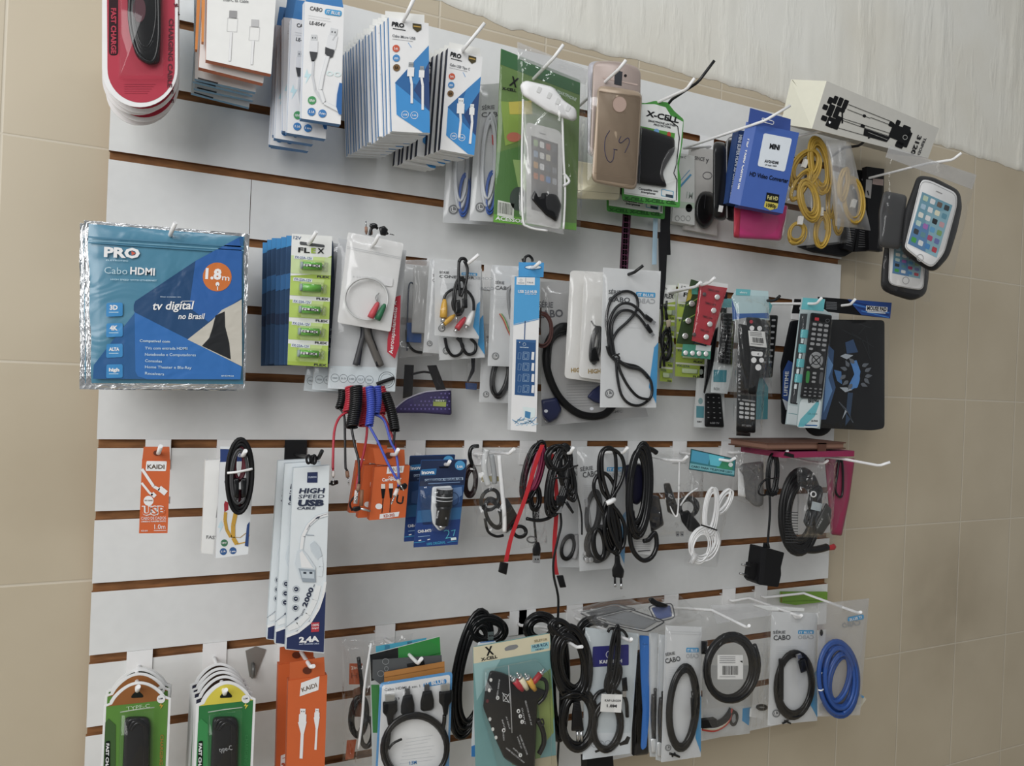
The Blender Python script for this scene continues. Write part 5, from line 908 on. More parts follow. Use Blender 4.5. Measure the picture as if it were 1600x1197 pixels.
it = Item('remote_control', 'black keypad remote edge showing right of the white-button remote', 'remote control', (660, 200), .05); m = it.mb(); m.slab([(600, 100), (665, 190), (650, 240), (600, 240)], .0008, '#5aa6ac', -.002); m.build('header_card'); m = it.mb(); m.slab([(560, 560), (640, 700), (636, 898), (560, 900)], .001, '#4f9aa4', -.003); m.build('backing_card'); m = it.mb(); f = remote(m, [(560, 245), (702, 250), (665, 640), (560, 640)]); keys(m, f, 8, 3, .2, .82, .08, .75, '#8a8b8d', .09, .016); m.build('remote')
it = Item('remote_control', 'long black remote with number keys at its lower end, in a clear crumpled bag', 'remote control', (490, 330), .115); m = it.mb(); f = remote(m, [(452, 300), (580, 330), (560, 985), (440, 975)]); keys(m, f, 4, 3, .25, .82, .735, .86, '#b4b5b6', .11, .013); keys(m, f, 1, 1, .6, .6, .70, .7, '#8a8b8d', .35, .008); keys(m, f, 9, 1, .12, .12, .4, .7, '#8a8b8d', .06, .008); m.text('SKY HDTV', f(.28, .945), f(.78, .947), 12, '#8f9092', .0084); m.build('remote'); m = it.mb(); m.puff([(440, 960), (530, 985), (528, 1005), (440, 1000)], .006, RUB, -.006); m.build('battery_end'); bag(it, [(440, 180), (650, 180), (600, 1000), (415, 990)], 'crisp', .018, .003, 89)
it = Item('remote_control', 'black remote with large white buttons, red power key and barcode sticker', 'remote control', (540, 160), .14); m = it.mb()
m.slab([(412, 138), (445, 85), (640, 100), (648, 280), (500, 262), (420, 285)], .0008, '#a9c4c8', -.002); m.flat([(440, 85), (530, 90), (526, 128), (438, 125)], '#5fb4bc', -.0015); m.flat([(412, 145), (445, 240), (640, 235), (645, 270), (520, 262), (418, 278)], '#2a62a8', -.0013); m.text('eletro', (462, 112), (508, 114), 12, '#cfe6e6', -.0012); m.build('header')
m = it.mb(); f = remote(m, [(500, 262), (590, 268), (640, 420), (600, 560), (565, 745), (515, 740), (530, 520)], '#1f2022', .01); o = .0104
for x, y, r, c in ((534, 290, 11, '#b8283c'), (538, 330, 15, '#dcdcda'), (586, 332, 15, '#dcdcda'), (550, 530, 17, '#dcdcda'), (598, 530, 15, '#dcdcda'), (578, 575, 19, '#dcdcda')): m.flat(ell(x, y, r, r * 1.05, 14), c, o)
m.flat(roundpoly([(532, 474), (608, 478), (604, 508), (535, 502)], 12), '#dcdcda', o); m.text('<', (572, 500), (582, 500), 16, '#33363a', o + A1, 2); m.line([(530, 458), (550, 455), (570, 468), (610, 462)], 3, '#4a4b4d', o)
m.build('remote'); m = it.mb(); q3 = [(516, 345), (618, 352), (632, 452), (524, 440)]; m.slab(q3, .0004, '#cfcfcc', .0115); f3 = QM(q3); barcode(m, [f3(.2, .42), f3(.85, .42), f3(.85, .75), f3(.2, .75)], seed=9, off=.0123); 
for v in (.1, .2, .3, .85): m.line([f3(.08, v), f3(.8, v)], 3, '#6a6b6d', .0122)

m.build('barcode_sticker'); bag(it, [(415, 120), (648, 130), (665, 760), (400, 745)], 'crisp', .018, .003, 90)
hook('black hook sticking out to the right above the white-button remote', (672, 158), .145, 4, (712, 130), black=True, mid=(545, 160, .12))
# lifetime / mouse pads
it = Item('retail_card', 'black and blue package with vertical lettering left of the teal remote package', 'package', (800, 160), .09, single=True); m = it.mb(); m.slab(roundpoly([(790, 285), (900, 275), (900, 940), (735, 930), (730, 560)], 16), .006, '#1b1d22'); m.flat([(765, 530), (820, 560), (800, 800), (770, 820), (728, 760), (732, 600)], '#2a4f94'); m.flat([(750, 840), (728, 770), (800, 810), (795, 835)], '#b9c0c8', A1 * 2); m.text('LIFETIME', (758, 752), (768, 600), 22, '#d5dae4', A1 * 3, 1, up=(-1, 0)); m.slab([(805, 148), (852, 150), (850, 240), (788, 238)], .001, '#17181b', -.001); m.flat([(835, 198), (850, 198), (850, 215), (833, 214)], '#c9ccd4', A1 * 2); m.flat([(810, 390), (830, 400), (828, 470), (808, 460)], '#5a2a2c', A1 * 2); m.build('retail_card', True)
it = Item('mouse_pad', 'round edge of a dark pad showing below the black mouse pad', 'mouse pad', (950, 940), .05, single=True); m = it.mb(); m.puff(ell(952, 915, 92, 90, 28), .004, mat('#1d1d1f', .6)); m.build('mouse_pad', True)
it = Item('mouse_pad', 'large black mouse pad with blue clawed picture under a blue header', 'mouse pad', (1160, 170), .11); m = it.mb()
pad = roundpoly([(905, 275), (1365, 280), (1365, 955), (1290, 968), (900, 950)], 26); m.slab(pad, .004, '#16171a')
rdp = random.Random(12)
m.flat([(1000, 420), (1050, 470), (1040, 620), (1060, 700), (1000, 900), (960, 900), (990, 700), (970, 560)], '#2f537f', A1); m.flat([(1010, 500), (1045, 560), (1015, 640), (1040, 720), (985, 860), (1000, 640)], '#5f8fc4', A1 * 2)
m.flat([(1150, 540), (1190, 530), (1215, 600), (1200, 690), (1160, 715), (1140, 690), (1180, 610)], '#4a86c8', A1 * 2); m.flat([(1050, 590), (1095, 600), (1100, 680), (1070, 660)], '#3a6ea8', A1 * 2); m.flat([(1140, 700), (1170, 720), (1150, 900), (1120, 940), (1130, 800)], '#27415f', A1); m.flat([(1120, 420), (1170, 400), (1200, 480), (1130, 490)], '#27476f', A1)
m.flat(roundpoly([(1095, 520), (1200, 495), (1300, 560), (1310, 660), (1240, 730), (1120, 735), (1080, 640)], 40), '#15161a', A1 * 1.5); m.flat(roundpoly([(1160, 560), (1205, 570), (1212, 650), (1195, 705), (1150, 700), (1180, 630)], 12), '#4a8ad0', A1 * 3)
for i, a in enumerate((-2.75, -2.3, -1.9, 2.0, 2.45, 2.9, -.75, -.35, .1, .5, .85)):
     cx, cy = 1185 + 82 * math.cos(a), 618 + 88 * math.sin(a); g = rot([(cx, cy - 26), (cx + 17, cy + 6), (cx + 4, cy + 26), (cx - 12, cy + 10)], (cx, cy), math.degrees(a) + 90 + 25 * math.sin(i * 2.3)); m.puff(roundpoly(g, 8), .0004, '#5a6068', A1 * 3)
for pts in ([(1088, 505), (1120, 490), (1170, 500), (1130, 525)], [(1085, 700), (1120, 730), (1165, 715), (1130, 700)], [(1080, 800), (1130, 850), (1100, 900), (1120, 840)]): m.flat(pts, '#9aa3ac', A1 * 4)
for i in range(6): m.line([(1080 + i * 10, 790 + i * 14), (1130 + i * 8, 840 + i * 16)], 5, '#4f565e', A1 * 2); m.line([(1120 + rdp.uniform(-20, 200), 300 + i * 20), (1180 + rdp.uniform(0, 150), 330 + i * 40)], 4, '#2f3338', A1 * 2)
m.build('pad')
m = it.mb(); q = [(950, 135), (1410, 172), (1400, 270), (948, 222)]; f = QM(q); m.slab(q, .0008, '#17181b', .004); m.flat([f(.4, 0), f(1, 0), f(1, 1), f(.6, .95)], '#1c4a9a', .0045)
for i in range(4): m.line([f(.42 + i * .06, .1 + i * .2), f(.98, .5 + i * .15)], 6, '#3a8ae0' if i % 2 else '#123070', .0047)
m.slab([f(.66, .32), f(.95, .30), f(.95, .62), f(.66, .66)], .0002, '#dfe2e6', .0052); m.text('MOUSE PAD', f(.675, .60), f(.94, .57), 24, '#1c2026', .0056, 2); m.line([f(.68, .72), f(.93, .70)], 7, '#cfd8e6', .0052)
for i in range(5): m.line([(1000, 168 + i * 10), (1068, 172 + i * 10)], 5, '#5f6266', .0047)
m.build('header'); bag(it, [(905, 250), (1400, 268), (1378, 968), (895, 950)], 'clear', .01, .0022, 91)
# big remote in teal package
it = Item('remote_control', 'long black remote with grey number keys in a teal printed package', 'remote control', (940, 180), .135); m = it.mb(); q = [(855, 140), (995, 145), (960, 955), (755, 930)]; f = QM(q); m.slab([(855, 138), (995, 150), (985, 210), (1035, 245), (962, 958), (753, 930), (800, 560)], .003, '#a4b4b6'); m.flat([(857, 140), (993, 150), (985, 225), (845, 212)], '#5cbcc4')
m.flat([(840, 240), (885, 240), (815, 800), (775, 795)], '#33383b'); 
for x, y in ((865, 365), (852, 457), (840, 548), (828, 643)): m.flat(rot(roundpoly([(x - 24, y - 26), (x + 24, y - 26), (x + 24, y + 26), (x - 24, y + 26)], 6), (x, y), 5), '#5cc4cc', A1 * 3)
for i in range(4): m.flat([(845 - i * 14, 395 + i * 95), (862 - i * 14, 395 + i * 95), (858 - i * 14, 425 + i * 95), (842 - i * 14, 422 + i * 95)], '#c8d4d6', A1 * 3)
m.flat([(765, 810), (825, 820), (815, 935), (755, 925)], '#b9c4c6', A1 * 2); m.line([(765, 860), (820, 868)], 3, '#3a8f96', A1 * 3); m.line([(780, 795), (822, 802)], 8, '#22272a', A1 * 3)
m.flat(roundpoly([(835, 800), (850, 770), (970, 775), (956, 952), (818, 950)], 20), '#cdd8da', .0004 * 2); m.flat([(840, 900), (905, 830), (950, 780), (958, 800), (930, 880), (860, 945), (825, 945)], '#5fc0cc', A1 * 4); m.text('BRENG', (890, 795), (955, 790), 22, '#23262a', A1 * 5, 2.5); m.text('CR-1234', (885, 868), (945, 870), 9, '#4a8f96', A1 * 5); m.text('LE-7018', (908, 912), (948, 914), 10, '#23262a', A1 * 5, 2); m.line([(870, 935), (945, 938)], 7, '#2a6fae', A1 * 5); m.build('package')
m = it.mb(); q = [(905, 232), (1038, 250), (975, 775), (838, 765)]; f = remote(m, q, '#1d1e20', .009); o = .0094
m.flat([f(a, b) for a, b in roundpoly([(.22, .05), (.42, .05), (.42, .085), (.22, .085)], .02)], '#c02a38', o); m.loop(ell(*f(.82, .07), 12, 10, 10), 3, '#55575a', o)
keys(m, f, 5, 3, .25, .8, .13, .36, '#8c8d8f', .10, .016, o); keys(m, f, 1, 2, .22, .8, .42, .42, '#8c8d8f', .09, .013, o)
c = f(.52, .545); m.puff(ell(*c, 44, 52, 24), .001, '#87898b', o); m.loop(ell(*c, 26, 28, 18), 5, '#26282a', o + .0012)
for a in (45, 135): m.line(rot([(c[0] - 46, c[1]), (c[0] + 46, c[1])], c, a + 5), 6, '#1d1e20', o + .0013)
keys(m, f, 1, 2, .2, .82, .64, .64, '#8c8d8f', .08, .011, o); keys(m, f, 3, 1, .52, .52, .70, .80, '#8c8d8f', .09, .013, o)
m.flat([f(a, b) for a, b in roundpoly([(.14, .68), (.30, .68), (.32, .82), (.16, .82)], .05)], '#2f8f3c', o); m.flat([f(a, b) for a, b in roundpoly([(.76, .68), (.92, .68), (.92, .82), (.76, .82)], .05)], '#4a4b4d', o)
keys(m, f, 3, 4, .2, .88, .88, .965, '#77787a', .06, .008, o); m.build('remote'); bag(it, [(850, 230), (1045, 245), (965, 958), (755, 935)], 'clear', .016, .0015, 92)
hook('white hook through the teal header of the long remote package', (930, 178), .15, 4, (972, 142), mid=(670, 178, .05)); hook('white hook over the blue header of the mouse pad', (1140, 185), .13, 4, (1182, 150))
# ================================================================== third row
Z('K')
def kaidi(hang, d, q, tab, label, kind, grp=None, side='#c2520f'):
    it = Item('cable_box', label, 'cable box', hang, d, grp); m = it.mb(); f = QM(q); P = lambda s: [f(u, v) for u, v in s]; O_ = '#d85f14'
    m.slab(q, .013 if kind < 2 else .012, O_, side=side); m.slab(tab, .001, '#cc5a14', -.001); c = ((tab[0][0] + tab[1][0]) / 2, tab[0][1] * .55 + tab[3][1] * .45); r = math.dist(tab[0], tab[1]) * .13; m.flat(ell(*c, r, r * .8, 12), '#5f2408', A1)
    W_ = '#e9e2da'
    if kind == 0:
        m.flat([f(a, b) for a, b in roundpoly([(.16, .01), (.88, .01), (.86, .145), (.14, .145)], .03)], W_); m.text('KAIDI', f(.2, .115), f(.8, .115), 26, '#55402c', A1 * 2, 1.2)
        m.line(P([(.01, .12), (.45, .36), (.66, .40)]), 18, W_); m.flat(rot([(268, 405), (322, 405), (322, 440), (268, 440)], (290, 425), 38), W_, A1 * 2); m.line(P([(.02, .31), (.3, .44), (.42, .48)]), 14, W_); m.flat(rot([(225, 440), (255, 440), (255, 465), (225, 465)], (240, 452), 45), W_, A1 * 2)
        m.flat(ell(*f(.29, .555), 31, 31), W_); m.text('FAST CHARGE', f(.15, .56), f(.43, .56), 8, '#8a5a38', A1 * 2, 1); m.text('USB', f(.08, .745), f(.9, .742), 50, W_, A1 * 2, 5); m.text('USB', f(.08, .745), f(.9, .742), 50, '#d85f14', A1 * 3, 1)
        m.text('CABO DE DADOS', f(.06, .815), f(.93, .812), 18, W_, A1 * 2, 0); m.text('CARREGA E TRANSFERE DADOS', f(.06, .85), f(.93, .845), 9, W_, A1 * 2); m.text('1.0m', f(.54, .945), f(.92, .943), 30, W_, A1 * 2, 0); m.text('KD-301', f(.08, .975), f(.3, .975), 9, W_, A1 * 2); m.line(P([(.52, .965), (.95, .965)]), 3, W_)
    elif kind == 1:
        m.flat(P([(.36, .01), (.84, 0), (.82, .13), (.35, .14)]), W_); m.text('KAIDI', f(.42, .105), f(.78, .10), 26, '#b8a088', A1 * 2, 1); m.text('Cabo', f(.42, .23), f(.58, .23), 14, W_, A1 * 2, 1.5); m.text('Carregador', f(.25, .28), f(.8, .275), 20, W_, A1 * 2, 2)
        for u in (.3, .52): x, y = f(u, .42); m.flat([(x - 13, y - 30), (x + 12, y - 30), (x + 12, y), (x - 13, y)], '#cfc9c2', A1 * 2); m.flat([(x - 14, y), (x + 14, y), (x + 5, y + 60), (x - 8, y + 60)], '#1c1c1f', A1 * 2); m.line([(x, y + 55), (x - 8, y + 150)], 5, '#1c1c1f')
        m.flat(ell(*f(.23, .75), 22, 18), W_); m.flat(P([(.28, .9), (.82, .88), (.8, .97), (.28, .99)]), W_); m.text('KD-302', f(.4, .97), f(.7, .96), 18, '#b8461a', A1 * 2, 1.5)
    else:
        s = abs(q[1][0] - q[0][0]) / 235
        m.flat(P([(.33, .03), (.8, 0), (.78, .10), (.3, .13)]), W_); m.text('KAIDI', f(.37, .10), f(.75, .075), 26, '#6f5a48', A1 * 2, 1)
        for u, v, sz in ((.39, .34, 46), (.76, .315, 32)):
            x, y = f(u, v); usbA(m, x, y, sz, 2, W_, W_); m.flat([(x - sz * .6, y - 12), (x + sz * .6, y - 16), (x + sz * .2, y + 62), (x - sz * .2, y + 62)], W_, A1 * 2.5); m.line([(x, y + 50), (x - 8, y + 215 - (25 if u > .6 else 0))], sz * .42, W_)
        m.line(P([(.14, .72), (.86, .665), (.86, .78), (.14, .845), (.14, .72)]), 6, W_); m.flat(P([(.14, .72), (.48, .695), (.48, .815), (.14, .845)]), W_); m.text('3M', f(.2, .825), f(.44, .80), 36, '#b8461a', A1 * 4, 3); m.text('comprimento', f(.18, .745), f(.44, .725), 10, '#b8461a', A1 * 4); m.text('Para', f(.56, .735), f(.74, .72), 13, W_); m.text('MICRO', f(.53, .775), f(.82, .75), 18, W_, bold=1.5)
        m.line(P([(.12, .88), (.86, .82)]), 5, W_); m.text('USB', f(.12, .99), f(.86, .935), 58, W_, A1 * 2, 6); m.text('USB', f(.12, .99), f(.86, .935), 58, O_, A1 * 3, 1); m.text('CABO DE DADOS', f(.12, 1.03), f(.86, .97), 14, W_)
    m.build('carton'); return it
kaidi((265, 200), .15, [(167, 236), (344, 238), (326, 690), (148, 692)], [(178, 152), (338, 152), (342, 238), (168, 238)], 'small orange cable box with printed white cable, leftmost item of the third row', 0)
it = Item('price_tag', 'white tag edge on the right side of the small orange cable box', 'tag', (335, 480), .142, single=True); m = it.mb(); m.slab([(333, 462), (344, 464), (342, 508), (333, 506)], .001, WHT); m.build('price_tag', True)
hook('white hook of the leftmost orange cable box in the third row', (270, 190), .16, 7, (284, 148))
# white box, blue/yellow box, dark coil
it = Item('cable_box', 'plain white tall box with faint lettering, left of the yellow-cable box', 'cable box', (600, 250), .14, single=True); m = it.mb(); m.slab([(562, 238), (660, 232), (610, 822), (538, 815)], .014, '#d3d3d1'); m.text('FAST', (567, 724), (640, 730), 20, '#6a6b6d'); m.line([(640, 510), (630, 595)], 5, '#77787a'); m.build('cable_box', True)
it = Item('cable_box', 'white box with blue tab and printed yellow flat cable behind the dark coil', 'cable box', (760, 240), .165); m = it.mb(); q = [(655, 248), (870, 240), (828, 822), (626, 848)]; f = QM(q); m.slab(q, .013, '#d0d3d5', side='#b9bcc0'); m.slab([(655, 160), (800, 165), (800, 250), (655, 250)], .001, '#26407c', -.001); m.flat([(655, 150), (720, 152), (720, 168), (655, 166)], '#cfd3d6', -.0004)
m.text('CABO', (690, 305), (712, 304), 18, '#44474b'); m.text('LE-8', (682, 380), (712, 378), 16, '#44474b'); m.flat([(685, 490), (705, 500), (705, 545), (680, 560), (678, 510)], '#a91e30'); m.line([(688, 560), (684, 610), (695, 670), (720, 715)], 20, '#cf9e1c'); m.line([(752, 560), (735, 640), (735, 720), (758, 760)], 26, '#cf9e1c'); m.line([(758, 760), (820, 745), (835, 700)], 7, '#cf9e1c'); m.line([(720, 715), (780, 718), (815, 690)], 4, '#b08a40')
m.flat([(822, 640), (838, 618), (830, 775), (808, 770)], '#24457f', A1 * 3); m.flat([(660, 610), (640, 655), (655, 660), (650, 690), (675, 640)], '#bcd6ea'); m.flat(ell(680, 752, 22), '#3b7a55'); m.text('18W', (665, 758), (695, 757), 12, '#e0e8e2'); 
for x, t in ((674, '3.1A'), (734, '1m')): m.flat(ell(x, 806 - (x - 674) * .1, 22), '#2a5c98'); m.text(t, (x - 15, 812), (x + 15, 808), 12, '#dfe8f0')
m.build('carton')
it = Item('braided_cable', 'dark braided cord coiled and tied with a white tie on the second hook', 'coiled cord', (780, 180), .185); m = it.mb()
m.coil(780, 335, 72, 215, 4, .0026, mat('#1b1b1d', .5), 5, 2, .004, .05, 5); m.coil(778, 345, 52, 170, 2, .0016, mat('#3a3a3c', .4), 5, 2, .009, .05, 7); m.build('cord'); m = it.mb(); m.coil(772, 260, 36, 110, 4, .0019, mat('#5a1626', .45), 8, 5, .004, .1, 8); m.tube([(765, 420), (770, 520)], .004, '#5a1626'); m.build('inner_cord')
m = it.mb(); m.tube([(700, 316, .012), (770, 308, .016), (855, 290, .012)], .0016, WHT); m.build('tie')
for x in (755, 800): m = it.mb(); m.puff(roundpoly([(x - 18, 345), (x + 18, 345), (x + 16, 475), (x - 14, 475)], 8), .009, RUB, .006); m.slab([(x - 10, 475), (x + 12, 475), (x + 12, 500), (x - 8, 500)], .003, MET, .009); m.build('plug')
hook('white hook through the dark coiled cord, second in the third row', (795, 205), .20, 7, (812, 178))
# tall white speed cable boxes
it = Item('cable_box', 'tall white box with navy corner and silver plug picture, frontmost of three', 'cable box', (1225, 280), .165, 'tall white and navy cable boxes'); m = it.mb(); q = [(1112, 285), (1336, 268), (1302, 1440), (1062, 1415)]; f = QM(q); m.slab(q, .010, '#cdd3d6', side='#b4bec4'); P = lambda s: [f(u, v) for u, v in s]
m.flat(P([(1, .67), (.99, .995), (.02, .997), (.02, .93), (.5, .86), (.8, .77)]), '#22305e'); m.line(P([(.0, .93), (.3, .9), (.62, .84), (.82, .765), (.93, .69), (.98, .62)]), 16, '#e4e8ea', A1 * 3); m.line(P([(.04, .885), (.3, .86), (.55, .8), (.72, .72), (.8, .64)]), 34, '#d6dcdf', A1 * 2)
m.flat([(1198, 312), (1262, 310), (1260, 376), (1196, 376)], '#24315c', A1 * 2); m.text('FUSION', (1205, 348), (1255, 346), 11, '#bcc6dc', A1 * 3)
T_ = lambda t, x0, x1, y, h, b=1: m.text(t, (x0, y), (x1, y - 2), h, '#26304a', A1 * 3, b, up=(.22, -1))
T_('HIGH', 1145, 1302, 442, 30, 2); T_('SPEED', 1140, 1302, 474, 23, .5); T_('USB', 1136, 1298, 521, 36, 3.4); T_('CABLE', 1132, 1246, 544, 16, 1.4)
m.line([(1325, 572), (1262, 590), (1205, 640), (1170, 710), (1158, 800)], 28, '#b9c2c8', A1 * 2); m.line([(1325, 572), (1262, 590), (1205, 640), (1170, 710), (1158, 800)], 20, '#dde2e4', A1 * 3); m.line([(1320, 570), (1290, 580), (1255, 598), (1215, 635), (1195, 670)], 2, '#33415c', A1 * 4); m.line([(1275, 588), (1250, 600)], 8, '#26304a', A1 * 5); m.line([(1190, 702), (1240, 704)], 4, '#77828e', A1 * 4)
m.flat([(1135, 800), (1165, 790), (1200, 830), (1250, 905), (1240, 990), (1150, 970), (1120, 880)], '#c3cbd0', A1 * 4); m.flat([(1150, 815), (1165, 800), (1190, 840), (1235, 910), (1160, 905)], '#e0e4e6', A1 * 5); m.flat([(1142, 910), (1248, 920), (1250, 998), (1168, 995)], '#8f9aa4', A1 * 5); m.flat([(1155, 925), (1240, 932), (1242, 975), (1165, 970)], '#b5bfc6', A1 * 6)
for x in (1182, 1220): m.flat([(x - 9, 932), (x + 9, 933), (x + 9, 945), (x - 9, 944)], '#2f3844', A1 * 7)
m.flat([(1215, 760), (1240, 740), (1275, 780), (1290, 830), (1262, 855), (1222, 800)], '#b9c2c8', A1 * 4); m.line([(1278, 840), (1285, 900), (1278, 960)], 26, '#ccd3d7', A1 * 3)
for y in (1040, 1100, 1157): m.flat(ell(1128 - (y - 1040) * .04, y, 14), '#26304a', A1 * 3); m.loop(ell(1128 - (y - 1040) * .04, y, 21), 2, '#8a949c', A1 * 3); m.line([(1120, y), (1134, y)], 4, '#cdd3d6', A1 * 5)
m.text('2000', (1190, 1155), (1238, 1035), 28, '#26304a', A1 * 3, 2, up=(-.93, -.37)); m.text('mm', (1240, 1028), (1246, 1012), 10, '#26304a', A1 * 3, 1, up=(-.93, -.37)); m.text('LENGTH', (1165, 1205), (1185, 1165), 10, '#26304a', A1 * 3, 1, up=(-.9, -.4)); m.line([(1062, 1280), (1130, 1225), (1160, 1200)], 2, '#33415c', A1 * 4); m.line([(1120, 1232), (1140, 1215)], 8, '#26304a', A1 * 5)
g = lambda x, y: ((130 - 180) * 3.99 + x * .9975, (920 - 660) * 3.99 + y * .9975)
m.flat([g(1425, 212), g(1477, 208), g(1474, 268), g(1424, 272)], '#c02a3c', A1 * 3); m.text('100%', g(1430, 235), g(1474, 232), 14, '#f0dede', A1 * 4, 1); m.text('Original', g(1430, 252), g(1472, 248), 9, '#f0dede', A1 * 4)
m.text('2,4A', g(1350, 335), g(1475, 328), 32, '#dfe5ec', A1 * 4, 3); m.text('FAST CHARGER CABLE', g(1350, 352), g(1475, 346), 8, '#bcc6dc', A1 * 4); m.build('carton')
dup(it, [(-.009, .014, .004), (-.016, .028, .006)], ['tall white and navy cable box, middle one of three', 'tall white and navy cable box, rearmost of three'], [(0, .012, 0), (0, .02, 0)])
it = hook('black hook with wound wire holding the tall white and navy boxes', (1262, 224), .175, 7, (1290, 178), black=True); m = it.mb()
for x in (1205, 1225, 1240): m.coil(x, 232, 12, 26, 2, .0012, '#232326', 2, 0, 0, .1, x)
m.build('wire')
# orange box trio
Z('L')
it = kaidi((740, 430), .145, [(662, 518), (880, 508), (852, 832), (626, 850)], [(650, 402), (845, 410), (850, 515), (665, 500)], 'frontmost of three orange cable boxes under the coiled audio cables', 1, 'orange boxes under the coiled cables')
dup(it, [(-.010, .018, .0), (-.016, .034, .004)], ['middle one of three orange cable boxes under the coiled audio cables', 'rearmost of three orange cable boxes under the coiled audio cables'], [(0, .02, 0), (0, .05, 0)])
hook('white hook through the three orange cable boxes', (785, 440), .16, 7, (806, 408), mid=(745, 440, .13))
# inova car charger cards
it = Item('charger_card', 'blue charger card with black car charger, front one of two', 'charger card', (1080, 500), .135, 'blue car charger cards'); m = it.mb(); q = roundpoly([(950, 473), (1236, 470), (1178, 1002), (902, 1020)], 10); m.slab(q, .001, '#1f4a80'); f = QM([(950, 473), (1236, 470), (1178, 1002), (902, 1020)]); P = lambda s: [f(u, v) for u, v in s]
m.flat(P([(.01, .01), (.99, .01), (.99, .3), (.01, .3)]), '#1a2c50'); m.flat(P([(.1, .42), (.9, .32), (.95, .5), (.55, .6), (.1, .55)]), '#3a5f96', A1 * 2); m.flat(P([(.62, .34), (.95, .32), (.98, .42), (.8, .48), (.6, .44)]), '#5f83b4', A1 * 3); m.loop(ell(*f(.8, .46), 30, 40), 4, '#24406e', A1 * 4); m.flat(P([(0, .72), (1, .7), (1, 1), (0, 1)]), '#1c3f82', A1 * 2); m.flat(P([(.02, .58), (1, .56), (1, .72), (.02, .74)]), '#2a6aa0', A1 * 1.5)
m.flat([f(a, b) for a, b in roundpoly([(.02, .11), (.36, .10), (.35, .175), (.01, .18)], .02)], '#1f6fa8', A1 * 2); m.text('inova', f(.04, .165), f(.32, .16), 22, '#dfe9f0', A1 * 4, 2); m.flat(ell(*f(.86, .07), 32, 30), '#3f9ad0', A1 * 2); m.text('5.4A', f(.8, .1), f(.93, .1), 16, '#e8f1f6', A1 * 4, 1.5)
m.flat([f(.4, .08), f(.62, .08), f(.6, .1), (f(.42, .1))], '#0e1524', A1 * 2); m.line(P([(.12, .235), (.96, .225)]), 16, '#9fb4cc', A1 * 2); m.text('CARREGADOR VEICULAR USB', f(.13, .247), f(.94, .237), 12, '#1f3558', A1 * 4, 2); m.line(P([(.2, .275), (.9, .265)]), 5, '#6f8db4', A1 * 3)
m.text('CAR-8473', f(.07, .835), f(.37, .83), 17, '#dfe9f0', A1 * 4, 1.5); m.line(P([(.08, .88), (.35, .875)]), 3, '#8fb4d8', A1 * 4); m.line(P([(.1, .925), (.16, .92)]), 6, '#dfe9f0', A1 * 4); m.line(P([(.3, .92), (.36, .915)]), 6, '#dfe9f0', A1 * 4); m.text('2', f(.7, .925), f(.84, .915), 58, '#4fc0d8', A1 * 4, -1); m.text('7', f(.86, .9), f(.96, .89), 40, '#4fc0d8', A1 * 4, -1); m.line(P([(.83, .93), (.95, .925)]), 16, '#cfdce8', A1 * 5); m.text('100% ORIGINAL', f(.3, .985), f(.72, .975), 16, '#2fa8d8', A1 * 4, 1); m.line(P([(.0, .945), (.25, .94)]), 3, '#2fa8d8', A1 * 4); m.line(P([(.76, .965), (.98, .955)]), 3, '#2fa8d8', A1 * 4)
m.build('card')
m = it.mb(); m.puff(roundpoly([(1018, 640), (1142, 632), (1140, 760), (1118, 800), (1100, 905), (1060, 918), (1020, 870), (1010, 780)], 16), .003, mat('#c9cdd0', .3), A1 * 6); m.build('tray')
m = it.mb(); P3 = [m.P(1098, 655, .011), m.P(1092, 760, .011)]; m.tubew(P3, .0125, mat('#1b1d20', .3), 18); m.tubew([m.P(1097, 655, .0112), m.P(1097.3, 650, .0112)], .0120, '#b9bcc0', 18); m.tubew([m.P(1092, 760, .011), m.P(1090, 780, .011), m.P(1078, 880, .011)], [.0125, .0105, .0095], mat('#1b1d20', .3), 18); m.tubew([m.P(1078, 880, .011), m.P(1076, 905, .011)], [.008, .003], MET, 14); m.tubew([m.P(1094, 700, .011), m.P(1093.7, 705, .011)], .0128, '#c9cdd0', 18); m.tubew([m.P(1093, 722, .011), m.P(1092.8, 726, .011)], .0128, '#c9cdd0', 18)
m.text('inova', (1052, 838), (1062, 790), 14, '#c9cdd0', .0222, 1, up=(-1, -.1)); m.flat(ell(1105, 838, 5, 7), MET, .0222)
for x in (1075, 1105): m.slab([(x - 8, 668), (x + 10, 662), (x + 12, 684), (x - 6, 688)], .001, '#3a3d40', .0235)
m.build('car_charger'); m = it.mb(); m.puff(roundpoly([(1005, 625), (1148, 625), (1145, 770), (1125, 920), (1020, 925), (1002, 780)], 14), .026, film('blister'), .0006, ((1, 0), (.97, .8), (.93, 1)), False); m.build('blister')
dup(it, [(-.009, .026, .004)], ['blue charger card peeking out behind the front car charger card'], [(0, -.02, 0)])
hook('white hook through the blue car charger cards', (1110, 502), .15, 7, (1128, 482), mid=(1080, 500, .10))
Z('M')
def hank(lb, hang, d, coils, col=RUB, name='cable_hank', cat='cable hank', extra=None, grp=None):
    it = Item(name, lb, cat, hang, d, grp); m = it.mb()
    for i, c in enumerate(coils): cx, cy, rx, ry, t, r, ang = c[:7]; m.coil(cx, cy, rx, ry, t * 1.5, r * 1.15, col, c[7] if len(c) > 7 else 8, ang, .004, .12, int(cx + cy), 7, .010)
    m.build('cable')
    if extra: extra(it)
    return it
hank('dark maroon looped cord at the far left edge of the cable bags', (150, 160), .08, [(140, 370, 32, 85, 5, .0017, 4, 5)], mat('#3a1a1c', .35)); 
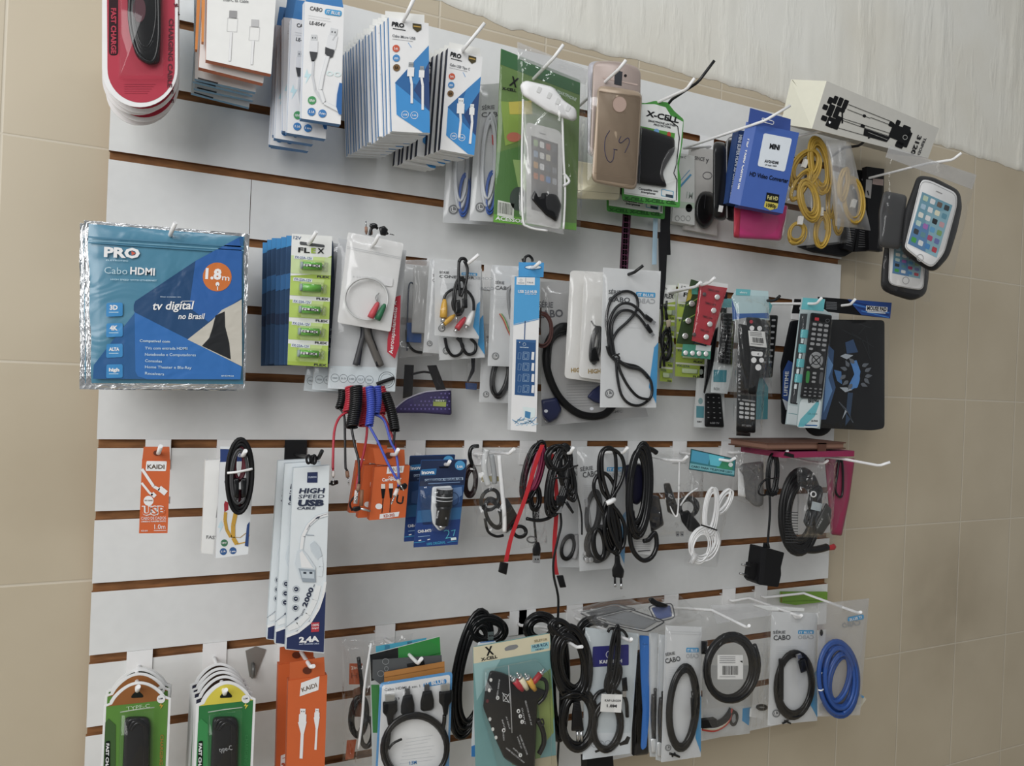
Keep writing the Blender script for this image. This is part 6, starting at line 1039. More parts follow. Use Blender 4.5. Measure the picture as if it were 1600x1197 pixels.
it = Item('cord', 'black cord loop curving over the left edge of the crumpled clear cable bag', 'cord', (160, 150), .09, single=True); m = it.mb(); m.tube([(190, 148), (150, 155), (135, 200), (150, 260), (165, 290)], .0032, RUB); m.tube([(165, 148), (140, 175), (142, 240)], .0026, RUB); m.slab([(140, 285), (170, 288), (168, 298), (140, 296)], .003, WHT, .006); m.build('cord', True)
# crumpled clear bag with pouch
it = Item('cable_bag', 'crumpled clear zip bag with black pouch and curled cables, left of the red cables', 'cable bag', (330, 175), .125); m = it.mb(); m.tube([(240, 170, .003), (225, 250, .004), (232, 330, .004), (250, 390, .004)], .005, '#b9bbbb'); m.tube([(270, 200, .006), (285, 300, .006), (290, 380, .005)], .004, '#8f9294'); m.slab(roundpoly([(215, 335), (320, 338), (318, 368), (215, 372)], 8), .004, '#9a8f60', .004); m.build('connector')
m = it.mb(); m.coil(260, 480, 55, 70, 2, .0018, RUB, 6, 30); m.coil(280, 570, 48, 95, 3, .0022, RUB, 8, -20); m.tube([(230, 600), (250, 680), (300, 710), (345, 705)], .0022, RUB, off=.008); m.build('cable')
m = it.mb(); m.puff(roundpoly([(345, 480), (370, 470), (448, 605), (430, 640), (370, 690), (345, 690)], 10), .010, mat('#1d1d1f', .4), .002); m.build('pouch'); m = it.mb(); m.tube([(318, 205, .010), (335, 400, .016), (350, 560, .018), (352, 680, .012)], .0035, mat('#d9dadb', .15)); m.build('bright_edge'); m = it.mb(); m.coil(445, 680, 42, 35, 2, .0022, RUB, 5, 0); m.build('cable'); bag(it, [(155, 150), (510, 150), (478, 712), (165, 715)], 'crisp', .024, .005, 101); m = it.mb(); zipline(m, [(155, 150), (510, 150), (478, 712), (165, 715)], .05); m.build('zip_seal')
it = Item('clear_bag', 'crumpled empty clear bag showing below the red cable bundle', 'clear bag', (500, 500), .10, single=True); m = it.mb(); m.coil(520, 730, 30, 20, 2, .0008, '#6a6b6d', 4, 0, .002); m.sheet([(460, 500), (600, 500), (620, 760), (450, 790)], film('crisp'), .016, .005, seed=102); m.build('clear_bag', True)
hook('white hook at the mouth of the crumpled clear cable bag', (372, 195), .14, 7, (412, 165), mid=(300, 190, .11))
hook('white hook carrying the black and red cable bundle', (752, 192), .145, 7, (780, 158), mid=(640, 190, .09))
# SATA cables
def sata(lb, d, pts, plug, wd=22):
    it = Item('flat_cable', lb, 'flat cable', pts[0], d, 'flat red cables'); m = it.mb()
    P = spline([(x, y) for x, y in pts], 6)
    for (x0, y0), (x1, y1) in zip(P, P[1:]): m.slab([(x0 - wd / 2, y0), (x0 + wd / 2, y0), (x1 + wd / 2, y1), (x1 - wd / 2, y1)], .0014, mat('#c51a26', .35))
    m.build('ribbon'); m = it.mb(); m.puff(roundpoly(plug, 6), .009, mat('#1a1a1c', .45), -.003); m.build('plug')
sata('flat red cable ending in a black plug, lower left under the crumpled bag', .142, [(590, 140), (560, 220), (520, 350), (480, 480), (430, 620), (392, 730), (362, 870)], [(325, 868), (378, 878), (365, 952), (312, 932)], 24)
sata('flat red cable with black plug hanging straight below the black cable bundle', .10, [(640, 150), (670, 350), (680, 500), (675, 600), (665, 750), (668, 880), (680, 950)], [(675, 955), (718, 952), (738, 1028), (698, 1032)], 24)
hank('magenta and black tangled cable bundle left of the thick black bundle', (580, 140), .115, [(555, 290, 26, 150, 2, .0017, 14, 12)], mat('#8f1c4a', .4))
hank('black cable bundle woven behind the magenta one', (540, 150), .11, [(530, 320, 46, 170, 8, .0022, 14, 16), (545, 470, 28, 70, 4, .002, 0, 8)], RUB, extra=lambda it: (lambda m: (m.flat([(545, 520), (570, 522), (568, 600), (540, 598)], '#1a1a1c', .006), m.text('MAIN', (566, 595), (568, 525), 16, '#8f9092', .0065, up=(-1, 0)), m.build('cable_tag')))(it.mb()))
def _bund(it):
    m = it.mb(); m.tube([(700, 160), (740, 260), (790, 400), (830, 560), (835, 700)], .0015, RUB); m.tube([(490, 600), (560, 612), (620, 600), (665, 570)], .0028, RUB); m.build('loose_wire')
    m = it.mb(); m.puff(roundpoly([(675, 455), (735, 460), (720, 525), (672, 520)], 8), .009, RUB, .010); m.slab([(680, 520), (712, 522), (708, 566), (676, 564)], .004, MET, .014); m.build('plug'); m = it.mb(); m.puff(roundpoly([(725, 500), (745, 490), (788, 562), (775, 572)], 6), .007, RUB, .008); m.build('small_plug')
    m = it.mb(); m.tube([(755, 290, .014), (790, 275, .014), (810, 268, .014)], .0014, RUB); m.tube([(650, 350, .016), (700, 345, .018), (760, 350, .014)], .0016, RUB); m.build('tie')
hank('thick glossy bundle of black USB cable beside the flat red cables', (740, 190), .13, [(690, 230, 70, 75, 8, .0020, 0, 10), (690, 350, 50, 195, 10, .0021, 12, 18), (740, 320, 36, 150, 5, .0018, -12, 12)], mat('#141416', .22), extra=_bund)
it = Item('usb_cable', 'thin black USB cable dangling with its plug between the two flat red cables', 'usb cable', (540, 480), .10); m = it.mb(); m.tube([(530, 500), (535, 600), (545, 690), (550, 760)], .002, RUB); m.build('cord'); m = it.mb(); m.puff(roundpoly([(532, 768), (548, 742), (570, 745), (580, 790), (574, 832), (530, 835), (525, 795)], 10), .009, RUB, 0); m.build('plug'); m = it.mb(); m.slab([(534, 832), (576, 832), (572, 878), (534, 876)], .0045, MET, .006); m.flat([(542, 850), (550, 850), (550, 858), (542, 858)], '#222', .0064); m.flat([(558, 850), (566, 850), (566, 858), (558, 858)], '#222', .0064); m.build('usb_tip')
it = Item('usb_cable', 'long thin black cord trailing from the third row down across the fourth', 'usb cable', (700, 570), .11, single=True); m = it.mb(); m.tube([(700, 560), (705, 640), (682, 740), (658, 860), (660, 960), (680, 1050), (688, 1120), (684, 1300), (690, 1500), (700, 1700), (695, 1900), (680, 2150)], .002, RUB); m.build('usb_cable', True)
# milky bags and figure-eight power cord
q = [(640, 165), (830, 160), (810, 905), (640, 900)]
it = Item('cable_bag', 'milky cable bag mostly hidden behind the black bundle and second red cable', 'cable bag', (780, 170), .06); m = it.mb(); serie(m, [(760, 150), (1010, 150), (860, 905), (645, 900)], 'CABO', tri=False, logo=False); m.build('back_sheet'); m = it.mb(); m.coil(745, 780, 40, 75, 4, .0022, RUB, 6, 15); m.tube([(800, 700), (800, 780), (785, 850)], .005, '#8f8f90'); m.build('cable'); bag(it, [(760, 150), (1010, 150), (860, 905), (645, 900)], 'soft', .012, .002, 103)
q = [(805, 155), (1128, 160), (1098, 905), (822, 928)]
it = Item('cable_bag', 'milky cable bag with round black coil behind the two-pin power cord', 'cable bag', (1000, 170), .085); m = it.mb(); serie(m, q, 'CABO', first=None); m.text('SÉRIE', (825, 305), (905, 295), 24, '#4b4d50', A1 * 3); m.text('CABO', (842, 345), (942, 332), 34, '#3f4144', A1 * 3, 1.2); m.build('back_sheet'); m = it.mb(); m.coil(935, 760, 70, 105, 5, .0028, '#262628', 8, 10); m.coil(900, 560, 40, 130, 3, .003, '#2f2f31', 8, 6, .002); m.tube([(860, 480), (880, 620), (870, 760), (850, 830)], .003, '#8f9092'); m.build('cable')
for x in (868, 892): m = it.mb(); m.puff(ell(x, 858, 17, 20, 14), .006, mat('#b5b6b8', .25, .5), .004); m.build('metal_ring')
bag(it, q, 'soft', .02, .003, 104)
it = Item('mains_lead', 'glossy black power cord tied in loops with a two-pin plug pointing down', 'power cord', (1000, 180), .125); m = it.mb(); K = mat('#131315', .2); R = .0032
m.tube([(1050, 830), (1040, 760), (1010, 640), (960, 540), (915, 440), (912, 370), (945, 320), (990, 325), (1030, 380), (1040, 450), (1010, 500)], R, K, off=.006); m.tube([(1000, 480), (960, 420), (940, 300), (950, 200), (985, 160), (1025, 165), (1045, 220), (1045, 350), (1020, 470)], R, K, off=.010); m.tube([(1010, 490), (1075, 380), (1098, 290), (1085, 220), (1050, 180), (1000, 165), (965, 190), (960, 290), (975, 380), (1005, 470)], R, K, off=.014)
m.tube([(1010, 500), (980, 600), (975, 700), (1000, 790), (1035, 800), (1045, 740), (1020, 620), (1005, 510)], R, K, off=.010); m.tube([(1010, 505), (1060, 560), (1100, 640), (1100, 740), (1080, 785), (1055, 740), (1040, 640), (1015, 520)], R, K, off=.008); m.tube([(1005, 510), (1000, 620), (1030, 720), (1065, 790)], R, K, off=.014); m.coil(1030, 655, 38, 140, 4, .0029, K, 8, -10, .003, .12, 77, 7, .008); m.coil(945, 760, 34, 90, 2, .0029, K, 6, -6, .002, .1, 78, 7, .006); m.build('cord')
m = it.mb(); m.tube([(988, 505, .018), (1015, 494, .020), (1035, 482, .016)], .0042, WHT); m.tube([(1000, 485, .018), (1020, 505, .02)], .003, WHT); m.build('tie')
m = it.mb(); m.puff(roundpoly([(1040, 825), (1070, 825), (1076, 880), (1100, 925), (1092, 972), (1025, 965), (1022, 915), (1038, 880)], 10), .012, mat('#1d1d1f', .45), 0); m.build('plug')
for x in (1040, 1078): m = it.mb(); m.tubew([m.P(x, 965, .006), m.P(x + 1, 1005, .006)], .0019, '#2a2a2c', 8); m.tubew([m.P(x + 1, 1005, .006), m.P(x + 2, 1038 if x > 1050 else 1025, .006)], .002, MET, 8); m.build('pin')
hook('white hook through the loops of the two-pin power cord', (1082, 190), .14, 7, (1118, 158), mid=(960, 188, .09))
# thick loop with label
it = hank('thick black cable hank with a round drooping loop, right of the two-pin power cord', (1200, 170), .11, [(1190, 420, 55, 250, 6, .0030, 3, 12)], mat('#151517', .25)); m = it.mb(); m.tube([(1140, 600), (1135, 720), (1160, 810), (1215, 860), (1270, 840), (1300, 770), (1290, 690), (1250, 730), (1220, 740)], .0042, mat('#151517', .25)); m.build('thick_loop'); m = it.mb(); m.tube([(1165, 260), (1170, 200), (1215, 160), (1270, 170), (1300, 190)], .0045, RUB); m.build('upper_loop')
m = it.mb(); m.puff(roundpoly([(1100, 265), (1205, 258), (1250, 440), (1180, 520), (1110, 480)], 20), .01, mat('#1a1a34', .5), -.006); m.build('connector'); m = it.mb(); m.slab([(1140, 700), (1290, 705), (1280, 830), (1150, 815)], .0008, '#b5b5b4', -.01); [m.line([(1160, 730 + i * 14), (1260, 732 + i * 14)], 2, '#77787a', -.009) for i in range(5)]; m.line([(1185, 803), (1262, 798)], 5, RUB, -.008); m.build('paper_tag'); m = it.mb(); m.puff(roundpoly([(1110, 540), (1165, 545), (1170, 690), (1115, 712)], 14), .012, RUB, -.012); m.build('dark_plug')
Z('N')
it = Item('adapter_bag', 'crumpled clear bag with black adapters and metal pins, left of the white phone cable', 'adapter bag', (250, 220), .098); m = it.mb(); m.puff(roundpoly([(225, 380), (265, 375), (320, 540), (310, 590), (250, 560)], 12), .014, RUB, .002); m.puff(roundpoly([(150, 450), (200, 460), (230, 640), (150, 690), (130, 560)], 14), .010, mat('#24242a', .4), .001); m.build('adapter')
m = it.mb(); m.coil(375, 530, 55, 55, 4, .003, RUB, 8, 0); m.build('cable'); m = it.mb(); m.puff(roundpoly([(325, 560), (380, 545), (458, 640), (440, 690), (385, 680), (340, 620)], 12), .016, mat('#1a1a1c', .4), .004); m.build('plug'); 
for x in (315, 342): m = it.mb(); m.slab(roundpoly([(x - 10, 680), (x + 12, 680), (x + 10, 712), (x - 8, 712)], 4), .0015, MET, .004); m.flat(ell(x + 1, 700, 3.5), '#222', .0045); m.build('pin')
m = it.mb(); m.tube([(325, 240, .012), (322, 400, .018), (315, 560, .02), (295, 580, .018), (240, 470, .012)], .0015, mat('#d9dadb', .15)); m.tube([(330, 520, .016), (380, 450, .016), (440, 410, .014)], .0016, mat('#d9dadb', .15)); m.build('fold'); bag(it, [(95, 190), (480, 165), (470, 690), (110, 725)], 'crisp', .026, .006, 105); m = it.mb(); zipline(m, [(95, 190), (480, 165), (470, 690), (110, 725)], .07); m.build('zip_seal')
hook('white hook tip inside the top of the crumpled adapter bag', (335, 240), .14, 7, (374, 212), mid=(250, 235, .11))
it = Item('phone_cable', 'long white phone cable hank in a clear bag under a teal header', 'phone cable', (540, 230), .125); m = it.mb(); WC = mat('#d9dad9', .4)
m.coil(520, 560, 34, 140, 8, .0013, WC, 12, 6, .006); m.coil(600, 500, 26, 80, 6, .0013, WC, 12, 28, .004); m.coil(475, 760, 75, 100, 8, .0013, WC, 16, 25, .006); m.coil(455, 780, 55, 100, 4, .0013, WC, 12, 15, .008); m.build('cable'); m = it.mb(); m.tube([(462, 640, .018), (510, 655, .02), (558, 672, .016)], .0014, BLK); m.build('tie'); m = it.mb(); m.tube([(395, 880, .016), (430, 820, .016)], .005, film('frost')); m.build('plug')
m = it.mb(); q = [(398, 166), (676, 228), (668, 338), (386, 292)]; f = QM(q); m.slab(q, .0006, '#2c7f8a', .001); m.flat([f(.03, .05), f(.45, .05), f(.4, .6), f(.02, .6)], '#3f9fc0', .0013); m.flat([f(.6, .2), f(.95, .2), f(.95, .65), f(.6, .7)], '#2e9468', .0013); m.flat([f(.4, .05), f(.75, .05), f(.65, .6), f(.45, .6)], '#4fc0d4', .0014); m.flat([f(0, .7), f(1, .68), f(1, .9), f(0, .95)], '#6fb4bc', .0015); m.text('CABO PARA TELEFONE LISO', f(.04, .88), f(.94, .84), 12, '#20474f', .0017, 1.5); m.flat(ell(*f(.9, .38), 14), '#cfe0dc', .0017); m.loop(q, 3, '#20333a', .0017); m.build('header'); bag(it, [(390, 280), (665, 330), (560, 905), (355, 890)], 'clear', .022, .003, 106)
hook('white hook across the teal header of the white phone cable bag', (630, 240), .14, 7, (672, 222), mid=(515, 222, .11))
it = Item('accessory_bag', 'grey bag with pale crumpled film, left of the plug-in power adapter', 'accessory bag', (760, 190), .08); m = it.mb(); m.puff(roundpoly([(700, 260), (850, 240), (850, 520), (800, 530), (740, 480), (690, 400)], 30), .010, mat('#6a6a6a', .5), 0); m.build('insert'); m = it.mb(); m.puff(roundpoly([(690, 280), (725, 330), (740, 470), (690, 460)], 8), .005, mat('#d0d1d1', .2), .009); m.build('foil_piece'); bag(it, [(665, 140), (870, 150), (850, 545), (665, 480)], 'crisp', .018, .005, 107)
it = Item('power_adapter', 'black plug-in power adapter with two pins hanging from its bundled cord', 'power adapter', (900, 200), .135); m = it.mb(); m.coil(905, 330, 26, 125, 6, .0016, RUB, 10, 3); m.tube([(870, 350), (830, 390), (820, 440), (850, 455), (880, 440)], .0018, RUB); m.tube([(925, 380), (940, 420), (920, 450), (900, 455)], .0018, RUB); m.tube([(888, 450), (890, 560), (880, 700), (876, 770)], .0022, RUB); m.build('cord')
m = it.mb(); m.slab(roundpoly([(878, 430), (935, 432), (935, 456), (875, 456)], 6), .006, BLK, .008); m.tube([(865, 345, .012), (900, 350, .016), (942, 346, .012)], .0013, RUB); m.build('tie')
m = it.mb(); m.slab(roundpoly([(868, 755), (886, 755), (892, 785), (864, 785)], 4), .008, BLK, .002); m.slab(roundpoly([(838, 778), (980, 812), (958, 905), (960, 950), (942, 1028), (818, 1012), (800, 990), (815, 960)], 10), .03, mat('#1c1c1e', .5)); m.slab([(838, 778), (870, 785), (850, 1015), (818, 1010)], .002, '#232326', .002); m.slab(roundpoly([(765, 875), (822, 885), (812, 985), (750, 975)], 8), .010, mat('#18181a', .5), -.004); m.build('body')
for (x0, y0), (x1, y1) in (((765, 898), (715, 886)), ((755, 955), (702, 942))): m = it.mb(); m.tubew([m.P(x0, y0, .001), m.P((x0 + x1) / 2, (y0 + y1) / 2, .001)], .002, '#2a2a2c', 8); m.tubew([m.P((x0 + x1) / 2, (y0 + y1) / 2, .001), m.P(x1, y1, .001)], .0021, MET, 8); m.build('pin')
hook('white hook holding the cord of the power adapter', (960, 205), .145, 7, (1000, 176), mid=(765, 185, .03))
# leather cases on top, magenta bag
it = Item('tablet_case', 'brown leather tablet case lying flat on top of the pink one', 'tablet case', (1000, 130), .15); m = it.mb(); A, B, C_, D_ = at(848, 118, .13), at(1005, 178, .17), at(1362, 158, .17), at(1280, 100, .07)
def lying(it, near, far, th, col, edge):
    m = it.mb(); (a, b), (c, d_) = near, far; up = Vector((0, 0, th)); lo = [a, b, c, d_]; k = len(m.v); m.v += lo + [p + up for p in lo]; ce, cc = m.m(edge), m.m(col)
    m.face([k + 4, k + 5, k + 6, k + 7], cc); m.face([k + 3, k + 2, k + 1, k], cc)
    for i in range(4): j = (i + 1) % 4; m.face([k + i, k + j, k + 4 + j, k + 4 + i], ce)
    return m
def slabs3(it, px, d_near, depth, layers):
    """px = left-near, right-near pixels of the lower edge; flat book lying on the hooks"""
    a, b = at(*px[0], d_near), at(*px[1], d_near); dv = Vector((0, depth, 0)); m = it.mb(); z = 0
    for th, col, ins in layers:
        p = [a + Vector((ins, ins, z)), b + Vector((-ins, ins, z)), b + dv + Vector((-ins, -ins, z)), a + dv + Vector((ins, -ins, z))]; k = len(m.v); m.v += p + [q + Vector((0, 0, th)) for q in p]; c = m.m(col)
        for f_ in ((0, 1, 5, 4), (1, 2, 6, 5), (2, 3, 7, 6), (3, 0, 4, 7), (4, 5, 6, 7), (3, 2, 1, 0)): m.face([k + i for i in f_], c)
        z += th
    return m
m = slabs3(it, ((870, 172), (1362, 166)), .165, .10, ((.0022, mat('#5c3b2c', .6), 0), (.0085, mat('#8a6350', .6), .003), (.0022, mat('#5c3b2c', .6), 0))); m.build('cover'); m = it.mb(); A_, B_ = at(1190, 178, .1665), at(1238, 177, .1665)
for bx in ((A_.x, -.1675, A_.z - .001, B_.x, -.165, A_.z + .0148), (A_.x, -.1675, A_.z + .0125, B_.x, -.085, A_.z + .0148)):
    v, f = boxgeo(*bx); k = len(m.v); m.v += [Vector(p) for p in v]; c = m.m(mat('#5a3526', .6))
    for g in f: m.face([k + i for i in g], c)
m.build('strap'); m = it.mb(); m.flat([(915, 136), (945, 140), (945, 150), (915, 148)], '#d9b48c', .0005); m.flat([(955, 145), (980, 148), (980, 158), (955, 156)], '#8a5a3a', .0005); m.build('ports')
it = Item('tablet_case', 'pink tablet case lying flat directly under the brown one', 'tablet case', (1100, 200), .17); m = slabs3(it, ((975, 222), (1415, 212)), .17, .11, ((.009, mat('#94174c', .45), .0), (.0015, mat('#8c2250', .45), 0))); m.build('cover'); m = it.mb(); m.flat([(985, 185), (1040, 200), (1040, 222), (975, 205)], '#1c1c1e', .0012); m.build('inner_edge')
it = Item('phone_wallet', 'tall magenta wallet with black wrist loop hanging under the pink tablet case', 'phone wallet', (1330, 220), .105); m = it.mb(); m.puff(roundpoly([(1230, 225), (1420, 225), (1385, 480), (1338, 708), (1270, 700)], 12), .008, mat('#9c2450', .45)); m.build('wallet'); m = it.mb(); m.tube([(1322, 225, .012), (1310, 320, .012), (1298, 420, .012), (1318, 462, .012), (1340, 450, .012), (1345, 330, .012), (1338, 225, .012)], .0022, RUB); m.slab([(1310, 222), (1345, 222), (1345, 250), (1310, 250)], .003, BLK, .013); m.build('wrist_loop'); bag(it, [(1180, 215), (1425, 220), (1345, 725), (1200, 720)], 'clear', .012, .003, 108)
it = hank('thick black cable coil with red plug end in clear wrap, right of the adapter', (1060, 260), .085, [(1085, 560, 95, 215, 7, .0042, 4, 14)], mat('#1f1f21', .35)); m = it.mb(); m.tube([(1090, 790, .008), (1170, 795, .010), (1245, 778, .009)], .0075, mat('#1f1f21', .35)); m.puff(roundpoly([(1235, 775), (1290, 755), (1305, 775), (1295, 795), (1240, 800)], 6), .012, '#b8242c', .003); m.build('red_plug'); m = it.mb()
for i in range(12): m.line([(985, 560 + i * 17), (1065, 562 + i * 17)], 5, '#3a3b3d', .0195)
m.build('printing'); bag(it, [(940, 200), (1300, 200), (1290, 825), (945, 790)], 'clear', .024, .004, 109)
it = Item('adapter_bag', 'crumpled clear bag with dark adapter and pale sticker, right of the thick coil', 'adapter bag', (1200, 240), .125); m = it.mb(); m.puff(roundpoly([(1170, 640), (1240, 500), (1275, 540), (1270, 620), (1215, 705), (1175, 690)], 10), .012, mat('#3a3a38', .4), .003); m.text('CABLE', (1188, 662), (1222, 600), 10, '#9a9b9b', .0155, 1, up=(-.8, -.5)); m.puff(roundpoly([(1110, 340), (1150, 330), (1165, 400), (1130, 430)], 14), .009, RUB, .003); m.puff(roundpoly([(1120, 540), (1190, 530), (1185, 640), (1120, 660), (1095, 620)], 14), .009, RUB, .002); m.build('adapter'); m = it.mb(); m.coil(1165, 470, 30, 70, 3, .0024, RUB, 8, 20); m.build('cable'); m = it.mb(); m.slab([(1155, 492), (1220, 508), (1205, 556), (1145, 542)], .0004, '#a9b4b8', .016); m.build('sticker'); m = it.mb(); m.coil(1160, 448, 16, 16, 1, .0013, mat('#d9dadb', .15), 2, 0, .016); m.build('ring'); bag(it, [(1060, 228), (1312, 222), (1275, 722), (1058, 715)], 'crisp', .024, .006, 110)
hook('white hook above the adapter bag with the pale sticker', (1212, 256), .14, 7, (1250, 238), mid=(1130, 245, .11))
hook('long empty white hook sticking out past the board edge in the third row', (1560, 268), .235, 7, (1640, 248), mid=(1345, 228, .16))
# ================================================================== fourth row
Z('O')
def blister_green(hang, d, x0, y0, x1, y1, top, body, edge, label, grp, txt, mirror=False, mid='#3a5f2a'):
    """card with a domed header, shoulders and straight sides running below the frame"""
    it = Item('charging_cable_card', label, 'cable card', hang, d, grp); m = it.mb(); w_ = x1 - x0; sl = -.11
    Y = lambda x, y: y + (x - (x0 + x1) / 2) * sl
    def card(k): # k = inset
        a, b = x0 + k, x1 - k; c = (a + b) / 2; top_ = []
        for i in range(19):
            t = i / 18; x = a + w_ * .09 + (b - a - w_ * .18) * t; top_.append((x, Y(x, y0 + k + 105 - 105 * math.sin(math.pi * t) ** .75)))
        return [(a, Y(a, y0 + 125 + k * .5)), (a + w_ * .085, Y(a, y0 + 112 + k * .5))] + top_ + [(b - w_ * .085, Y(b, y0 + 112 + k * .5)), (b, Y(b, y0 + 125 + k * .5)), (b - 25, y1), (a - 25, y1)]
    m.slab(card(0), .0012, '#dedfdc'); inn = card(16); m.flat(inn, body, A1); hd = [p for p in inn[1:-3]]; m.flat([(inn[0][0], inn[0][1])] + hd + [inn[-3]], top, A1 * 2)
    cx = (x0 + x1) / 2; m.flat(roundpoly([(cx - 38, y0 + 88), (cx, y0 + 48), (cx + 38, y0 + 84), (cx + 36, y0 + 98), (cx - 38, y0 + 102)], 10), '#1d221c', A1 * 3)
    m.flat(ell(x1 - 62, y0 + 108, 26, 26), '#dfe2dc', A1 * 4); m.text('3.0M', (x1 - 76, y0 + 112), (x1 - 50, y0 + 108), 10, '#55585a', A1 * 5); m.flat([(x1 - 60, y0 + 130), (x1 - 74, y0 + 152), (x1 - 62, y0 + 150), (x1 - 66, y0 + 172), (x1 - 46, y0 + 144), (x1 - 58, y0 + 146)], '#c8a01c' if not mirror else '#e0cf1c', A1 * 4)
    m.slab([(x0 + 10, y0 + 255), (x0 + 30, y0 + 230), (x0 + 75, y0 + 270), (x0 + 72, y1), (x0 - 10, y1)], .0002, mid, A1 * 3)
    m.slab(roundpoly([(x0 + 12, y0 + 372), (x0 + 40, y0 + 368), (x0 + 38, y1 - 60), (x0 + 2, y1 - 60)], 10), .0002, '#12241a', A1 * 5); m.text('FAST CHARGE', (x0 + 16, y0 + 385), (x0 + 10, y0 + 610), 18, '#dfe8dc', A1 * 7, 2, up=(1, 0))
    m.text(txt[0], (x0 + 145, y0 + 180), (x0 + 290, y0 + 160), 24, '#b9cfae', A1 * 4, 0); m.text('CHARGING CABLE', (x1 - 65, y0 + 330), (x1 - 75, y0 + 640), 20, txt[1], A1 * 4, 1, up=(1, 0)); m.build('card')
    bx = x0 + w_ * (.25 if not mirror else .2); m = it.mb(); m.puff(roundpoly([(bx + 25, y0 + 225), (bx + 60, y0 + 215), (bx + 170, y0 + 215), (bx + 190, y0 + 260), (bx + 180, y1), (bx + 5, y1)], 36), .008, mat('#19191b', .3), .001)
    for i in range(3): m.tube([(bx + 40 + i * 12, y0 + 300, .008), (bx + 60 + i * 20, y0 + 240 + i * 10, .009), (bx + 130 + i * 6, y0 + 250 + i * 8, .009), (bx + 150 + i * 8, y0 + 330, .008), (bx + 145 + i * 8, y1, .008)], .0022, RUB)
    if mirror: m.text('type-C', (bx + 70, y0 + 440), (bx + 150, y0 + 425), 30, '#a9abad', .0115, 0)
    m.build('cable'); m = it.mb(); m.puff(roundpoly([(bx - 5, y0 + 195), (bx + 215, y0 + 165), (bx + 205, y1), (bx - 20, y1)], 16), .0125, film('blister'), .0006, ((1, 0), (.985, .2), (.96, .9), (.93, 1)), False); m.tubew([m.P(bx - 2, y0 + 190, .012), m.P(bx + 105, y0 + 172, .012), m.P(bx + 212, y0 + 160, .012)], .0007, film('frost'), 6); m.build('blister'); return it
it = blister_green((340, 620), .165, 128, 582, 548, 1290, '#96591c', '#568c2a', 0, 'green and brown type C charging cable card with domed top, frontmost at lower left', 'green and brown domed cable cards', ('TYPE-C', '#a97a22'))
dup(it, [(.0, .024, .002)], ['green and brown domed cable card, directly behind the frontmost at lower left'], [(0, .01, 0)])
it = blister_green((340, 620), .127, 132, 560, 545, 1290, '#2c2c1c', '#4a7a2a', 0, 'green cable card with dark domed top, third in the stack at lower left', 'green and brown domed cable cards', ('TYPE-C', '#a97a22'))
dup(it, [(.001, .022, .004), (.003, .042, -.002)], ['dark-topped domed cable card, fourth in the stack at lower left', 'dark-topped domed cable card, rearmost in the stack at lower left'], [(0, .02, 0), (0, .03, 0)])
it = blister_green((880, 645), .165, 708, 582, 1078, 1290, '#dccb1c', '#1f7a3a', 0, 'green charging cable card with bright yellow domed header, frontmost of its stack', 'green cable cards with domed headers', (' .', '#2f8a48'), True, '#2a8f48')
it = blister_green((880, 645), .150, 704, 578, 1074, 1290, '#3a2618', '#2a2c44', 0, 'dark domed cable card directly behind the bright yellow header', 'green cable cards with domed headers', (' .', '#2f8a48'), True, '#2a8f48')
dup(it, [(-.002, .014, .002), (-.003, .028, .003), (-.004, .042, .003), (-.005, .056, .004)], ['dark domed cable card, %s behind the bright yellow header' % o for o in ('second', 'third', 'fourth', 'rearmost')], [(0, -.01, 0), (0, .012, 0), (0, 0, 0), (0, .01, 0)])
hook('white hook through the green and brown domed cable cards', (338, 630), .175, 10, (345, 612), mid=(335, 520, .10)); hook('white hook through the stack of cards with the yellow header', (882, 650), .175, 10, (892, 632), mid=(850, 520, .10))
it = Item('adhesive_hook', 'small grey metal adhesive hook stuck on the slatwall, right of the yellow-topped card', 'adhesive hook', (1075, 380), .001); m = it.mb(); m.slab([(1080, 362), (1142, 380), (1075, 560), (1040, 552), (1014, 388)], .0012, mat('#8d8c88', .35, .6), .0012); m.build('plate'); m = it.mb(); m.tubew([m.P(1062, 470, .002), m.P(1064, 500, .012), m.P(1065, 545, .012), m.P(1058, 552, .008)], .0024, mat('#6a6967', .35, .6), 8); m.build('prong')
# two big orange boxes
it = kaidi((1420, 475), .16, [(1282, 575), (1526, 540), (1500, 1400), (1262, 1400)], [(1292, 462), (1506, 428), (1512, 545), (1290, 572)], 'big orange cable box with white 3M panel, front one of two', 2, 'big orange cable boxes')
dup(it, [(-.006, .05, .004)], ['big orange cable box half hidden behind the one with the 3M panel'], [(0, .0, 0)])
hook('white hook through the two big orange cable boxes', (1415, 480), .175, 10, (1440, 484), mid=(1355, 385, .10))
Z('P')
it = Item('cable_bag', 'clear bag with small orange Hi card and black cables, right of the big orange boxes', 'cable bag', (560, 330), .07); m = it.mb(); m.slab([(505, 468), (585, 468), (580, 598), (502, 598)], .001, '#c2561c', .002); m.text('2in1', (515, 505), (565, 500), 20, '#e0d0c0', .0025); m.text('HI', (515, 560), (570, 560), 34, '#8a3c12', .0025, 0); m.slab([(490, 950), (548, 945), (530, 1060), (480, 1070)], .002, '#c2561c', .002); m.slab([(530, 630), (600, 600), (600, 800), (520, 800)], .001, '#7a4a30', .001); m.build('printed_card'); m = it.mb(); m.coil(560, 800, 45, 120, 5, .0028, RUB, 8, 5); m.tube([(560, 430), (575, 550), (590, 700)], .003, RUB); m.build('cable'); bag(it, [(455, 310), (720, 300), (700, 1110), (462, 1085)], 'crisp', .02, .004, 120)
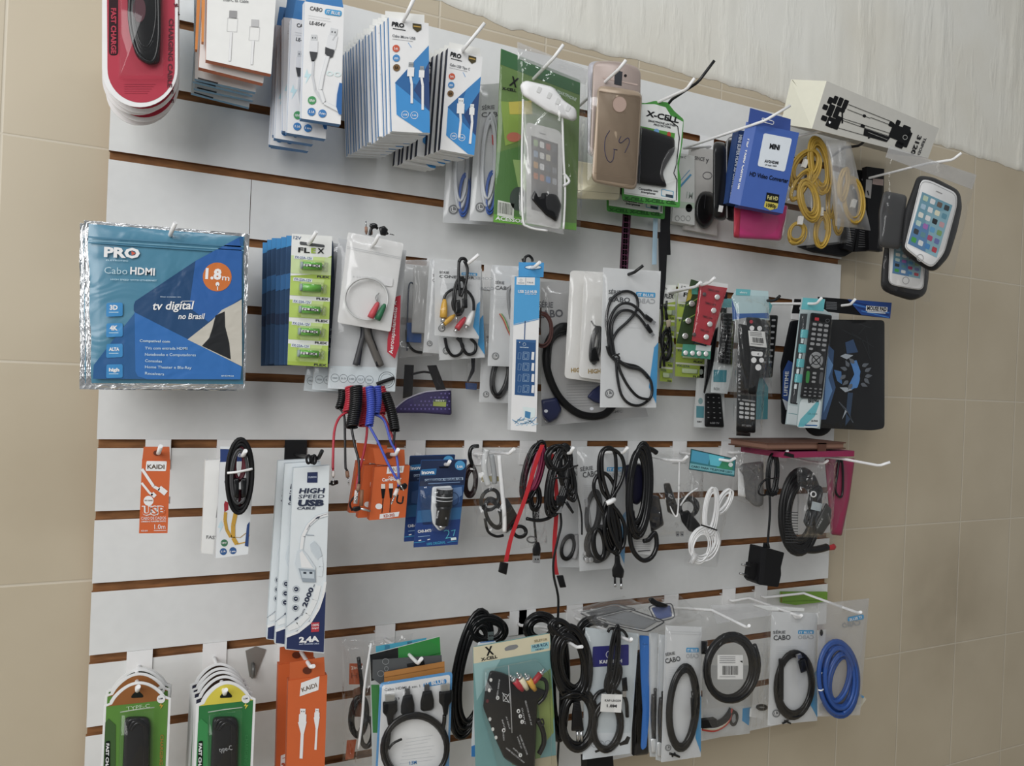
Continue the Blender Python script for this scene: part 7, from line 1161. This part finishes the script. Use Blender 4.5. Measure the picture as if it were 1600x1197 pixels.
it = Item('accessory_bag', 'tall clear bag with bright edge just behind the green-headed bags', 'accessory bag', (620, 340), .10, single=True); m = it.mb(); m.coil(610, 900, 40, 90, 3, .0024, RUB, 8, 5, .001); m.sheet([(620, 335), (900, 280), (720, 1250), (520, 1250)], film('crisp'), .018, .005, seed=121); m.tube([(640, 340, .01), (600, 600, .014), (585, 800, .014), (560, 1000, .01)], .002, mat('#d5d6d6', .2)); m.build('accessory_bag', True)
it = Item('accessory_bag', 'bag with cyan header strip, rearmost of the colourful headers', 'accessory bag', (830, 330), .12, single=True); m = it.mb(); m.slab([(670, 360), (985, 308), (985, 480), (668, 480)], .001, '#36aecb'); m.line([(740, 352), (740, 440)], 30, '#2a86a8'); m.line([(880, 330), (884, 420)], 30, '#2a7a94'); m.sheet([(620, 340), (990, 300), (1000, 1200), (640, 1200)], film('clear'), .01, .003, seed=122, off=.002); m.build('accessory_bag', True)
it = Item('accessory_bag', 'green and black printed bag behind the round cable card', 'accessory bag', (900, 400), .135); m = it.mb(); m.slab([(632, 410), (1068, 298), (1085, 1240), (650, 1240)], .001, '#b8bcba'); m.flat([(632, 412), (808, 368), (810, 530), (640, 578)], '#16181a'); m.flat([(808, 368), (1068, 300), (1078, 470), (812, 500)], '#168a30'); m.line([(810, 470), (1075, 400)], 3, '#0e5a1e'); m.flat([(640, 600), (690, 600), (700, 900), (650, 900)], '#2f8a3c'); m.build('printed_sheet'); bag(it, [(632, 410), (1068, 298), (1085, 1240), (650, 1240)], 'clear', .01, .002, 123)
it = Item('accessory_bag', 'clear bag with dark patterned header between the green bag and the brown strip', 'accessory bag', (860, 440), .142, single=True); m = it.mb(); m.slab([(650, 445), (1080, 415), (1085, 500), (720, 560), (700, 600), (648, 560)], .0008, '#4a4d4f'); m.flat([(862, 470), (970, 448), (975, 478), (865, 490)], '#1a1c1d', A1 * 2); m.loop(ell(730, 455, 20, 18, 14), 3, '#8a8d8f'); m.loop(ell(700, 530, 20, 18, 14), 3, '#8a8d8f'); m.loop(ell(735, 500, 12, 14, 10), 3, '#8a8d8f'); m.build('accessory_bag', True)
it = Item('accessory_card', 'brown card strip directly above the round cable card', 'card', (900, 500), .147, single=True); m = it.mb(); m.slab([(722, 522), (1098, 455), (1102, 620), (722, 700)], .001, '#b87a30'); m.line([(722, 555), (1098, 488)], 3, '#8a5a1e'); m.build('accessory_card', True)
it = Item('cable_card', 'white and blue cable card with four black plugs and a large black ring of cable', 'cable card', (920, 560), .155); m = it.mb(); q = roundpoly([(695, 590), (1148, 518), (1120, 1300), (660, 1300)], 24); m.slab(q, .001, '#4f9fdc'); m.flat(roundpoly([(708, 604), (1134, 536), (1108, 1300), (672, 1300)], 20), '#d6d8da', A1); m.text('Cabo HDMI 4 em 1', (724, 640), (946, 616), 17, '#55585b', A1 * 2, .5); m.text('23', (790, 696), (818, 692), 14, '#55585b')
m.flat(roundpoly([(966, 590), (1110, 562), (1112, 592), (966, 618)], 14), '#2f94d8', A1 * 2); m.text('IT BLUE', (976, 608), (1100, 588), 22, '#e6f0f6', A1 * 3, 2)
for i in range(8): m.line([(860 - i * 6, 940 + i * 22), (1030 + i * 2 - (i % 3) * 20, 915 + i * 22)], 2, '#b0b3b6'); 
m.text('1.5M', (880, 1100), (925, 1094), 20, '#2f7fc0', A1 * 3, 1.5); m.flat([(1105, 1060), (1122, 1060), (1118, 1300), (1085, 1300)], '#4f9fdc', A1 * 2); m.build('card')
m = it.mb(); m.coil(918, 1000, 196, 205, 6, .0028, mat('#161618', .28), 8, 0, .004, .02, 12, 8, .010); m.tube([(760, 860, .01), (752, 900, .01), (745, 960, .01), (730, 1020, .01)], .003, RUB); m.tube([(1098, 790, .01), (1095, 840, .01), (1080, 900, .01)], .003, RUB); m.tube([(830, 940, .014), (780, 965, .016), (750, 1000, .014)], .0018, RUB); m.build('cable')
for x, y, w_, h_, t in ((758, 690, 92, 150, 1), (868, 680, 86, 110, 0), (990, 655, 86, 110, 0), (1105, 625, 84, 150, 1)):
    m = it.mb(); hw = w_ / 2
    if t: m.slab([(x - hw * .62, y - 22), (x + hw * .62, y - 30), (x + hw * .62, y + 20), (x - hw * .62, y + 24)], .004, mat('#a9a9a4', .3, .6), .010); m.puff(roundpoly([(x - hw, y + 15), (x + hw, y + 5), (x + hw, y + 75), (x + hw * .5, y + 105), (x + hw * .3, y + 165), (x - hw * .3, y + 168), (x - hw * .5, y + 110), (x - hw, y + 85)], 8), .012, mat('#17181a', .4), .002)
    else: m.slab([(x - 14, y - 50), (x + 14, y - 54), (x + 16, y - 10), (x - 16, y - 8)], .003, '#3a3a3a', .008); m.puff(roundpoly([(x - 28, y - 15), (x + 28, y - 22), (x + hw, y + 40), (x + hw, y + 90), (x + 25, y + 106), (x - 25, y + 112), (x - hw, y + 100), (x - hw, y + 50)], 8), .011, mat('#17181a', .4), .002)
    m.build('plug')
bag(it, [(695, 590), (1148, 518), (1120, 1300), (660, 1300)], 'clear', .024, .002, 124)
hook('white hook above the card with the large black ring of cable', (925, 460), .165, 10, (955, 436), mid=(870, 405, .13))
Z('Q')
K2 = mat('#121214', .2)
hank('thick black cable hank standing out left of the round-cornered selector blister', (240, 190), .07, [(150, 540, 90, 340, 9, .0030, 10, 14), (250, 260, 95, 70, 8, .0030, 0, 12)], K2, extra=lambda it: (lambda m: (m.slab([(248, 272), (285, 268), (284, 318), (252, 322)], .005, MET, .016), m.flat([(258, 290), (266, 290), (266, 298), (258, 298)], '#222', .0165), m.flat([(272, 289), (279, 289), (279, 297), (272, 297)], '#222', .0165), m.build('usb_tip')))(it.mb()))
it = Item('accessory_card', 'white card with blue edge mostly hidden behind the selector blister', 'card', (260, 330), .13, single=True); m = it.mb(); m.slab(roundpoly([(188, 335), (300, 325), (300, 1050), (145, 1050), (148, 950)], 12), .001, '#cfd4d8'); m.flat([(146, 985), (172, 975), (172, 1050), (146, 1050)], '#2f86d0'); m.line([(200, 336), (290, 326)], 5, '#2f6fb8'); m.build('accessory_card', True)
# selector blister
it = Item('selector_blister', 'teal and cream blister with black selector box and coloured plugs', 'selector blister', (400, 350), .155); m = it.mb(); q = roundpoly([(156, 362), (638, 275), (688, 1280), (176, 1280)], 22); m.slab(q, .001, '#6f9c9c'); m.flat([(158, 366), (636, 280), (640, 385), (160, 468)], '#cfc6a6'); m.flat([(450, 640), (640, 500), (665, 800), (560, 1100), (400, 1100)], '#6f8f50', A1); m.flat([(560, 700), (650, 620), (660, 900), (590, 980)], '#8fa050', A1 * 1.5); m.flat([(160, 468), (330, 440), (180, 700)], '#8fb5b4', A1); m.flat([(510, 1070), (678, 1040), (684, 1110), (510, 1140)], '#a9a083', A1 * 2)
m.flat(roundpoly([(352, 372), (380, 355), (430, 348), (442, 362), (420, 378), (358, 390)], 8), '#77787a', A1 * 2); m.text('X', (240, 418), (288, 408), 52, '#1b1d1e', A1 * 3, 2); m.text('X-CELL', (208, 452), (310, 432), 18, '#26292b', A1 * 3, 2); m.flat([(518, 352), (632, 330), (632, 372), (520, 395)], '#8fc0c4', A1 * 2); m.text('SELETOR', (540, 335), (622, 322), 14, '#8a7a50', A1 * 3, 1); m.text('HUB RCA', (530, 372), (624, 355), 18, '#1f4a6a', A1 * 3, 1.5); m.text('VIDEO', (545, 388), (600, 378), 10, '#1f4a6a', A1 * 3); m.build('card')
m = it.mb(); m.puff(roundpoly([(262, 508), (330, 520), (620, 640), (560, 700), (540, 1180), (350, 1060), (300, 950), (262, 850), (218, 740), (232, 620)], 20), .02, mat('#151517', .35), .001, ((1, 0), (1, .5), (.97, .95), (.93, 1))); o = .0214
for x, y in ((268, 570), (258, 635), (246, 702), (262, 815), (280, 878), (300, 930)): m.flat(ell(x, y, 9, 12), '#c9c9c4' if y != 702 else '#6a2a30', o)
for x, y in ((440, 765), (452, 797), (463, 832), (348, 885), (452, 1040), (310, 682)): m.flat(ell(x, y, 11, 13), '#d5d6d4', o); m.text(str(1 + (y % 3)), (x - 4, y + 6), (x + 5, y + 7), 11, '#1b1b1d', o + A1, 1.5)
for t, a, b in (('AUDIO VIDEO', (318, 565), (300, 690)), ('OUTPUT', (458, 745), (478, 850)), ('INPUT', (335, 820), (352, 880)), ('SELECTOR INPUT AV', (480, 700), (518, 855)), ('GAME SELECTOR', (445, 915), (492, 1040)), ('4 INPUT AV', (430, 925), (455, 1000)), ('AV INPUT', (360, 800), (382, 880)), ('INPUT', (405, 1000), (450, 1040)), ('GAME SELECTOR 3 WAY', (360, 998), (475, 1092)), ('S-VIDEO', (340, 890), (345, 950))): m.text(t, a, b, 9, '#b9babb', o, .5)
m.loop([(345, 655), (385, 670), (382, 710), (345, 700)], 3, '#c9cacb', o); m.line([(340, 650), (385, 715)], 4, '#c9cacb', o); m.line([(385, 655), (345, 705)], 4, '#c9cacb', o); m.build('selector_box')
for c, x, y, a in (('#b81f30', 400, 555, -40), ('#d8cfae', 440, 540, -32), ('#d8a01c', 490, 545, -32), ('#a81f28', 590, 515, 38)):
    m = it.mb(); rot_ = lambda p: rot(p, (x, y), a); m.tubew([m.P(*p, .026) for p in rot_([(x, y - 18), (x, y + 8)])], .0016, MET, 8); m.tubew([m.P(*p, .026) for p in rot_([(x, y + 5), (x, y + 20)])], .0048, MET, 12); m.tubew([m.P(*p, .026) for p in rot_([(x, y + 20), (x, y + 75), (x, y + 105)])], [.0046, .0046, .003], mat(c, .35), 12); m.build('plug')
m = it.mb(); m.tube([(560, 560, .02), (605, 570, .02), (618, 620, .018), (600, 680, .016), (560, 720, .014)], .003, RUB); m.tube([(560, 820, .014), (590, 880, .014), (600, 960, .014), (570, 1030, .012)], .004, RUB); m.tube([(570, 830, .018), (590, 815, .018), (598, 845, .018), (580, 858, .018)], .0013, RUB); m.build('cable')
m = it.mb(); m.puff(roundpoly([(215, 500), (560, 430), (640, 520), (660, 1200), (330, 1200), (205, 760)], 24), .034, film('blister'), .0006, ((1, 0), (.985, .25), (.96, .9), (.93, 1)), False); m.tubew([m.P(378, 480, .03), m.P(392, 700, .036), m.P(400, 900, .036)], .0008, film('frost'), 6); m.build('blister')
hank('round coil of thick black cable peeking out right above the selector blister', (620, 190), .11, [(575, 240, 80, 70, 8, .0030, 0, 12)], K2)
def _hk(it):
    m = it.mb(); m.tube([(700, 690, .014), (780, 655, .024), (850, 660, .014)], .002, RUB); m.build('tie'); m = it.mb(); m.puff(roundpoly([(785, 700), (825, 700), (835, 760), (850, 890), (770, 890), (775, 770)], 10), .014, mat('#1c1c1e', .4), .006)
    for i in range(6): m.line([(785, 712 + i * 10), (820, 706 + i * 10)], 4, '#2f2f31', .0205)
    m.build('plug')
    for x in (808, 832): m = it.mb(); m.tubew([m.P(x, 890, .012), m.P(x + 3, 950, .012)], .0024, MET, 8); m.build('pin')
hank('big glossy black power cord hank hanging between the selector blister and blue-label bag', (800, 350), .145, [(770, 470, 92, 190, 9, .0030, -8, 14), (815, 820, 92, 165, 6, .0030, 4, 8), (700, 250, 60, 40, 6, .0030, 30, 10)], K2, extra=_hk)
hank('second black power cord hank, darker and further back left of the big glossy one', (700, 300), .10, [(690, 600, 45, 300, 7, .0032, 0, 14)], K2)
hook('white hook tip inside the round coil above the selector blister', (640, 245), .12, 10, (628, 228)); hook('white hook tip inside the big glossy power cord hank', (795, 360), .17, 10, (838, 362), mid=(700, 300, .12))
# KAP bag
it = Item('cable_bag', 'silvery bag with navy label and white length sticker, right of the big power cord', 'cable bag', (1050, 290), .15); m = it.mb(); q = [(860, 242), (1192, 280), (1138, 1030), (842, 1070)]; m.slab(q, .001, '#b9c2c6'); f = QM(q)
m.flat(roundpoly([(905, 362), (1130, 348), (1130, 478), (900, 490)], 8), '#1f1f78', A1); m.loop(ell(1008, 412, 20, 22, 14), 4, '#cfd0e6', A1 * 2); m.text('A', (998, 425), (1018, 424), 24, '#cfd0e6', A1 * 3, 1); m.text('KAP TECH', (948, 468), (1088, 460), 20, '#d5d6e8', A1 * 3, 2.5)
m.flat([(850, 900), (1140, 900), (1138, 1028), (842, 1068)], '#c6ccd0', A1)
for i, x in enumerate((915, 957, 1000, 1050)): m.loop(ell(x, 972 - i * 2, 19, 19, 14), 2.5, '#7a8286', A1 * 2); m.text(('2.0', 'mm', '-', '/')[i], (x - 8, 976), (x + 9, 975), 8, '#7a8286', A1 * 3)
m.flat([(1068, 968), (1105, 945), (1120, 920), (1140, 930), (1125, 970), (1075, 982)], '#1d1f21', A1 * 2); m.line([(920, 1020), (960, 1005), (1020, 995)], 14, '#17181a', A1 * 3); m.build('printed_sheet')
m = it.mb(); m.coil(990, 860, 85, 150, 6, .0030, RUB, 8, 6, .002); m.tube([(900, 720), (930, 660), (980, 635), (1050, 640), (1110, 690), (1120, 800)], .0032, RUB); m.build('cable')
m = it.mb(); m.coil(1035, 440, 24, 200, 7, .0019, RUB, 10, 6, .012, .1, 3); m.tube([(1000, 270, .014), (1020, 248, .016), (1090, 260, .016), (1120, 300, .014)], .0024, RUB); m.coil(1025, 560, 40, 90, 4, .0018, RUB, 8, 20, .012); m.build('thin_cable'); m = it.mb(); m.puff(roundpoly([(1085, 560), (1118, 550), (1125, 640), (1090, 640)], 6), .009, RUB, .012); m.slab([(1092, 640), (1116, 640), (1114, 676), (1092, 676)], .004, MET, .018); m.build('plug')
m = it.mb(); m.slab([(960, 658), (1090, 662), (1082, 775), (952, 768)], .0004, '#d5d5d2', .020); m.text('KAF-UH339', (980, 705), (1080, 708), 14, '#3a3b3d', .0206, 1); m.text('1.8M', (992, 740), (1055, 742), 17, '#3a3b3d', .0206, 2); m.build('sticker'); bag(it, q, 'clear', .022, .002, 125)
it = Item('cable_box', 'black box end showing at the bottom edge below the navy-label bag', 'box', (950, 1060), .12, single=True); m = it.mb(); m.slab([(868, 1070), (1030, 1035), (1042, 1200), (872, 1200)], .02, '#1a1a1c'); m.build('cable_box', True)
hook('white hook at the top of the navy-label bag', (1130, 322), .175, 10, (1146, 314), mid=(1045, 282, .14))
# dark and blue edge bag
it = Item('strip_pack', 'narrow pack with bright blue edge and black side, left of the milky bags', 'strip pack', (1220, 300), .135); m = it.mb(); m.slab([(1165, 420), (1215, 400), (1215, 1020), (1160, 1045)], .006, '#17171a', -.002); m.puff(roundpoly([(1160, 450), (1215, 440), (1250, 900), (1255, 1035), (1165, 1045), (1155, 900)], 16), .006, mat('#17171a', .4), -.008); m.build('dark_sleeve'); m = it.mb(); m.slab(roundpoly([(1200, 292), (1258, 296), (1255, 560), (1262, 760), (1240, 990), (1215, 1010), (1208, 990), (1220, 760), (1208, 560)], 10), .002, '#1f76d0', .003); m.line([(1215, 345), (1248, 350)], 4, '#1a5aa0', .0034); m.build('blue_strip'); bag(it, [(1180, 285), (1270, 285), (1260, 1045), (1165, 1045)], 'clear', .012, .002, 126)
for i, (lb, q) in enumerate((('slim milky bag seen almost edge-on, just right of the blue strip', [(1258, 275), (1312, 278), (1310, 1050), (1262, 1050)]), ('slim milky bag seen almost edge-on, directly left of the front milky bag', [(1318, 285), (1370, 290), (1345, 1080), (1300, 1070)]))):
    it = Item('cable_bag', lb, 'cable bag', q[0], .14 + i * .008); m = it.mb(); m.slab(q, .001, '#bfc3c5'); m.build('back_sheet'); m = it.mb(); f = QM(q); m.tube([f(.5, .5), f(.4, .65), f(.5, .8), f(.6, .88)], .004, RUB); m.tube([f(.7, .45), f(.75, .65), f(.7, .82)], .003, RUB); m.build('cable'); m = it.mb(); m.puff([f(.1, .85), f(.9, .85), f(.8, .97), f(.2, .97)], .008, mat('#b9bbbc', .2, .3), .001); m.build('plug'); bag(it, q, 'soft', .012, .003, 130 + i)
# clear bags with phone outlines lying across the hooks
def lyingbag(lb, d, pts, outl, seed, inner='#3b3c3e'):
    it = Item('phone_case_bag', lb, 'clear bag', pts[0], d, 'clear bags lying across the hooks', tz=.9, tx=.1); m = it.mb(); m.puff(roundpoly(outl, 24), .006, film('soft'), 0, back=False); m.tubew([m.P(x, y, .004) for x, y in roundpoly(outl, 24) + [roundpoly(outl, 24)[0]]], .0011, '#3a3b3d', 6); m.tubew([m.P(x, y, .006) for x, y in roundpoly(inset(outl, .93), 20) + [roundpoly(inset(outl, .93), 20)[0]]], .0005, '#a0a1a1', 6); m.build('phone_case')
    m = it.mb(); m.puff(roundpoly(inset(outl, .8), 14), .003, inner, .001); m.build('insert'); bag(it, pts, 'soft', .014, .006, seed)
lyingbag('crumpled clear bag with grey phone outline lying across the hooks above the blue strip', .13, [(800, 120), (1150, 60), (1380, 230), (960, 275)], [(905, 180), (1130, 125), (1360, 205), (1250, 270), (1000, 220)], 140, '#6f7274')
lyingbag('second crumpled clear bag under the first, nearer the wall', .07, [(770, 130), (1100, 45), (1250, 110), (900, 230)], [(820, 150), (1050, 95), (1180, 130), (930, 200)], 141, '#4a4c4e')
lyingbag('crumpled clear bag with black knob and blue patch lying above the milky bags', .10, [(1180, 60), (1450, 40), (1600, 180), (1300, 280)], [(1250, 110), (1400, 90), (1420, 180), (1300, 210)], 142, '#2f4f9a')
it = Item('rubber_stopper', 'small black rubber knob and cord end poking from the clear bags', 'cord end', (1290, 70), .12, single=True); m = it.mb(); m.puff(roundpoly([(1248, 62), (1275, 50), (1300, 72), (1380, 100), (1370, 120), (1300, 115), (1262, 90)], 14), .010, RUB, 0); m.build('rubber_stopper', True)
it = Item('cord', 'thick black cord arching up behind the navy-label bag', 'cord', (850, 220), .08, single=True); m = it.mb(); m.tube([(810, 300), (825, 230), (870, 190), (940, 185), (990, 230)], .005, RUB); m.tube([(830, 310), (850, 250), (900, 215), (960, 220)], .0045, RUB); m.build('cord', True)
Z('R')
q = [(242, 310), (466, 320), (460, 1130), (214, 1165)]
it = Item('cable_bag', 'milky bag with oval black cable coil, front one below the lying clear bags', 'cable bag', (360, 350), .165); m = it.mb(); serie(m, q, 'CABO', first=None); m.text('SÉRIE', (240, 502), (300, 490), 18, '#4b4d50', A1 * 3); m.text('CABO', (240, 548), (335, 530), 30, '#3f4144', A1 * 3, 1.2); m.build('back_sheet')
m = it.mb(); m.coil(345, 825, 84, 250, 7, .0030, RUB, 8, 4, .004, .05, 22); m.build('cable'); m = it.mb(); m.puff(roundpoly([(395, 760), (420, 750), (425, 880), (400, 900)], 6), .008, RUB, .010); m.build('plug'); m = it.mb(); m.tube([(265, 1110, .006), (300, 1120, .008), (325, 1130, .006)], .002, RUB); m.tube([(280, 1130, .006), (300, 1105, .008)], .0016, RUB); m.build('tie'); bag(it, q, 'clear', .022, .003, 150); m = it.mb(); zipline(m, q, .04); m.build('zip_seal')
# lower bag with wires behind
q = [(470, 560), (800, 560), (765, 985), (475, 1020)]
it = Item('cable_bag', 'milky bag with black, white and red wires, lower edge below the barcode bag', 'cable bag', (600, 600), .10); m = it.mb(); m.slab(q, .001, '#bdbfbf'); m.flat([(722, 828), (772, 820), (760, 935), (718, 905)], '#2a9ad6'); m.build('back_sheet')
for c, o, w_ in ((RUB, 0, .006), ('#cfc6a8', 30, .0018), ('#c0382c', 40, .0018), (WHT, 24, .0016)): m = it.mb(); m.tube([(470, 925 + o * .9), (540, 930 + o), (600, 905 + o), (640, 860 + o), (655, 830)], w_, c, off=.004 + o * .0001); m.build('wire')
m = it.mb(); m.coil(665, 890, 22, 42, 2, .002, RUB, 4, 10); m.build('cable'); m = it.mb(); m.slab([(470, 905), (560, 895), (560, 945), (470, 955)], .01, BLK, .01); m.build('connector'); bag(it, q, 'soft', .018, .003, 151)
it = Item('clear_bag', 'clear bag with pale parts between the barcode bag and the right milky bag', 'clear bag', (830, 500), .12, single=True); m = it.mb(); m.slab([(770, 830), (885, 800), (885, 900), (765, 880)], .001, '#c4c5c4'); m.coil(840, 820, 30, 14, 2, .002, RUB, 4, 0, .003); m.sheet([(800, 420), (900, 420), (890, 950), (770, 950)], film('crisp'), .014, .005, seed=152); m.build('clear_bag', True)
q = [(462, 200), (905, 190), (885, 800), (462, 830)]
it = Item('cable_bag', 'clear bag with large round black cable coil and white barcode sticker', 'cable bag', (700, 260), .165); m = it.mb(); m.coil(645, 580, 150, 200, 9, .0040, mat('#18181a', .3), 10, 5, .004, .07, 23, 8, .014); m.build('cable'); m = it.mb(); m.puff(roundpoly([(600, 360), (700, 350), (735, 420), (640, 400), (560, 450)], 14), .010, RUB, .010); m.puff(roundpoly([(462, 405), (502, 405), (500, 490), (462, 490)], 6), .012, RUB, .002); m.build('plug')
m = it.mb(); s4 = [(565, 494), (724, 494), (724, 646), (565, 646)]; m.slab(s4, .0004, '#d5d5d3', .024); f = QM(s4); barcode(m, [f(.2, .45), f(.82, .45), f(.82, .82), f(.2, .82)], 30, 5, .0246)
for v in (.08, .16, .24, .32, .9): m.line([f(.08, v), f(.7, v)], 3, '#77787a', .0245)
m.flat([f(.87, .25), f(.98, .23), f(.98, .33)], '#1c1c1e', .0246); m.build('barcode_sticker')
bag(it, q, 'clear', .03, .003, 153)
hook('white hook sticking out above the barcode cable bag', (740, 318), .205, 10, (762, 310), mid=(532, 215, .14))
it = Item('document_bag', 'flat whitish bag edge lying on the hook between the two milky bags', 'clear bag', (850, 180), .12, single=True, tz=.6); m = it.mb(); m.slab([(520, 180), (780, 170), (1110, 200), (1105, 225), (800, 260), (560, 300)], .001, film('frost')); m.slab([(780, 180), (1108, 203), (1105, 222), (880, 215)], .001, '#c6c7c4', .001); m.build('document_bag', True)
q = [(905, 225), (1190, 232), (1188, 905), (880, 935)]
it = Item('cable_bag', 'milky bag with glossy black cable coil, directly left of the blue cable bag', 'cable bag', (1060, 250), .165); m = it.mb(); serie(m, q, 'CABO', first=None); m.text('SÉRIE', (912, 362), (990, 360), 18, '#4b4d50', A1 * 3); m.text('CABO', (915, 402), (1022, 398), 30, '#3f4144', A1 * 3, 1.2); m.build('back_sheet')
m = it.mb(); m.coil(1045, 680, 108, 195, 6, .0032, mat('#141416', .25), 8, 2, .004, .06, 25); m.build('cable'); m = it.mb(); m.puff(roundpoly([(945, 515), (980, 515), (978, 780), (942, 785), (940, 740), (950, 700)], 8), .012, mat('#1a1a1c', .4), .003); m.puff(roundpoly([(1065, 530), (1110, 515), (1130, 590), (1085, 610)], 8), .012, mat('#1a1a1c', .4), .008); m.build('plug'); m = it.mb(); m.slab([(1062, 495), (1088, 488), (1095, 512), (1068, 520)], .004, MET, .018); m.build('plug_tip'); m = it.mb(); m.tube([(970, 922, .003), (1000, 905, .004), (1010, 880, .004)], .0018, RUB); m.tube([(985, 905, .004), (1020, 922, .003)], .0018, RUB); m.build('tie'); bag(it, q, 'clear', .022, .003, 154)
m = it.mb(); m.tubew([m.P(x, y, .004) for x, y in ((1040, 240), (1052, 260), (1080, 262), (1095, 245))], .0024, HW, 8); m.build('hanger_clip')
q = [(1150, 170), (1512, 140), (1470, 800), (1190, 850)]
it = Item('cable_bag', 'clear bag with large blue network cable coil, rightmost item of the lowest row', 'cable bag', (1300, 190), .19); m = it.mb(); m.slab([(1195, 175), (1512, 140), (1455, 870), (1190, 880)], .0006, film('frost')); m.slab([(1440, 720), (1495, 770), (1440, 850), (1200, 860), (1200, 800)], .001, '#b9b5a4', -.004); m.line([(1450, 740), (1478, 760)], 12, '#2a9ad6', -.003); m.flat(roundpoly([(1380, 258), (1478, 240), (1480, 270), (1378, 285)], 10), '#2f9fd8', .002); m.text('IT BLUE', (1390, 282), (1468, 264), 16, '#e6f0f6', .0025, 1.5, mirror=True); m.text('CABO', (1345, 325), (1460, 305), 30, '#8a8d8f', .002, 1, mirror=True); m.build('back_sheet')
m = it.mb(); BL = mat('#1f4f9c', .35); m.coil(1322, 635, 92, 190, 8, .0034, BL, 8, -2, .004, .05, 26, 8, .016); m.coil(1322, 635, 62, 145, 5, .0034, BL, 8, 12, .006, .05, 27, 8, .012); m.coil(1322, 640, 118, 225, 7, .0034, BL, 6, -4, .004, .03, 28, 8, .016); m.build('cable'); m = it.mb(); m.tube([(1195, 712, .018), (1212, 716, .022), (1225, 708, .018)], .0014, WHT); m.build('tie'); m = it.mb(); m.puff(ell(1214, 355, 11, 22, 12), .008, RUB, .002); m.build('dark_plug'); bag(it, q, 'clear', .03, .004, 155)
hook('white hook reaching furthest right in the lowest row, over the blue cable', (1430, 226), .235, 10, (1460, 226), mid=(1105, 108, .03))
hook('white hook behind the milky bag, starting above the white bag edge', (1060, 245), .18, 10, (1090, 246), mid=(765, 138, .03))
it = Item('green_pack', 'bright green flat pack behind the last hook at the lower right of the board', 'green pack', (1100, 120), .012, single=True); m = it.mb(); m.slab([(962, 100), (1252, 100), (1250, 160), (1050, 182), (962, 168)], .004, '#6f9c24'); m.line([(965, 105), (963, 165)], 5, '#8a4a2c'); m.line([(975, 160), (1245, 150)], 5, '#5a861c'); m.build('green_pack', True)
